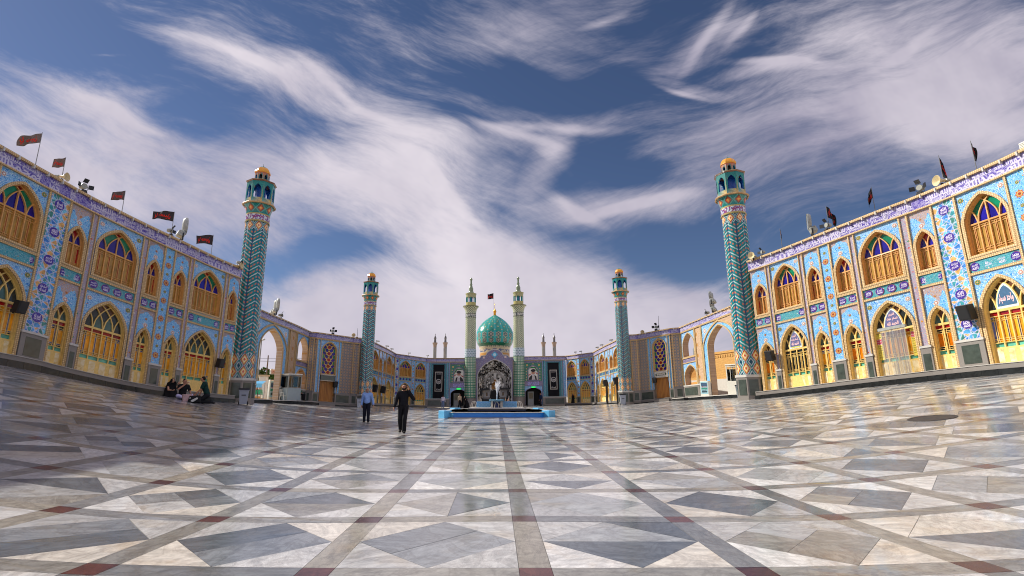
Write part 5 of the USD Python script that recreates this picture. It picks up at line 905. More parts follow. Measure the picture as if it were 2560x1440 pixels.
    def dpaint(T, H):
        nA = 16; a = T / (2 * math.pi / nA); fa = a - np.floor(a) - .5; r = pf(np.clip(H, 8.95, 14.04)); du = fa * (2 * math.pi / nA) * r
        c = select(T.shape, C(50, 136, 124), (np.abs(fa) > .38, C(50, 158, 160))); c = np.where((H < 9.4)[..., None], np.array(C(18, 96, 70)), c)
        for z0, s, off in ((9.75, .34, 0), (10.62, .38, 0)):
            d = np.hypot(du, H - z0); an = np.arctan2(H - z0, du); d2 = d * (1 + .18 * np.cos(an * 6)); c[(d2 < s)] = C(190, 170, 160); c[d2 < s * .84] = C(120, 70, 66); c[d2 < s * .7] = C(14, 110, 96); c[d2 < s * .38] = C(186, 166, 156); c[d2 < s * .2] = C(130, 60, 60)
        for z0, s, sh in ((11.35, .11, .5), (11.85, .11, 0), (12.3, .1, .5), (12.75, .08, 0), (13.1, .07, .5)):
            f2 = (a + sh) - np.floor(a + sh) - .5; du2 = f2 * (2 * math.pi / nA) * r; dd = np.abs(du2) + np.abs(H - z0); c[dd < s] = C(190, 190, 150); c[dd < s * .6] = C(214, 140, 60)
            dd = np.abs(np.abs(du2) - .02) ; 
        c[H > 13.5] = C(40, 140, 128); return c
    m = M(); painted_tube(m, lambda T, H: pf(np.clip(H, 8.95, 14.04)), 8.95, 14.04, .062, dpaint, n=300); mm = M(); mm.add(np.vstack(m.v) + [cx, cy, 0], np.vstack(m.f), np.vstack(m.uv), np.vstack(m.c)); mm.build('dome', 'glazed', B, smooth=True)
    m = M(); m.lathe([(.2, 13.92), (.22, 14.0), (.16, 14.2), (.22, 14.45), (.26, 14.6), (.16, 14.8), (.1, 14.95), (.04, 15.05), (.03, 15.6), (.09, 15.7), (.03, 15.8), (0.01, 16.05)], 14, (cx, cy, 0)); m.build('finial', 'gilding', B, smooth=50)
build_shrine()

# ------------------------------------------------------------ helpers for placing things against walls and roofs
def project(p):
    q = np.asarray(p, float) - [0, 0, CAM_H]; F_ = np.array([0, math.cos(PITCH), math.sin(PITCH)]); U_ = np.array([0, -math.sin(PITCH), math.cos(PITCH)]); z = q @ F_
    return np.stack([PX + FPX * q[..., 0] / z, PY - FPX * (q @ U_) / z], -1)
def along(W, px, t, d=0.0, s0=0.0, s1=None):           # where along a wall a feature read off the photograph stands
    s = np.linspace(s0, s1 if s1 is not None else W.L, 400); return float(s[np.argmin(np.abs(project(W.at(s, t, d))[:, 0] - px))])
def wall_yaw(W, s):                                    # degrees by which something facing -y must turn to face out of the wall
    a, b = W.at(s, 0, 0.0), W.at(s, 0, 1.0); n = b - a; return math.degrees(math.atan2(n[1], n[0])) + 90
TEXT = lambda m, key, c, h, w, y, col=None, flip=1: m.add(np.column_stack([c[0] + (WORDS[key][0][:, 0] - WORDS[key][2] / 2) * w * flip, np.full(len(WORDS[key][0]), y), c[1] + (WORDS[key][0][:, 1] - WORDS[key][3] / 2) * h / WORDS[key][3]]), WORDS[key][1], None, col)

# ------------------------------------------------------------ fountain
plain('pool_blue', C(30, 120, 206), 0.35, var=0.18, scale=2.0); plain('pool_light', C(92, 170, 214), 0.4, var=0.1, scale=3.0); plain('navy_paint', C(22, 44, 92), 0.35, var=0.2, scale=3.0); plain('bowl_blue', C(120, 176, 210), 0.4, var=0.1)
mat('pool_water', {'n': ('noise_texture', {'scale': 5.0, 'detail': 3.0}), 'g': ('geometry', {}), 'b': ('bump', {'strength': .25, 'distance': .05}), 'p': ('principled_bsdf', {'base_color': C(40, 110, 130), 'roughness': .04, 'ior': 1.33})}, [('g.position', 'n.vector'), ('n.fac', 'b.height'), ('b.normal', 'p.normal')])
mat('spray', {'t': ('transparent_bsdf', {}), 'd': ('diffuse_bsdf', {'color': (.9, .92, .95)}), 'tr': ('translucent_bsdf', {'color': (.9, .92, .95)}), 'a': ('mix_closure', {'fac': .5}), 'm': ('mix_closure', {'fac': .62})}, [('d.BSDF', 'a.closure1'), ('tr.BSDF', 'a.closure2'), ('t.BSDF', 'm.closure1'), ('a.closure', 'm.closure2')], 'm.closure')
FC = (0.05, 36.2)
def fountain():
    t = thing('fountain', 'blue painted fountain basin with light blue corner blocks and a pedestal bowl', 'fountain', (FC[0], FC[1], float(ground_z(*FC))))
    hx, hy, ch = 3.62, 4.3, .9                              # half sizes, cut corners
    ring = Polygon([(-hx + ch, -hy), (hx - ch, -hy), (hx, -hy + ch), (hx, hy - ch), (hx - ch, hy), (-hx + ch, hy), (-hx, hy - ch), (-hx, -hy + ch)]); inner = ring.buffer(-.34, join_style='mitre')
    def ex(poly, z0, z1, name, mt, parent=t, b=0.0):
        m = M(); 
        for g in getattr(poly, 'geoms', [poly]): e = trimesh.creation.extrude_polygon(g, z1 - z0, engine='earcut'); e.apply_translation((0, 0, z0)); m.tm(e)
        return m.build(name, mt, parent)
    ex(ring.buffer(.16, join_style='mitre'), -.12, .03, 'footing', 'granite'); 
    P = np.array(ring.exterior.coords); Q = np.array(inner.exterior.coords)
    for i in range(8):                                      # the basin wall, side by side, each with its painted face and marble coping
        q = Polygon([P[i], P[i + 1], Q[i + 1], Q[i]]).buffer(-.004, join_style='mitre'); ex(q, .03, .3, 'basin_wall', 'pool_light' if i in (7, 6) else 'pool_blue'); ex(q.buffer(.03, join_style='mitre'), .3, .35, 'coping', 'white_stone')
    m = M(); v, f = trimesh.creation.triangulate_polygon(inner, engine='earcut'); m.add(np.column_stack([v, np.full(len(v), .2)]), f); m.build('water', 'pool_water', t)
    for sx in (-1, 1):
        for sy in (-1, 1):
            m = M(); m.box((sx * (hx - .36), sy * (hy - .36), .2), (.62, .62, .48), rz=45 * sx * sy, bevel=.03); m.build('corner_block', 'pool_light', t)
    ex(rect(-1.95, -1.75, 1.95, 1.9), .03, .42, 'platform', 'navy_paint'); ex(rect(-2.0, -1.8, 2.0, 1.95), .42, .48, 'platform_top', 'black_stone'); ex(rect(-1.9, -1.6, 1.9, 1.8), .48, .56, 'upper_slab', 'white_stone')
    for sx in (-1, 1):                                      # lattice panels
        m = M(); bars = []; a, b = sorted((sx * .42, sx * 1.4))
        for i in range(-9, 18):
            for sg in (-1, 1): bars.append(LineString([(a + i * .1 - .6 * sg, -.3), (a + i * .1 + .6 * sg, .9)]).buffer(.014, cap_style='flat'))
        g = unary_union(bars + [rect(a, .0, b, .03), rect(a, .37, b, .4), rect(a, 0, a + .03, .4), rect(b - .03, 0, b, .4)]).intersection(rect(a, 0, b, .4)); e = trimesh.creation.extrude_polygon(g, .03, engine='earcut'); e.apply_transform(trimesh.transformations.rotation_matrix(math.pi / 2, [1, 0, 0])); e.apply_translation((0, -.9, .58)); m.tm(e); m.build('lattice_panel', 'bowl_blue', t)
        m = M(); m.box((sx * .91, -.86, .78), (.96, .02, .38)); m.build('lattice_backing', 'pool_blue', t)
        k = np.linspace(0, math.pi, 12)
        for y in (-1.2, 1.2): m = M(); m.tube(np.column_stack([sx * 1.62 + .16 * np.cos(k), np.full(12, y), .56 + .42 * np.sin(k)]), .022, 6); m.build('hoop', 'white_stone', t)
        m = M(); m.box((sx * .33, -1.05, .78), (.14, .14, .46)); m.build('pedestal_leg', 'white_stone', t)
    m = M(); k = np.linspace(0, math.pi, 12); m.tube(np.column_stack([.14 * np.cos(k), np.full(12, -1.25), .56 + .4 * np.sin(k)]), .025, 6); m.build('hoop', 'white_stone', t)
    m = M(); m.lathe([(.0, .98), (.35, .98), (.52, 1.03), (.55, 1.08), (.5, 1.09), (.42, 1.05), (0, 1.04)], 24, (0, -1.0, 0)); m.build('bowl', 'bowl_blue', t, smooth=40); m = M(); m.lathe([(.28, .56), (.2, .75), (.3, .98)], 14, (0, -.95, 0)); m.build('bowl_stem', 'navy_paint', t, smooth=True)
    R = np.random.default_rng(4); m = M()                  # the jet: a plume of many small drops
    for i in range(1500):
        h = R.random() ** .8 * 1.25; s = .025 + .13 * h * h; a = R.uniform(0, 6.28); r = s * math.sqrt(R.random()); c = np.array([r * math.cos(a) + .05 * h, -1.0 + r * math.sin(a), 1.08 + h * R.uniform(.8, 1.05)]); e = R.uniform(.007, .02)
        m.add(c + e * np.array([[1, 0, -.7], [-.5, .87, -.7], [-.5, -.87, -.7], [0, 0, 2.2]]), [[0, 2, 1], [0, 1, 3], [1, 2, 3], [2, 0, 3]])
    m.build('water_jet', 'spray', t, kind='stuff')
fountain()

# ------------------------------------------------------------ flags on the roofs
plain('pole_metal', C(120, 120, 118), 0.4, 0.4)
def flag(label, base, h, w, fh, fly, droop, seed, fold=0.0, gone=False, tone=C(30, 30, 34), group=None):
    """Black flag with red lettering; fly: direction on plan that the wind takes it, droop: how far the free end has fallen."""
    t = thing('flag', label, 'flag', base); m = M(); m.tube([(0, 0, 0), (0, 0, h)], [.016, .011], 6); m.build('flagpole', 'pole_metal', t)
    fl = np.array([fly[0], fly[1], 0.0]); fl /= np.linalg.norm(fl); side = np.array([-fl[1], fl[0], 0]); R = np.random.default_rng(seed); ph = R.uniform(0, 6, 3)
    def pos(u, v):                                     # u 0..1 along the fly, v 0..1 up the hoist
        u, v = np.asarray(u, float), np.asarray(v, float); k = 1 - fold * u
        z = h - .03 - (1 - v) * fh * (1 - .15 * u) - droop * w * u ** 1.35 + .05 * fh * np.sin(u * 5 + ph[0] + v); x = w * k * u * math.sqrt(max(.05, 1 - min(.95, droop ** 2))); o = .1 * w * np.sin(u * 7 + v * 2 + ph[1]) * u + .05 * w * np.sin(u * 13 + v * 3 + ph[2]) * u
        return fl * x[..., None] + side * o[..., None] + np.array([0, 0, 1.0]) * z[..., None]
    nu, nv = 22, 10; U, V = np.meshgrid(np.linspace(0, 1, nu), np.linspace(0, 1, nv), indexing='ij'); i, j = np.meshgrid(np.arange(nu - 1), np.arange(nv - 1), indexing='ij'); a = (i * nv + j).ravel()
    m = M(); m.add(pos(U, V).reshape(-1, 3), np.column_stack([a, a + nv, a + nv + 1, a + 1]), None, tone); cl = m.build('flag_cloth', 'cloth', t, smooth=True)
    v, f, ww, hh = WORDS['yahusayn']
    for o in (-.004, .004):
        m = M()
        for (u0, u1), (v0, v1) in (((.16, .9), (.16, .84)),):
            x, y = v[:, 0] / ww, v[:, 1] / hh; xs = x if o > 0 else 1 - x; p = pos(u0 + (u1 - u0) * xs, v0 + (v1 - v0) * y) + side * o; m.add(p, f, None, C(196, 44, 36))
        m.build('red_lettering', 'cloth', cl)
def roof_flag(W, px, label, h, w, fh, fly, droop, seed, fold=0.0, d=-.25, tone=C(30, 30, 34)):
    s = along(W, px, W.H + .05, d, 0, 16); p = W.at(s, W.H, d); flag(label, p, h, w, fh, fly, droop, seed, fold, tone=tone)
for px, lab, h, w, fh, dr, sd in ((85, 'torn pointed flag streaming, first from the left edge on the left roof', 1.75, .95, .5, .42, 1), (152, 'small square flag on left roof above the horn loudspeaker', 1.3, .52, .5, .28, 2), (303, 'limp flag on left roof between the stage lamp and the pale floodlight', 1.3, .62, .52, .18, 3),
                             (427, 'broad flag flying flat on left roof beside the pale floodlight', 1.55, 1.15, .56, .0, 4), (527, 'flag on left roof nearest to the teal minaret', 1.42, .98, .62, .1, 5)):
    roof_flag(WLB, px, lab, h, w * .88, fh * .92, (-1, -.25), dr, sd, tone=(C(104, 92, 88), C(104, 90, 84), C(84, 74, 72), C(54, 48, 50), C(54, 48, 50))[sd - 1])
for px, lab, h, w, fh, dr, sd, fly in ((2443, 'furled flag wrapped on its pole at far right of right roof', 1.5, .45, .62, .75, 6, (.8, .4)), (2362, 'drooping flag with its tail blown right beside the beige horn, right roof', 1.55, .75, .6, .95, 7, (.9, .3)), (2190, 'flag hanging down left of its white pole, middle of right roof', 1.45, .72, .55, .9, 8, (-.8, .2)),
                                  (2075, 'broad flag twisting beside the pale floodlight on right roof', 1.5, .85, .6, .62, 9, (.9, .3)), (1957, 'thin furled flag on right roof nearest to the right minaret', 1.35, .3, .5, .95, 10, (.7, .3))):
    roof_flag(WRB, px, lab, h, w, fh, fly, dr, sd, fold=.2)
flag('square flag flying above the turquoise dome', (-.42, 78.9, 12.0), 5.75, .95, .95, (-1, .1), .12, 11)

# ------------------------------------------------------------ lamps, loudspeakers and cameras
def flood(label, p, yaw, n=1, s=1.0, col='grey_metal'):
    t = thing('floodlight', label, 'floodlight', p, yaw, scale=s)
    for i in range(n):
        x = (i - (n - 1) / 2) * .62 if n < 4 else ((i % 2) - .5) * .56; z = .0 if n < 4 else (i // 2) * .55
        m = M(); m.box((x, 0, .12 + z), (.34, .05, .04)); m.box((x - .17, 0, .25 + z), (.03, .05, .28)); m.box((x + .17, 0, .25 + z), (.03, .05, .28)); m.build('bracket', 'dark_metal', t)
        m = M(); m.box((x, .05, .36 + z), (.36, .26, .26), rx=20, bevel=.04); m.build('ballast_box', 'lamp_grey', t)
        if n < 4 or True:
            m = M(); prof = [(.0, 0), (.16, .02), (.22, .1), (.23, .17)]; mm = M(); mm.lathe(prof, 20); v = np.vstack(mm.v) * [1, 1.55 if n < 4 else 1.1, 1]; a = math.radians(72); v = np.column_stack([v[:, 0], v[:, 1] * math.sin(a - 1.25) - v[:, 2] * math.sin(a), v[:, 1] * math.cos(a - 1.25) - v[:, 2] * math.cos(a)]); m.add(v + [x, .04, .78 + z], np.vstack(mm.f)); m.build('reflector', 'lamp_grey', t, smooth=True)
            m = M(); k = np.linspace(0, 2 * math.pi, 22); g = np.column_stack([.2 * np.cos(k), .31 * np.sin(k) * (1 if n < 4 else .72), np.full(22, .16)]); g = np.column_stack([g[:, 0], g[:, 1] * math.sin(a - 1.25) - g[:, 2] * math.sin(a), g[:, 1] * math.cos(a - 1.25) - g[:, 2] * math.cos(a)]) + [x, .04, .78 + z]; c0 = g.mean(0); m.add(np.vstack([g, c0]), [[i_, (i_ + 1) % 22, 22] for i_ in range(22)]); m.build('lamp_glass', 'lamp_glass', t)
plain('lamp_grey', C(150, 152, 146), .45, .1); plain('lamp_glass', C(150, 150, 140), .12, var=.05); plain('horn_beige', C(200, 182, 140), .5, var=.08); plain('speaker_black', C(22, 22, 24), .5, var=.15)
def stage_lamp(label, p, yaw, s=1.0):
    t = thing('stage_lamp', label, 'lamp', p, yaw, scale=s); m = M(); m.box((0, 0, .06), (.22, .14, .12)); m.tube([(-.14, 0, .12), (-.16, 0, .34), (.16, 0, .34), (.14, 0, .12)], .014, 5); m.build('yoke', 'dark_metal', t)
    m = M(); mm = M(); mm.lathe([(.0, .24), (.09, .22), (.12, .1), (.13, -.04)], 16); v = np.vstack(mm.v); m.add(np.column_stack([v[:, 0], v[:, 2], v[:, 1] + .34]), np.vstack(mm.f)[:, ::-1]); m.build('lamp_body', 'lamp_grey', t, smooth=40)
    m = M(); k = np.linspace(0, 2 * math.pi, 17)[:-1]; m.add(np.vstack([np.column_stack([.12 * np.cos(k), np.full(16, -.035), .34 + .12 * np.sin(k)]), [[0, -.035, .34]]]), [[(i + 1) % 16, i, 16] for i in range(16)]); m.build('lens', 'lamp_glass', t)
    for sx, sz, rx, ry in ((-1, 0, 0, 0), (1, 0, 0, 0), (0, 1, 0, 0), (0, -1, 0, 0)):
        m = M(); m.box((sx * .24, -.09, .34 + sz * .24), (.2 if sx else .2, .012, .2), rz=-35 * sx, rx=35 * sz); m.build('barn_door', 'dark_metal', t)
def horn(label, p, yaw, s=1.0):
    t = thing('horn_loudspeaker', label, 'loudspeaker', p, yaw, scale=s); mm = M(); mm.lathe([(.05, .3), (.07, .14), (.12, .04), (.21, -.06), (.25, -.1), (.24, -.11), (.1, 0), (.0, .06)], 20); v = np.vstack(mm.v); m = M(); m.add(np.column_stack([v[:, 0], v[:, 2], v[:, 1] + .3]), np.vstack(mm.f)[:, ::-1]); m.build('horn', 'horn_beige', t, smooth=40)
    m = M(); mm = M(); mm.lathe([(0, .46), (.08, .45), (.09, .3), (.04, .28)], 14); v = np.vstack(mm.v); m.add(np.column_stack([v[:, 0], v[:, 2], v[:, 1] + .3]), np.vstack(mm.f)[:, ::-1]); m.build('driver', 'lamp_grey', t, smooth=40); m = M(); m.box((0, .12, .08), (.04, .1, .2)); m.build('bracket', 'dark_metal', t)
def speaker(label, W, px, t0, size, d=.05, tilt=12, s0=0, s1=None, post=False):
    s = along(W, px, t0, d + size * .35, s0, s1); p = W.at(s, t0, d); t = thing('wall_loudspeaker', label, 'loudspeaker', p, wall_yaw(W, s)); w, h, dp = size * .72, size, size * .62
    m = M(); m.box((0, -dp / 2 - .08, 0), (w, dp, h), rx=tilt, bevel=.02); m.build('cabinet', 'speaker_black', t); m = M(); m.box((0, -dp - .085, -.02 * h), (w * .84, .014, h * .88), rx=tilt); m.build('grille', 'dark_metal', t); m = M(); m.box((0, -.05, 0), (.06, .14, .06)); m.build('bracket', 'dark_metal', t)
def camera_(label, p, yaw):
    t = thing('security_camera', label, 'camera', p, yaw); m = M(); m.tube([(0, 0, 0), (0, 0, .3)], .025, 6); m.build('post', 'dark_metal', t); m = M(); m.box((0, -.08, .36), (.14, .42, .14), rx=8, bevel=.02); m.build('housing', 'lamp_grey', t); m = M(); m.box((0, -.29, .33), (.1, .02, .1), rx=8); m.build('lens', 'dark_metal', t)
def onroof(W, px, d=-.1, s0=0, s1=16): s = along(W, px, W.H + .05, d, s0, s1); return W.at(s, W.H + .04, d), wall_yaw(W, s)
p, y = onroof(WLB, 160, .05); horn('beige horn loudspeaker pair spot at kink of left roof edge', p, y + 25, .8)
p, y = onroof(WLB, 207, .0); stage_lamp('stage lamp with four barn doors on left roof edge right of the horn', p, y, 1.0)
p, y = onroof(WLB, 427, .05); stage_lamp('stage lamp on left roof at the foot of the broad flag', p, y + 40, .9)
p, y = onroof(WLB, 453, -.2); flood('pale floodlight tilted up on left roof between two flags', p, y + 60, 1, 1.35)
p, y = onroof(WLB, 598, .1); stage_lamp('stage lamp at end of left roof beside the near left minaret', p, y + 60, .8)
p, y = onroof(WLB, 602, .25); horn('beige horn loudspeaker at left roof end against the minaret', p + [0, 0, -.15], y + 10, .75)
p, y = onroof(WRB, 2350, .05); horn('large beige horn loudspeaker on the bend of right roof edge', p, y - 20, .95)
p, y = onroof(WRB, 2303, .0); stage_lamp('stage lamp with spread barn doors on right roof left of the horn', p, y, 1.05)
p, y = onroof(WRB, 2068, .0); stage_lamp('stage lamp with barn doors at foot of twisting flag, right roof', p, y - 20, 1.0)
p, y = onroof(WRB, 2032, -.2); flood('pale floodlight tilted up on right roof beside the twisting flag', p, y - 50, 1, 1.3)
p, y = onroof(WRB, 1905, .0); stage_lamp('stage lamp on right roof near its minaret end', p, y - 30, .8)
p, y = onroof(WRB, 1880, .3); horn('beige horn loudspeaker at right roof end against the minaret', p + [0, 0, -.1], y, .85)
p, y = onroof(WGL, 686, -.3); flood('pair of round pale floodlights on left gate wall', p, y + 35, 2, 1.45)
p, y = onroof(WGL, 702, -.1); stage_lamp('small dark lamp beside the floodlight pair, left gate wall', p, y + 20, 1.0)
p, y = onroof(WGR, 1784, -.3); flood('cluster of four square floodlights on right gate wall', p, y - 35, 4, 1.3)
p, y = onroof(WGR, 1768, -.1); stage_lamp('small lamp beside the four floodlights on right gate wall', p, y - 20, 1.0)
p, y = onroof(PL2, 832, -.1); stage_lamp('dark lamp on top of the left corner house', p, y, 1.1)
p, y = onroof(PR2, 1641, -.1); stage_lamp('dark lamp on top of the right corner house', p, y, 1.2)
p, y = onroof(PL3, 866, -.1); horn('loudspeaker on roof corner of left corner house', p, y, .8)
p, y = onroof(PR3, 1606, -.1); horn('loudspeaker on roof corner of right corner house', p, y, .8)
WLa = Wall([(-13.85, 52.4, .4), (-13.6, 57, .26), (-13.5, 62, .15), (-13.5, 66.9, .02)], 6.9); WLb = Wall([(-13.5, 66.95, .02), (-11.8, 69.3, -.08), (-9.95, 71.6, -.2)], 6.9); WRa = Wall([(13.55, 53.4, .6), (13.5, 57, .52), (13.3, 60.5, .42), (13.15, 67.2, .23)], 6.9); WRb = Wall([(13.15, 67.25, .23), (10.0, 71.6, .1)], 6.9)
for W, px, lab in ((WLa, 942, 'first'), (WLa, 966, 'second'), (WLa, 978, 'third'), (WLb, 1022, 'fourth'), (WRa, 1530, 'first'), (WRa, 1506, 'second'), (WRa, 1495, 'third'), (WRb, 1453, 'fourth'), (WRb, 1440, 'fifth'), (WLb, 1068, 'fifth')):
    p, y = onroof(W, px); camera_(f'{lab} small camera along the {"left" if px < 1240 else "right"} wing roof, counting from the minaret', p, y)
speaker('large black loudspeaker low on star tiled strip, left edge of left hall', WLB, 47, 2.25, .5, s0=9, s1=14)
speaker('black loudspeaker over the last small door of left hall by the minaret', WLB, 548, 2.1, .5, d=.1)
speaker('black loudspeaker over the first small door of right hall by the minaret', WRB, 1926, 2.25, .55, d=.1)
speaker('large black loudspeaker low on star tiled strip of right hall', WRB, 2418, 2.5, .62, s0=9)
speaker('black loudspeaker beside the brown door of left corner house', PL2, 838, 2.05, .55)
speaker('black loudspeaker beside the door of right corner house', PR2, 1637, 2.1, .5)
speaker('black loudspeaker on shaded left wing nearest the far minaret', WLa, 936, 1.9, .8); speaker('black loudspeaker on shaded left wing nearer the shrine', WLa, 957, 1.9, .8)
for px, lab in ((1518, 'nearer the shrine'), (1549, 'beside the far right minaret')):
    s = along(WRa, px, 1.5, .7); p = WRa.at(s, 0, .75); t = thing('loudspeaker_post', f'dark post before the sunlit wing holding a loudspeaker, {lab}', 'post', p, wall_yaw(WRa, s)); m = M(); m.box((0, 0, 1.0), (.2, .2, 2.2)); m.build('post', 'dark_metal', t); m = M(); m.box((0, -.1, 2.35), (.55, .45, .75), rx=10, bevel=.03); m.build('loudspeaker', 'speaker_black', t); m = M(); m.box((0, -.34, 2.34), (.45, .02, .62), rx=10); m.build('grille', 'dark_metal', t)

# ------------------------------------------------------------ bins, booths, chairs, boards
plain('bin_grey', C(150, 156, 166), .45, var=.08); plain('booth_grey', C(150, 164, 166), .45, var=.06); plain('white_plastic', C(214, 212, 200), .4, var=.05)
mat('window_glass', {'t': ('transparent_bsdf', {'color': (.55, .58, .6)}), 'g': ('glossy_bsdf', {'roughness': .05}), 'f': ('fresnel', {}), 'm': ('mix_closure', {})}, [('f.fac', 'm.fac'), ('t.BSDF', 'm.closure1'), ('g.BSDF', 'm.closure2')], 'm.closure')
def bin_(label, p, yaw, s=1.0):
    t = thing('wheeled_bin', label, 'bin', p, yaw, scale=s); m = M(); h = .82; a = np.array([(-.23, -.25), (.23, -.25), (.23, .25), (-.23, .25)]); v = np.vstack([np.column_stack([a * .8, np.full(4, .06)]), np.column_stack([a * 1.05, np.full(4, h)])]); m.tm(trimesh.convex.convex_hull(v)); m.box((0, 0, h + .0), (.53, .57, .05), bevel=.015); m.build('body', 'bin_grey', t)
    m = M(); m.box((0, 0, h + .06), (.56, .6, .08), rx=-4, bevel=.03); m.box((0, .3, h + .02), (.44, .06, .06)); m.build('lid', 'speaker_black', t)
    for sx in (-1, 1): m = M(); mm = M(); mm.lathe([(0, -.03), (.11, -.03), (.11, .03), (0, .03)], 14); v = np.vstack(mm.v); m.add(np.column_stack([v[:, 2] + sx * .22, v[:, 0] + .22, v[:, 1] + .11]), np.vstack(mm.f)); m.build('wheel', 'speaker_black', t)
    m = M(); m.box((0, -.245, .55), (.22, .012, .05)); m.build('printed_mark', 'dark_metal', t)
p = on_ground(607, 1013); bin_('grey wheeled bin with black lid at the foot of near left minaret', p, 25, 1.0)
p = on_ground(1853, 998); bin_('grey wheeled bin with black lid at the foot of near right minaret', p, -35, .95)
p = on_ground(1558, 1013); bin_('grey wheeled bin beside the far right minaret', p, -10, 1.15)
p = on_ground(899, 1021); bin_('pale wheeled bin half hidden behind the man in light blue shirt', p, 10, 1.0)
def booth(label, p, yaw, w=1.25, d=1.1, h=2.15, lower='booth_grey'):
    t = thing('guard_booth', label, 'booth', p, yaw); m = M()
    for x, y, sx, sy in ((0, -d / 2, w, .04), (0, d / 2, w, .04), (-w / 2, 0, .04, d - .05), (w / 2, 0, .04, d - .05)): m.box((x, y, .52), (sx, sy, 1.0))
    m.build('lower_panel', lower, t); m = M()
    for sx in (-1, 1):
        for sy in (-1, 1): m.box((sx * (w / 2 - .02), sy * (d / 2 - .02), h / 2), (.07, .07, h))
    for z in (1.04, h - .1):
        for s_ in (-1, 1): m.box((0, s_ * (d / 2 - .02), z), (w - .08, .05, .06)); m.box((s_ * (w / 2 - .02), 0, z), (.05, d - .08, .06))
    for k in (-.25, .25): m.box((k * w, -d / 2 + .02, 1.55), (.035, .035, .95)); m.box((k * w, d / 2 - .02, 1.55), (.035, .035, .95))
    m.build('frame', 'lamp_grey' if lower == 'booth_grey' else 'white_plastic', t); m = M(); m.box((0, 0, h + .03), (w + .12, d + .12, .1), bevel=.03); m.build('roof', 'white_plastic', t)
    for i, (x, y, sx, sy) in enumerate(((0, -d / 2 + .02, w - .12, .008), (0, d / 2 - .02, w - .12, .008), (-w / 2 + .02, 0, .008, d - .12), (w / 2 - .02, 0, .008, d - .12))): m = M(); m.box((x, y, 1.55), (sx, sy, .9)); m.build('window_pane', 'window_glass', t)
    m = M(); m.box((0, 0, 1.0), (w - .15, .5, .04)); m.build('counter', 'varnished_wood', t)
GZ = lambda x, y: float(ground_z(x, y))
def chair(label, p, yaw, col='white_plastic'):
    t = thing('plastic_chair', label, 'chair', p, yaw); m = M(); m.box((0, 0, .43), (.46, .46, .035), bevel=.012); m.build('seat', col, t)
    m = M()
    for k in np.linspace(-.19, .19, 5): m.box((k, .23 + .1 * .3, .68), (.05, .03, .44), rx=-12)
    m.box((0, .29, .88), (.46, .035, .1), rx=-12, bevel=.012); m.build('backrest', col, t)
    for sx in (-1, 1):
        for sy in (-1, 1): m = M(); m.tube([(sx * .2, sy * .2, .42), (sx * .25, sy * .24, 0)], [.028, .022], 6); m.build('leg', col, t)
        m = M(); m.tube([(sx * .24, -.2, .43), (sx * .26, -.18, .64), (sx * .26, .18, .66), (sx * .23, .24, .7)], .02, 6); m.build('armrest', col, t)
# raised pavement with a dark kerb before each gate
def gate_step(name, label, W, spans, depth=1.5, h=.16):
    for i, (a, b) in enumerate(spans):
        t = thing('gate_step', f'{label}, {("part beside the near minaret", "long part towards the corner house")[i]}', None, loc=W.at((a + b) / 2, 0, depth), kind='structure', world=True); m = M(); W.box(m, a, b, h - .05, h, -1.3, depth); m.build('step_top', 'white_stone', t); x = a
        while x < b - .05: e = min(x + .9, b); k = M(); W.box(k, x + .004, e - .004, -.15, h - .05, -1.3, depth - .03); k.build('kerb_stone', 'black_stone', t); x = e
gate_step('gate_step', 'low pale step with dark kerb before the left gate', WGL, ((2.0, 6.1), (8.2, 17.0)), 1.4)
gate_step('gate_step', 'low pale step with dark kerb before the right gate', WGR, ((2.2, 12.4), (13.4, 16.2)), 1.2)
s = along(WGL, 731, .2, 1.0); p = WGL.at(s, .165, .75); booth('grey guard booth with dark barred windows at the left gate', p, wall_yaw(WGL, s) - 35)
s = along(WGL, 706, .2, .4); p = WGL.at(s, .165, .5); chair('white plastic chair left of the grey booth', p, wall_yaw(WGL, s) - 25)
s = along(WGR, 1842, .2, -.4); p = WGR.at(s, .165, -.6); booth('white guard booth with barred windows inside the right gate', p, wall_yaw(WGR, s) + 40, 1.2, 1.1, 2.3, 'white_plastic')
def board(label, p, yaw, w, h, d, pic):
    t = thing('advert_board', label, 'sign', p, yaw); m = M(); m.box((0, 0, h / 2), (w, d, h), bevel=.02); m.build('case', 'white_plastic', t); m = M(); m.box((0, -d / 2 - .004, h * .55), (w * .84, .01, h * .8), col=C(150, 190, 200)); m.box((0, -d / 2 - .011, h * .76), (w * .7, .006, h * .22), col=C(50, 80, 110)); m.box((0, -d / 2 - .011, h * .5), (w * .7, .006, h * .1), col=C(40, 130, 110)); m.box((0, -d / 2 - .011, h * .3), (w * .6, .006, h * .12), col=C(40, 70, 80)); m.build('poster', 'paint', t)
    m = M(); TEXT(m, 'hmd', (0, h * .62), h * .07, w * .6, -d / 2 - .016, C(180, 50, 50)); TEXT(m, 'karim', (0, h * .4), h * .06, w * .5, -d / 2 - .016, C(30, 50, 60)); m.build('lettering', 'paint', t)
s = along(WGL, 688, .2, -.6); p = WGL.at(s, .2, -.9); board('white upright poster case inside the left gate', p, wall_yaw(WGL, s) - 40, .75, 1.7, .3, 0)
s = along(WGR, 1757, .2, 1.0); p = WGR.at(s, .165, .7); board('small white poster case with green print before the right gate pier', p, wall_yaw(WGR, s) + 35, .75, 1.25, .4, 0)
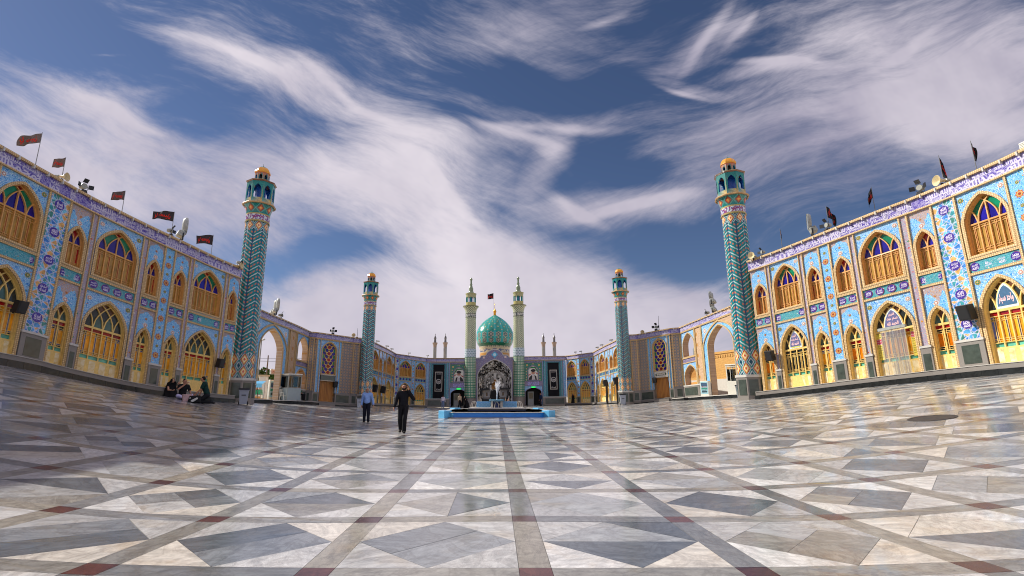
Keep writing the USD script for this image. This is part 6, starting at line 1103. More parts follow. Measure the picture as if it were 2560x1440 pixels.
# covers in the floor
def cover(label, px, py, r):
    p = on_ground(px, py); t = thing('drain_cover', label, 'drain cover', p); e = .4; n = np.array([-(GZ(p[0] + e, p[1]) - GZ(p[0] - e, p[1])) / (2 * e), -(GZ(p[0], p[1] + e) - GZ(p[0], p[1] - e)) / (2 * e), 1.0]); a = np.linspace(0, 2 * math.pi, 29)[:-1]
    def disc(r0, z): q = np.column_stack([r0 * np.cos(a), r0 * np.sin(a)]); return np.column_stack([q, -(q @ n[:2]) / n[2] + z])
    m = M(); m.add(np.vstack([disc(r, .0), disc(r, .014), disc(r * .9, .016), disc(r * .9, .01)]), [[k * 28 + i, k * 28 + (i + 1) % 28, (k + 1) * 28 + (i + 1) % 28, (k + 1) * 28 + i] for k in range(3) for i in range(28)]); m.build('rim', 'rust_iron', t)
    m = M(); d = disc(r * .9, .011); m.add(np.vstack([d, [[0, 0, .011]]]), [[i, (i + 1) % 28, 28] for i in range(28)]); m.build('lid', 'rust_iron', t)
plain('rust_iron', C(58, 50, 44), .75, .0, var=.4, scale=12, bump=.3)
cover('large round iron cover in the sunlit floor at far right', 2330, 1046, .46); cover('small round iron cover in the floor before the fountain', 1192, 1077, .3)

# ------------------------------------------------------------ banners, posters, notices
def banner(label, sc):
    p = CF.at(sc, 1.3, 0); t = thing('black_banner', label, 'banner', loc=p, world=True); W = CF; m = M(); s0, s1 = sc - .8, sc + .8; ns, nt = 14, 40; S, T = np.meshgrid(np.linspace(s0, s1, ns), np.linspace(1.3, 5.98, nt), indexing='ij'); D = .1 + .02 * np.sin(S * 6 + T * .7) + .015 * np.sin(T * 3 + S); i, j = np.meshgrid(np.arange(ns - 1), np.arange(nt - 1), indexing='ij'); a = (i * nt + j).ravel()
    W.put(m, np.column_stack([S.ravel(), T.ravel(), D.ravel()]), np.vstack([np.column_stack([a, a + nt, a + nt + 1]), np.column_stack([a, a + nt + 1, a + 1])]), C(20, 20, 24)); cl = m.build('cloth', 'cloth', t, smooth=True)
    m = M(); W.ext(m, rect(sc - .52, 2.25, sc + .52, 4.98).difference(rect(sc - .44, 2.34, sc + .44, 4.89)), .142, .146, C(190, 184, 172)); W.ext(m, Point(sc, 3.62).buffer(.36, 16).difference(Point(sc, 3.62).buffer(.28, 16)), .142, .147, C(196, 192, 186)); W.write(m, 'muh', sc, 3.62, .44, .146, C(200, 196, 190), h=.3)
    for kk, y in (('rahman', 4.68), ('hmd', 2.55)): W.write(m, kk, sc, y, .66, .146, C(190, 186, 180), h=.2)
    m.build('white_print', 'cloth', cl); m = M(); W.box(m, sc - .84, sc + .84, 5.96, 6.02, .06, .12); m.build('rod', 'dark_metal', t)
banner('long black banner with white frame and round emblem, left of the shrine', .25 + .72 + 1.07); banner('long black banner with white frame and round emblem, right of the shrine', CF.L - .25 - .72 - 1.07)
def portrait(label, sc, side):
    """A printed portrait of an elderly cleric, painted only in broad shapes."""
    t = thing('portrait_poster', label, 'poster', loc=CF.at(sc, 3.6, 0), world=True); W = CF; A = arch(sc, 1.3, 3.64, 4.88, 5.56); L = lambda x: sc + side * x; m = M()
    W.ext(m, A, -.05, -.03, C(224, 220, 206)); q = lambda p, z, c: W.ext(m, p.intersection(A), -.03, -.03 + z, c)
    q(LineString([(L(-.7), 4.7), (L(-.3), 5.35), (L(.5), 5.35)]).buffer(.09), .002, C(40, 130, 70)); q(LineString([(L(.75), 4.2), (L(.38), 4.42)]).buffer(.07), .003, C(180, 60, 50)); q(LineString([(L(-.75), 4.35), (L(-.4), 4.6)]).buffer(.06), .003, C(180, 60, 50))
    q(Polygon([(L(-.55), 3.6), (L(-.42), 4.15), (L(-.1), 4.35), (L(.25), 4.3), (L(.55), 4.0), (L(.65), 3.6)]), .005, C(36, 32, 34)); q(Polygon([(L(-.3), 3.6), (L(-.2), 4.2), (L(.12), 4.25), (L(.2), 3.6)]), .006, C(196, 190, 186))
    q(affinity.scale(Point(L(.0), 4.56).buffer(.29), .92, 1.12), .008, C(196, 140, 110)); q(Polygon([(L(-.22), 4.52), (L(-.1), 4.44), (L(.1), 4.44), (L(.22), 4.54), (L(.18), 4.2), (L(0), 4.08), (L(-.18), 4.22)]), .01, C(214, 210, 206) if side > 0 else C(200, 196, 192)); q(affinity.scale(Point(L(-.02), 4.93).buffer(.31), 1.1, .66), .012, C(24, 22, 26))
    for ex in (-.09, .09): q(affinity.scale(Point(L(ex), 4.6).buffer(.03), 1.3, .6), .011, C(50, 36, 32)); q(LineString([(L(ex - .06), 4.66), (L(ex + .06), 4.66)]).buffer(.014), .0112, C(90, 80, 76))
    q(LineString([(L(0), 4.6), (L(.02), 4.5)]).buffer(.02), .0115, C(176, 116, 92)); q(LineString([(L(-.06), 4.4), (L(.06), 4.4)]).buffer(.012), .0125, C(150, 80, 74)); m.build('print', 'paint', t)
portrait('arched poster of a turbaned bearded man over the left shrine door', .25 + 4.66, 1); portrait('arched poster of a turbaned bearded man over the right shrine door', CF.L - .25 - 4.66, -1)
mat('clear_plastic', {'t': ('transparent_bsdf', {'color': (.86, .87, .87)}), 'g': ('glossy_bsdf', {'roughness': .12, 'color': (.9, .9, .9)}), 'd': ('diffuse_bsdf', {'color': (.55, .54, .52)}), 'm1': ('mix_closure', {'fac': .3}), 'm2': ('mix_closure', {'fac': .22})}, [('t.BSDF', 'm1.closure1'), ('d.BSDF', 'm1.closure2'), ('m1.closure', 'm2.closure1'), ('g.BSDF', 'm2.closure2')], 'm2.closure')
def plastic_curtain():
    W = WRB; s0, s1 = 7.4, 8.42; t = thing('plastic_curtain', 'clear plastic curtain hanging over the middle double door of right hall', 'curtain', loc=W.at((s0 + s1) / 2, .4, .1), world=True)
    for a, b, ph in ((s0, 7.94, 0.0), (7.88, s1, 1.7)):
        ns, nt = 40, 24; S, T = np.meshgrid(np.linspace(a, b, ns), np.linspace(.4, 2.42, nt), indexing='ij'); pull = (1 - (T - .4) / 2.0) * .0; D = .1 + .03 * np.sin((S - a) * 42 + ph + T * .8) * (1.1 - .25 * T) + .02 * np.sin((S - a) * 19 + T * 2.2 + ph); i, j = np.meshgrid(np.arange(ns - 1), np.arange(nt - 1), indexing='ij'); q = (i * nt + j).ravel(); m = M()
        W.put(m, np.column_stack([S.ravel(), T.ravel(), D.ravel()]), np.vstack([np.column_stack([q, q + nt, q + nt + 1]), np.column_stack([q, q + nt + 1, q + 1])])); m.build('sheet', 'clear_plastic', t, smooth=True)
    m = M(); W.box(m, s0 - .05, s1 + .05, 2.42, 2.55, .02, .16); m.build('rail', 'lamp_grey', t)
plastic_curtain()
def notice(label, s0, s1, red):
    W = WRB; t = thing('yellow_notice', label, 'notice', loc=W.at((s0 + s1) / 2, 1.2, .0), world=True); m = M(); W.ext(m, rect(s0, 1.14, s1, 2.34), -.14, -.125, C(226, 206, 84)); W.ext(m, rect(s0 + .01, red, s1 - .01, red + .26), -.125, -.122, C(196, 60, 90)); y = 1.28
    m.build('sheet', 'paint', t); m = M(); R = np.random.default_rng(int(s0 * 10))
    while y < 2.3:
        W.write(m, WK[R.integers(2, 5)], (s0 + s1) / 2, y, (s1 - s0) * .75, -.119, C(240, 220, 220) if red < y < red + .26 else C(110, 96, 40), h=.05); y += .1
    m.build('lettering', 'paint', t)
notice('narrow yellow notice with red heading left of the plastic curtain', 8.5, 8.68, 1.95); notice('narrow yellow notice with red heading right of the plastic curtain', 7.08, 7.33, 1.85)
def ac():
    p, y = onroof(WRB, 2585, -.6, 8, 16); t = thing('air_conditioner', 'white slatted cooler box on roof at top right corner', 'air conditioner', p, y, scale=.5); m = M(); m.box((0, 0, .5), (1.0, .9, .95), bevel=.03); m.build('case', 'white_plastic', t)
    for k in range(7): m = M(); m.box((0, -.455, .16 + k * .115), (.86, .02, .05), rx=25); m.build('slat', 'lamp_grey', t)
ac()

for W, px, lab, h in ((PR2, 1648, 'thin aerial on roof of right corner house', 1.5), (PL3, 892, 'thin aerial on roof of left corner house beside the minaret', 1.0)):
    p, y = onroof(W, px, -.2); t = thing('roof_aerial', lab, 'aerial', p, y); m = M(); m.tube([(0, 0, 0), (.03, 0, h)], [.03, .015], 5); m.build('mast', 'dark_metal', t); m = M(); m.box((0, 0, .04), (.2, .2, .08)); m.build('foot', 'dark_metal', t)

# ------------------------------------------------------------ people
import manifold3d as m3
_IC = trimesh.creation.icosphere(1)
def hull_mesh(bones, grow=0.0, edge=.035, smooth=6):
    """One closed skin over bones: each bone the hull of its end balls ((x, y, z), radius or (rx, ry, rz))."""
    parts = []
    for b in bones:
        pts = np.vstack([_IC.vertices * (np.array(r, float) + grow) + np.array(p, float) for p, r in b]); parts.append(m3.Manifold.hull_points(pts))
    s = m3.Manifold.batch_boolean(parts, m3.OpType.Add).refine_to_length(edge); me = s.to_mesh(); t = trimesh.Trimesh(me.vert_properties[:, :3], me.tri_verts, process=False)
    trimesh.smoothing.filter_taubin(t, iterations=smooth); return t
SKIN, SKIN2 = C(176, 124, 98), C(196, 146, 118)
def hand(palm, direction, normal, thumb, curl=.35, s=1.0):
    """A palm, four unequal bent fingers and a thumb that leaves the palm's side."""
    d = np.array(direction, float); d /= np.linalg.norm(d); n = np.array(normal, float); n -= d * (n @ d); n /= np.linalg.norm(n); w = np.cross(d, n) * thumb; p = np.array(palm, float); B = [[(p - d * .03 * s - w * .02 * s, .017 * s), (p - d * .03 * s + w * .02 * s, .017 * s), (p + d * .045 * s - w * .03 * s, .013 * s), (p + d * .045 * s + w * .03 * s, .013 * s)]]
    for i, L in enumerate((.062, .075, .07, .055)):
        a = p + d * .05 * s + w * (.03 - .02 * i) * s; b = a + (d * math.cos(curl) + n * math.sin(curl)) * L * .55 * s; c = b + (d * math.cos(curl * 2.4) + n * math.sin(curl * 2.4)) * L * .5 * s; B += [[(a, .0095 * s), (b, .0085 * s)], [(b, .0085 * s), (c, .007 * s)]]
    a = p - d * .01 * s + w * .03 * s; b = a + (w * .75 + d * .6) * .035 * s + n * .01; c = b + (d * .9 + w * .2 + n * .4) * .03 * s; return B + [[(a, .012 * s), (b, .01 * s)], [(b, .01 * s), (c, .008 * s)]]
def person(label, loc, rz, J, top, trousers, shoe=C(24, 22, 22), hair=C(26, 22, 20), beard=None, skin=SKIN, sleeve=1.0, belly=.0, fine=True, scale=1.0, group=None, bald=False, palms=None):
    """A clothed figure from its joints (facing -y): one continuous body, with clothes, hair and shoes as parts."""
    t = thing('person', label, 'person', loc, rz, scale=scale, group=group); J = {k: np.array(v, float) for k, v in J.items()}; H = J['head']; N = J['neck']; fw = J.get('face', np.array([0, -1.0, 0])); fw = fw / np.linalg.norm(fw); sd = np.cross(fw, [0, 0, 1.0]); sd /= np.linalg.norm(sd)
    pel, che = J['pelvis'], J['chest']; up = (che - pel) / np.linalg.norm(che - pel); lat = J['ls'] - J['rs']; lat /= np.linalg.norm(lat)
    head = [[(H + [0, 0, .025] , (.078, .092, .085)), (H + fw * .012 - [0, 0, .055], (.058, .066, .05))], [(H + fw * .094 + [0, 0, .015], .011), (H + fw * .106 - [0, 0, .018], .015)], [(H + fw * .085 - [0, 0, .05], (.024, .014, .008))], [(H + sd * .08, .018), (H + sd * .08 + [0, 0, .03], .016)], [(H - sd * .08, .018), (H - sd * .08 + [0, 0, .03], .016)], [(H - [0, 0, .05], .056), (N, .058)]]
    tor = [[(N, .06), (J['ls'] - lat * .03, .062), (J['rs'] + lat * .03, .062), (che, (.15, .105, .1))], [(che, (.15, .105, .1)), (pel + up * .12, (.13, .1 + belly, .1)), (pel, (.14, .105, .1))]]
    arm = lambda q: [[(J[q + 's'], .058), (J[q + 'e'], .042)], [(J[q + 'e'], .04), (J[q + 'w'], .028)]]
    leg = lambda q: [[(J[q + 'h'], .088), (J[q + 'k'], .056)], [(J[q + 'k'], .056), (J[q + 'a'], .038)]]
    hands = []
    for q in ('l', 'r'):
        d = J[q + 'w'] - J[q + 'e']; d /= np.linalg.norm(d); pn = (palms or {}).get(q, (lat if q == 'r' else -lat)); cd = (palms or {}).get(q + 'd', d); hands += [[(J[q + 'w'], .027), (J[q + 'w'] + np.array(cd) * .03, .022)]] + hand(J[q + 'w'] + np.array(cd) * .06, cd, pn, 1 if q == 'l' else -1, .5)
    feet = [[(J[q + 'a'] - [0, 0, .03], .036), (J[q + 't'], .028)] for q in ('l', 'r')]
    m = M(); m.tm(hull_mesh(head + tor + arm('l') + arm('r') + leg('l') + leg('r') + feet + hands, 0, .03 if fine else .05, 3), skin); b = m.build('body', 'skin', t, smooth=True)
    m = M(); g = .018; se = lambda q: J[q + 'e'] * (1 - max(0, sleeve - .5) * 2 * 0) ; sl = []
    for q in ('l', 'r'):
        if sleeve > .6: sl += [[(J[q + 's'], .062), (J[q + 'e'], .05)], [(J[q + 'e'], .05), (J[q + 'e'] + (J[q + 'w'] - J[q + 'e']) * .93, .038)]]
        else: sl += [[(J[q + 's'], .064), (J[q + 's'] + (J[q + 'e'] - J[q + 's']) * .75, .055)]]
    m.tm(hull_mesh([[(N - up * .035, .062), (J['ls'] - lat * .02, .066), (J['rs'] + lat * .02, .066), (che, (.155, .11, .1))], [(che, (.155, .11, .1)), (pel + up * .14, (.135, .105 + belly, .1)), (pel + up * .03, (.148, .115 + belly * .7, .07))]] + sl, g, .04, 4), top); m.build('shirt', 'cloth', t, smooth=True)
    m = M(); m.tm(hull_mesh([[(pel + up * .06, (.135, .11, .05)), (J['lh'], (.092, .1, .09)), (J['rh'], (.092, .1, .09))], [(J['lh'], .095), (J['lk'], .072)], [(J['lk'], .072), (J['la'] - [0, 0, .01], .058)], [(J['rh'], .095), (J['rk'], .072)], [(J['rk'], .072), (J['ra'] - [0, 0, .01], .058)]], .014, .045, 4), trousers); m.build('trousers', 'cloth', t, smooth=True)
    for q in ('l', 'r'):
        m = M(); a, e = J[q + 'a'], J[q + 't']; k = (e - a) * [1, 1, 0]; k = k / max(np.linalg.norm(k), 1e-6); m.tm(hull_mesh([[(a - k * .03 - [0, 0, .035], (.04, .045, .04)), (e, (.045, .045, .03))]], .004, .04, 2), shoe); m.build('shoe', 'cloth', t, smooth=True)
    hb = [[(H + [0, 0, .05] - fw * .022, (.083, .088, .076)), (H - fw * .05 - [0, 0, .01], (.07, .055, .05))]] if not bald else [[(H - fw * .055 + [0, 0, .0], (.072, .05, .05))]]
    m = M(); m.tm(hull_mesh(hb, .004, .035, 3), hair); m.build('hair', 'cloth', t, smooth=True)
    if beard is not None: m = M(); m.tm(hull_mesh([[(H + fw * .05 - [0, 0, .072], (.055, .045, .04)), (H + fw * .03 - [0, 0, .03] + sd * .05, .025), (H + fw * .03 - [0, 0, .03] - sd * .05, .025)], [(H + fw * .093 - [0, 0, .032], (.028, .012, .008))]], .003, .03, 2), beard); m.build('beard', 'cloth', t, smooth=True)
    m = M()
    for s_ in (-1, 1):
        m.lathe([(0, -.011), (.011, -.006), (.013, 0), (.011, .006), (0, .011)], 8, tuple(H + fw * .088 + sd * .033 * s_ + [0, 0, .018]), C(30, 22, 20)); m.box(tuple(H + fw * .09 + sd * .034 * s_ + [0, 0, .04]), (.036, .02, .009), math.degrees(math.atan2(sd[1], sd[0])), C(30, 24, 22))
    m.build('eyes', 'paint', t, kind='stuff'); m = M(); m.box(tuple(H + fw * .094 - [0, 0, .052]), (.042, .012, .01), math.degrees(math.atan2(sd[1], sd[0])), C(130, 70, 64)); m.build('mouth', 'paint', t)
    return t
STAND = dict(head=(0, -.015, 1.62), neck=(0, .0, 1.47), chest=(0, 0, 1.27), pelvis=(0, 0, .97), ls=(.185, 0, 1.42), rs=(-.185, 0, 1.42), le=(.25, .02, 1.13), re=(-.25, .02, 1.13), lw=(.27, -.05, .88), rw=(-.27, -.05, .88), lh=(.09, 0, .93), rh=(-.09, 0, .93), lk=(.11, -.02, .5), rk=(-.11, -.02, .5), la=(.12, .0, .09), ra=(-.12, 0, .09), lt=(.14, -.15, .035), rt=(-.14, -.15, .035))
def pose(**k): d = dict(STAND); d.update(k); return d
gp = on_ground(1006, 1083); s_ = 120 / 1.74 / FPX * np.linalg.norm(gp[:2])
ph = person('man in black clothes walking towards the viewer with a phone at his ear', gp, 6, pose(le=(.36, .0, 1.2), lw=(.17, -.12, 1.5), re=(-.27, .05, 1.14), rw=(-.32, -.1, .92), lk=(.07, -.16, .52), la=(.06, -.14, .09), lt=(.08, -.29, .045), rk=(-.1, -.04, .5), ra=(-.09, .18, .16), rt=(-.1, .06, .05), face=(.05, -1, -.05)), C(17, 18, 24), C(18, 18, 22), beard=C(30, 24, 22), belly=.02, palms={'l': (-.9, .2, 0), 'ld': (-.1, .1, .95)})
m = M(); m.box((.095, -.06, 1.62), (.014, .075, .15), rx=15, bevel=.004, col=C(20, 20, 22)); ph2 = thing('mobile_phone', 'dark phone held at the ear of the walking man in black', 'phone', gp, 6); m.build('case', 'paint', ph2); m = M(); m.box((.087, -.06, 1.625), (.004, .066, .13), rx=15, col=C(60, 64, 72)); m.build('screen', 'paint', ph2)
gp = on_ground(915, 1056); person('grey bearded man in light blue shirt and dark trousers walking at left', gp, 4, pose(le=(.27, .03, 1.14), lw=(.33, -.03, .9), re=(-.25, .03, 1.14), rw=(-.26, -.06, .88), lk=(.1, -.05, .5), la=(.11, -.02, .09), lt=(.13, -.17, .04), rk=(-.1, -.03, .5), ra=(-.11, .06, .09), rt=(-.12, -.09, .035)), C(128, 160, 214), C(24, 26, 38), hair=C(70, 66, 64), beard=C(130, 124, 120), belly=.05, bald=True)
def sit_floor(turn=0.0): return dict(head=(0, -.06, .86), neck=(0, -.01, .71), chest=(0, .02, .5), pelvis=(0, .08, .16), ls=(.18, .0, .66), rs=(-.18, .0, .66), le=(.26, -.1, .42), re=(-.26, -.1, .42), lw=(.16, -.28, .38), rw=(-.16, -.28, .36), lh=(.1, .04, .13), rh=(-.1, .04, .13), lk=(.32, -.26, .2), rk=(-.32, -.26, .2), la=(-.02, -.3, .08), ra=(.05, -.36, .08), lt=(-.14, -.32, .05), rt=(.17, -.38, .05))
g = on_ground(455, 1000); d = sit_floor(); d.update(rw=(-.05, -.28, .74), re=(-.3, -.18, .5), lw=(.2, -.4, .2), face=(.3, -1, 0)); person('man in black top and pale trousers sitting on the floor, hand to his face', g, 55, d, C(20, 20, 22), C(178, 172, 204), hair=C(28, 22, 20), sleeve=.4)
g = on_ground(508, 1010); d = dict(head=(0, -.13, 1.12), neck=(0, -.06, .98), chest=(0, -.02, .8), pelvis=(0, .12, .42), ls=(.18, -.03, .94), rs=(-.18, -.03, .94), le=(.24, -.12, .66), re=(-.24, -.16, .64), lw=(.22, -.3, .48), rw=(-.2, -.26, .34), lh=(.1, .12, .38), rh=(-.1, .12, .38), lk=(.13, -.22, .1), rk=(-.13, -.22, .1), la=(.13, .3, .09), ra=(-.13, .3, .09), lt=(.13, .44, .04), rt=(-.13, .44, .04)); person('person in dark green shirt kneeling on the floor with back to the minaret', g, -70, d, C(16, 48, 44), C(24, 26, 30), hair=C(24, 20, 18), sleeve=.4)
# women in black chadors: a cloak that falls in folds from the head
def chador(label, loc, rz, h, w, lean=.0, sit=False, hands=None, col=C(16, 16, 19), fine=True):
    t = thing('person', label, 'person', loc, rz); ht = h - .12; hd = np.array([0, -lean - .02, ht]); R = np.random.default_rng(int(h * 1000 + w * 77))
    body = [[(hd + [0, 0, .02], (.075, .088, .085)), (hd + [0, -.012, -.055], (.056, .062, .05))], [(hd + [0, -.09, .0], .012), (hd + [0, -.1, -.02], .014)], [(hd - [0, 0, .06], .055), (hd + [0, .03, -.2], .06)], [(hd + [.16, .05, -.27], .06), (hd + [-.16, .05, -.27], .06), (np.array([0, .05, ht * .45]), (.16, .14, .12)), (np.array([0, .05, .16]), (w * .3, w * .32, .12))]]
    hb = []
    for s_, (px, py, pz) in (hands or {}).items():
        sh = hd + [s_ * .17, .03, -.27]; e = (sh + [px, py, pz]) / 2 + [s_ * .06, 0, -.08]; body += [[(sh, .05), (e, .04)], [(e, .04), ((px, py, pz), .028)]]; dd = np.array([px, py, pz]) - e; dd /= np.linalg.norm(dd); body += hand(np.array([px, py, pz]) + dd * .05, dd, (0, .3, 1), s_, .6)
    m = M(); m.tm(hull_mesh(body, 0, .04, 3), SKIN2); m.build('body', 'skin', t, smooth=True)
    n, k = 40, 22; A, Z = np.meshgrid(np.linspace(0, 2 * math.pi, n + 1), np.linspace(0, 1, k), indexing='ij'); hz = Z * h
    prof = np.interp(Z, [0, .08, .35, .62, .78, .84, .9, .96, 1], [w * .62, w * .6, w * .47, w * .36, .2, .125, .118, .085, .0]); fold = 1 + .09 * np.sin(A * 7 + Z * 3) * (1 - Z) + .05 * np.sin(A * 13 + 1 + Z * 2) * (1 - Z); r = prof * fold; cy = np.interp(Z, [0, .4, .85, 1], [.02, .02, -lean * .9, -lean + .01])
    x, y = r * np.cos(A) * np.where(Z > .8, .82, 1.0), r * np.sin(A) * np.where(Z < .7, .78, 1.0) + cy; v = np.stack([x, y, hz + .012], -1).reshape(-1, 3); i, j = np.meshgrid(np.arange(n), np.arange(k - 1), indexing='ij'); a = (i * k + j).ravel(); am = (A[:-1, 0] + math.pi / n)[i.ravel()]; zm = ((j.ravel() + .5) / (k - 1)); face = (np.abs(np.angle(np.exp(1j * (am + math.pi / 2)))) < .62) & (zm > 1 - .235 / h) & (zm < 1 - .05 / h)
    m = M(); m.add(v, np.column_stack([a, a + k, a + k + 1, a + 1])[~face], None, col); m.build('chador', 'cloth', t, smooth=True)
    m = M()
    for s_ in (-1, 1): m.box((hd[0] + s_ * .032, hd[1] - .088, hd[2] + .016), (.022, .012, .012), 0, C(30, 22, 20))
    m.box((hd[0], hd[1] - .082, hd[2] - .056), (.036, .012, .01), 0, C(150, 84, 80)); m.build('face_features', 'paint', t, kind='stuff')
    return t
g = on_ground(424, 993); chador('woman in black chador sitting by the step, hand raised', g + [0, 0, .0], 60, .92, .62, .08, True, {1: (.16, -.36, .62), -1: (-.14, -.34, .34)})
g = on_ground(833, 1012); chador('dark cloaked figure sitting against the left corner house', g, 20, .95, .66, .06, True)
g = on_ground(1166, 1020); chador('woman in black chador bending towards the left shrine door', g, -60, 1.5, .72, .22)
g = on_ground(1433, 1012); chador('woman in black chador standing before the sunlit wing', g, 10, 1.62, .5)
g = on_ground(1268, 1021); chador('dark cloaked figure standing right behind the fountain', g, 150, 1.6, .5)
g = on_ground(1107, 1021); person('child in pale shirt and jeans standing left of the left shrine door', g, 170, pose(), C(212, 205, 214), C(110, 128, 160), fine=False, scale=.86)
g = on_ground(1149, 1020); person('man in beige shirt walking out of the left shrine door', g, 40, pose(lk=(.09, -.12, .5), la=(.1, -.12, .09), lt=(.1, -.26, .04), ra=(-.1, .18, .12), rt=(-.1, .05, .04)), C(184, 166, 140), C(24, 24, 28), fine=False)
g = on_ground(1352, 1015); person('person in dark blue jacket walking at the right shrine door', g, -60, pose(lk=(.09, -.14, .5), la=(.1, -.14, .09), lt=(.1, -.28, .04), ra=(-.1, .2, .12), rt=(-.1, .07, .04)), C(22, 40, 72), C(28, 28, 34), fine=False)
s = along(WGL, 746, .2, .9); pc_ = WGL.at(s, .165, 1.0); yw = wall_yaw(WGL, s) - 10
chair('white plastic chair under the man in green shirt', pc_, yw)
person('man in green shirt sitting on a plastic chair beside the grey booth', pc_, yw, dict(head=(0, .1, 1.2), neck=(0, .14, 1.05), chest=(0, .16, .84), pelvis=(0, .12, .53), ls=(.18, .13, .99), rs=(-.18, .13, .99), le=(.25, .06, .72), re=(-.25, .06, .72), lw=(.12, -.16, .62), rw=(-.12, -.16, .62), lh=(.1, .06, .52), rh=(-.1, .06, .52), lk=(.14, -.36, .54), rk=(-.14, -.36, .54), la=(.14, -.34, .1), ra=(-.14, -.34, .1), lt=(.15, -.48, .04), rt=(-.15, -.48, .04)), C(20, 104, 66), C(22, 22, 26), sleeve=.4)
g = on_ground(464, 1004); t = thing('bucket', 'pale pink bucket standing between the people sitting on the floor', 'bucket', g); m = M(); m.lathe([(0, .01), (.13, .01), (.17, .3), (.18, .3), (.18, .32), (.155, .31), (.12, .03), (0, .03)], 20, col=C(206, 170, 168)); m.build('pail', 'paint', t, smooth=40); m = M(); k = np.linspace(0, math.pi, 12); m.tube(np.column_stack([.17 * np.cos(k), np.full(12, 0), .3 + .12 * np.sin(k)]), .006, 5); m.build('handle', 'dark_metal', t)
g = on_ground(485, 1008); t = thing('shopping_bag', 'black bag with white print on the floor before the kneeling person', 'bag', g, 20); m = M(); m.tm(hull_mesh([[((-.2, 0, .05), (.06, .1, .05)), ((.2, 0, .05), (.06, .1, .05)), ((-.17, 0, .27), (.05, .06, .04)), ((.17, .02, .3), (.05, .06, .04))]], 0, .05, 2), C(24, 24, 26)); m.build('bag', 'cloth', t, smooth=True); m = M(); m.tm(hull_mesh([[((-.05, -.1, .1), (.07, .02, .05)), ((.1, -.1, .2), (.05, .02, .04))]], 0, .05, 2), C(196, 196, 190)); m.tm(hull_mesh([[((-.16, -.1, .22), (.03, .02, .04))]], 0, .05, 1), C(190, 190, 186)); m.build('white_print', 'cloth', t, smooth=True); m = M(); m.tube([(-.1, 0, .3), (-.06, 0, .4), (.06, 0, .4), (.1, 0, .31)], .012, 5); m.build('handle', 'dark_metal', t)

# ------------------------------------------------------------ what shows through the gates
def leaf_mat(name, c1, c2):
    mat(name, {'o': ('geometry', {}), 'r': ('rgb_ramp', {'ramp': [(0, c1), (1, c2)]}), 'd': ('diffuse_bsdf', {}), 't': ('translucent_bsdf', {}), 'm': ('mix_closure', {'fac': .3})}, [('o.random_per_island', 'r.fac'), ('r.color', 'd.color'), ('r.color', 't.color'), ('d.BSDF', 'm.closure1'), ('t.BSDF', 'm.closure2')], 'm.closure')
leaf_mat('leaves', C(64, 84, 40), C(120, 124, 70)); plain('bark', C(96, 76, 58), .9, var=.2)
def tree(label, base, h, r, seed):
    t = thing('tree', label, 'tree', base); R = np.random.default_rng(seed); m = M(); m.tube([(0, 0, -.2), (.05, 0, h * .25), (0, .1, h * .5), (.1, 0, h * .75)], [.16, .13, .09, .04], 7)
    for i in range(7): a = R.uniform(0, 6.28); z = h * R.uniform(.3, .6); m.tube([(0, 0, z), (r * .4 * math.cos(a), r * .4 * math.sin(a), z + h * .14), (r * .7 * math.cos(a), r * .7 * math.sin(a), z + h * .2)], [.06, .04, .015], 5)
    m.build('trunk', 'bark', t); m = M(); cl = [(R.normal(0, r * .4), R.normal(0, r * .4), h * R.uniform(.42, .92), r * R.uniform(.25, .48)) for _ in range(13)]; P = []
    for c in cl:
        q = R.normal(size=(170, 3)); q /= np.linalg.norm(q, axis=1, keepdims=True); P.append(q * c[3] * R.uniform(.6, 1, (170, 1)) + c[:3])
    P = np.vstack(P); u = R.normal(size=P.shape); u /= np.linalg.norm(u, axis=1, keepdims=True); w = np.cross(u, R.normal(size=P.shape)); w /= np.linalg.norm(w, axis=1, keepdims=True); s_ = R.uniform(.1, .2, (len(P), 1)); v = np.stack([P - u * s_, P + w * s_ * .6, P + u * s_, P - w * s_ * .6], 1).reshape(-1, 3); i = np.arange(len(P))[:, None] * 4; m.add(v, i + np.array([[0, 1, 2, 3]])); m.build('crown', 'leaves', t)
for lab, px, Y, h, r, sd in (('olive green tree outside left gate, left of the lamp post', 636, 66, 4.4, 1.5, 1), ('broad olive green tree outside left gate, right of the lamp post', 668, 74, 4.2, 2.2, 2), ('thin pale tree outside left gate nearest the right jamb', 684, 88, 4.2, 1.4, 3)):
    d = view_dir(px, 985); tree(lab, (d[0] / d[1] * Y, Y, .6), h, r, sd)
d = view_dir(640, 990); b = np.array([d[0] / d[1] * 60, 60, .6]); t = thing('lamp_post', 'tall grey street lamp post seen through the left gate', 'lamp post', b); m = M(); m.tube([(0, 0, 0), (0, 0, 7.4)], [.11, .06], 8); m.build('post', 'pole_metal', t)
for sx in (-1, 1): m = M(); m.box((sx * .22, 0, 7.45), (.36, .2, .16), ry=-20 * sx, bevel=.03); m.build('lamp', 'lamp_grey', t); m = M(); mm = M(); mm.lathe([(.05, .3), (.08, .1), (.2, -.1), (.0, .0)], 12); v = np.vstack(mm.v); m.add(np.column_stack([v[:, 2] * sx + sx * .25, v[:, 0], v[:, 1] + 3.1]), np.vstack(mm.f)); m.build('horn_loudspeaker', 'horn_beige', t)
def street(px, py, Y): d = view_dir(px, py); k = Y / d[1]; return np.array([d[0] * k, Y, CAM_H + d[2] * k])
p = street(661, 990, 64); t = thing('utility_pole', 'bare brown utility pole outside the left gate', 'pole', (p[0], p[1], .6)); m = M(); m.tube([(0, 0, 0), (0, 0, 5.9)], [.1, .07], 7); m.box((0, 0, 4.1), (1.2, .08, .08)); m.build('pole', 'bark', t)
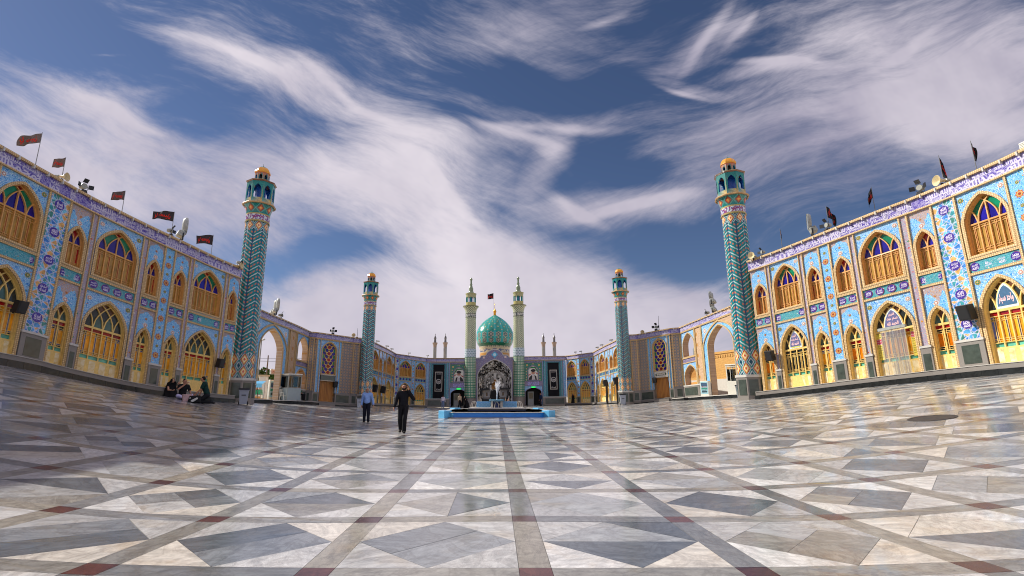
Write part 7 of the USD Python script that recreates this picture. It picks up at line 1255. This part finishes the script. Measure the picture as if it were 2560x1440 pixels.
p = street(636, 990, 52); t = thing('market_stall', 'street stall under a light blue awning outside the left gate', 'stall', (p[0], p[1], .6), 10); m = M(); m.box((0, 0, 2.1), (1.6, 1.4, .05), rx=14); m.box((0, -.7, 1.82), (1.6, .04, .4)); m.build('awning', 'pool_light', t)
for sx in (-1, 1):
    for sy in (-1, 1): m = M(); m.tube([(sx * .75, sy * .6, 0), (sx * .75, sy * .6, 2.1 - .2 * (sy < 0))], .025, 5); m.build('post', 'pole_metal', t)
m = M(); m.box((0, -.2, .45), (1.4, .8, .9), bevel=.02); m.build('counter', 'white_plastic', t)
for (px, col, lab) in ((640, C(40, 140, 96), 'person in green top standing at the street stall'), (648, C(60, 150, 110), 'person in light green top right of the street stall')): p = street(px, 990, 56); person(lab, (p[0], p[1], .6), 30, pose(), col, C(40, 40, 50), fine=False)
p = street(655, 990, 58); t = thing('gate_pillar', 'white square pillar with a tan cap outside the left gate', 'pillar', (p[0], p[1], .6)); m = M(); m.box((0, 0, 1.5), (.75, .75, 3.0), bevel=.03); m.build('shaft', 'white_stone', t); m = M(); m.box((0, 0, 3.08), (.95, .95, .16)); m.build('cap', 'plaster', t)
p = street(672, 990, 60); t = thing('sign_frame', 'teal painted sign frame outside the left gate', 'sign', (p[0], p[1], .6)); m = M(); m.tube([(0, 0, 0), (0, 0, 2.7), (.5, 0, 2.2), (.1, 0, 1.6)], .05, 6); m.build('frame', 'turquoise_paint', t)
p = street(694, 945, 43); s = along(WGL, 690, 2.4, -.6); p = WGL.at(s, 2.35, -.7); t = thing('hanging_sign', 'pale box sign hanging in the left gate beside the right jamb', 'sign', p, wall_yaw(WGL, s) - 30); m = M(); m.box((0, 0, .22), (.95, .14, .42), bevel=.02); m.build('case', 'white_plastic', t); m = M(); m.box((0, -.075, .22), (.85, .01, .32), col=C(205, 180, 170)); TEXT(m, 'karim', (0, .22), .16, .6, -.085, C(150, 60, 60)); m.build('face', 'paint', t); m = M(); m.tube([(.0, 0, .43), (0, 0, .7)], .015, 5); m.build('hanger', 'dark_metal', t)
# low steps and rail inside the left gate
for i, (d0, h) in enumerate(((-1.5, .32), (-2.3, .52))):
    t = thing('gate_step', f'{("lower", "upper")[i]} brown stone step inside the left gate', None, loc=WGL.at(9, 0, d0), kind='structure', world=True); m = M(); WGL.box(m, 7.2, 12.0, h - .2, h, d0 - 2.5, d0); m.build('step_top', 'ochre_brick', t); m = M(); WGL.box(m, 7.2, 12.0, h, h + .03, d0 - 2.5, d0 + .03); m.build('nosing', 'white_stone', t)
p = WGL.at(7.4, .1, -1.3); t = thing('handrail', 'low dark iron handrail on the steps inside the left gate', 'railing', p, world=True); a, b = WGL.at(7.4, .1, -1.3), WGL.at(9.2, .1, -1.3)
for q in (a, b): m = M(); m.tube([q, q + [0, 0, .95]], .03, 6); m.build('post', 'dark_metal', t)
m = M(); m.tube([a + [0, 0, .45], b + [0, 0, .45]], .02, 6); m.tube([a + [0, 0, .9], b + [0, 0, .9]], .022, 6); m.build('rail', 'dark_metal', t)
t = thing('overhead_wires', 'two thin sagging wires across the sky beyond the left gate', 'wires', (-32, 64, 6.2)); x = np.linspace(-9, 12, 20)
for dz in (0, .35): m = M(); m.tube(np.column_stack([x, x * .3, dz - .4 + .004 * (x - 1) ** 2]), .02, 4); m.build('wire', 'dark_metal', t)
# lane wall behind the right gate: white render below, tan brick with a corbelled frieze above
mat('tan_brick', {'u': ('texture_coordinate', {}), 'bk': ('brick_texture', {'color1': C(206, 160, 84), 'color2': C(188, 138, 66), 'mortar': C(160, 120, 66), 'scale': 1.0, 'mortar_size': .012, 'brick_width': .22, 'row_height': .075}), 'p': ('principled_bsdf', {'roughness': .7})}, [('u.UV', 'bk.vector'), ('bk.color', 'p.base_color')])
LW = Wall([(21.5, 70, 1.2), (24.3, 56, 1.2), (26.5, 44, 1.2), (28.5, 32, 1.2)], 5.0); t = thing('lane_wall', 'tall lane wall beyond the right gate, white plaster below tan brick', 'wall', loc=LW.at(14, 0, 0), world=True)
m = M(); LW.box(m, 0, LW.L, -.5, 2.0, -.6, 0); m.build('white_render', 'white_stone', t); m = M(); LW.box(m, 0, LW.L, 2.0, 4.7, -.6, -.06); LW.box(m, 0, LW.L, 4.7, 4.95, -.6, .02); m.build('brickwork', 'tan_brick', t); x = .3
m = M()
while x < LW.L - .3: LW.box(m, x, x + .22, 4.3, 4.55, -.06, .0); x += .42
m.build('brick_frieze', 'tan_brick', t, kind='stuff')
p = LW.at(11, 4.95, -.3); t = thing('water_tank', 'grey round water tank on the lane wall beyond the right gate', 'tank', p); m = M(); m.lathe([(0, 0), (.45, .02), (.5, .12), (.5, .75), (.42, .88), (0, .95)], 18); m.build('tank', 'grey_metal', t, smooth=40)
m = M(); m.lathe([(0, .93), (.14, .94), (.14, 1.0), (0, 1.02)], 12); m.build('hatch', 'lamp_grey', t)
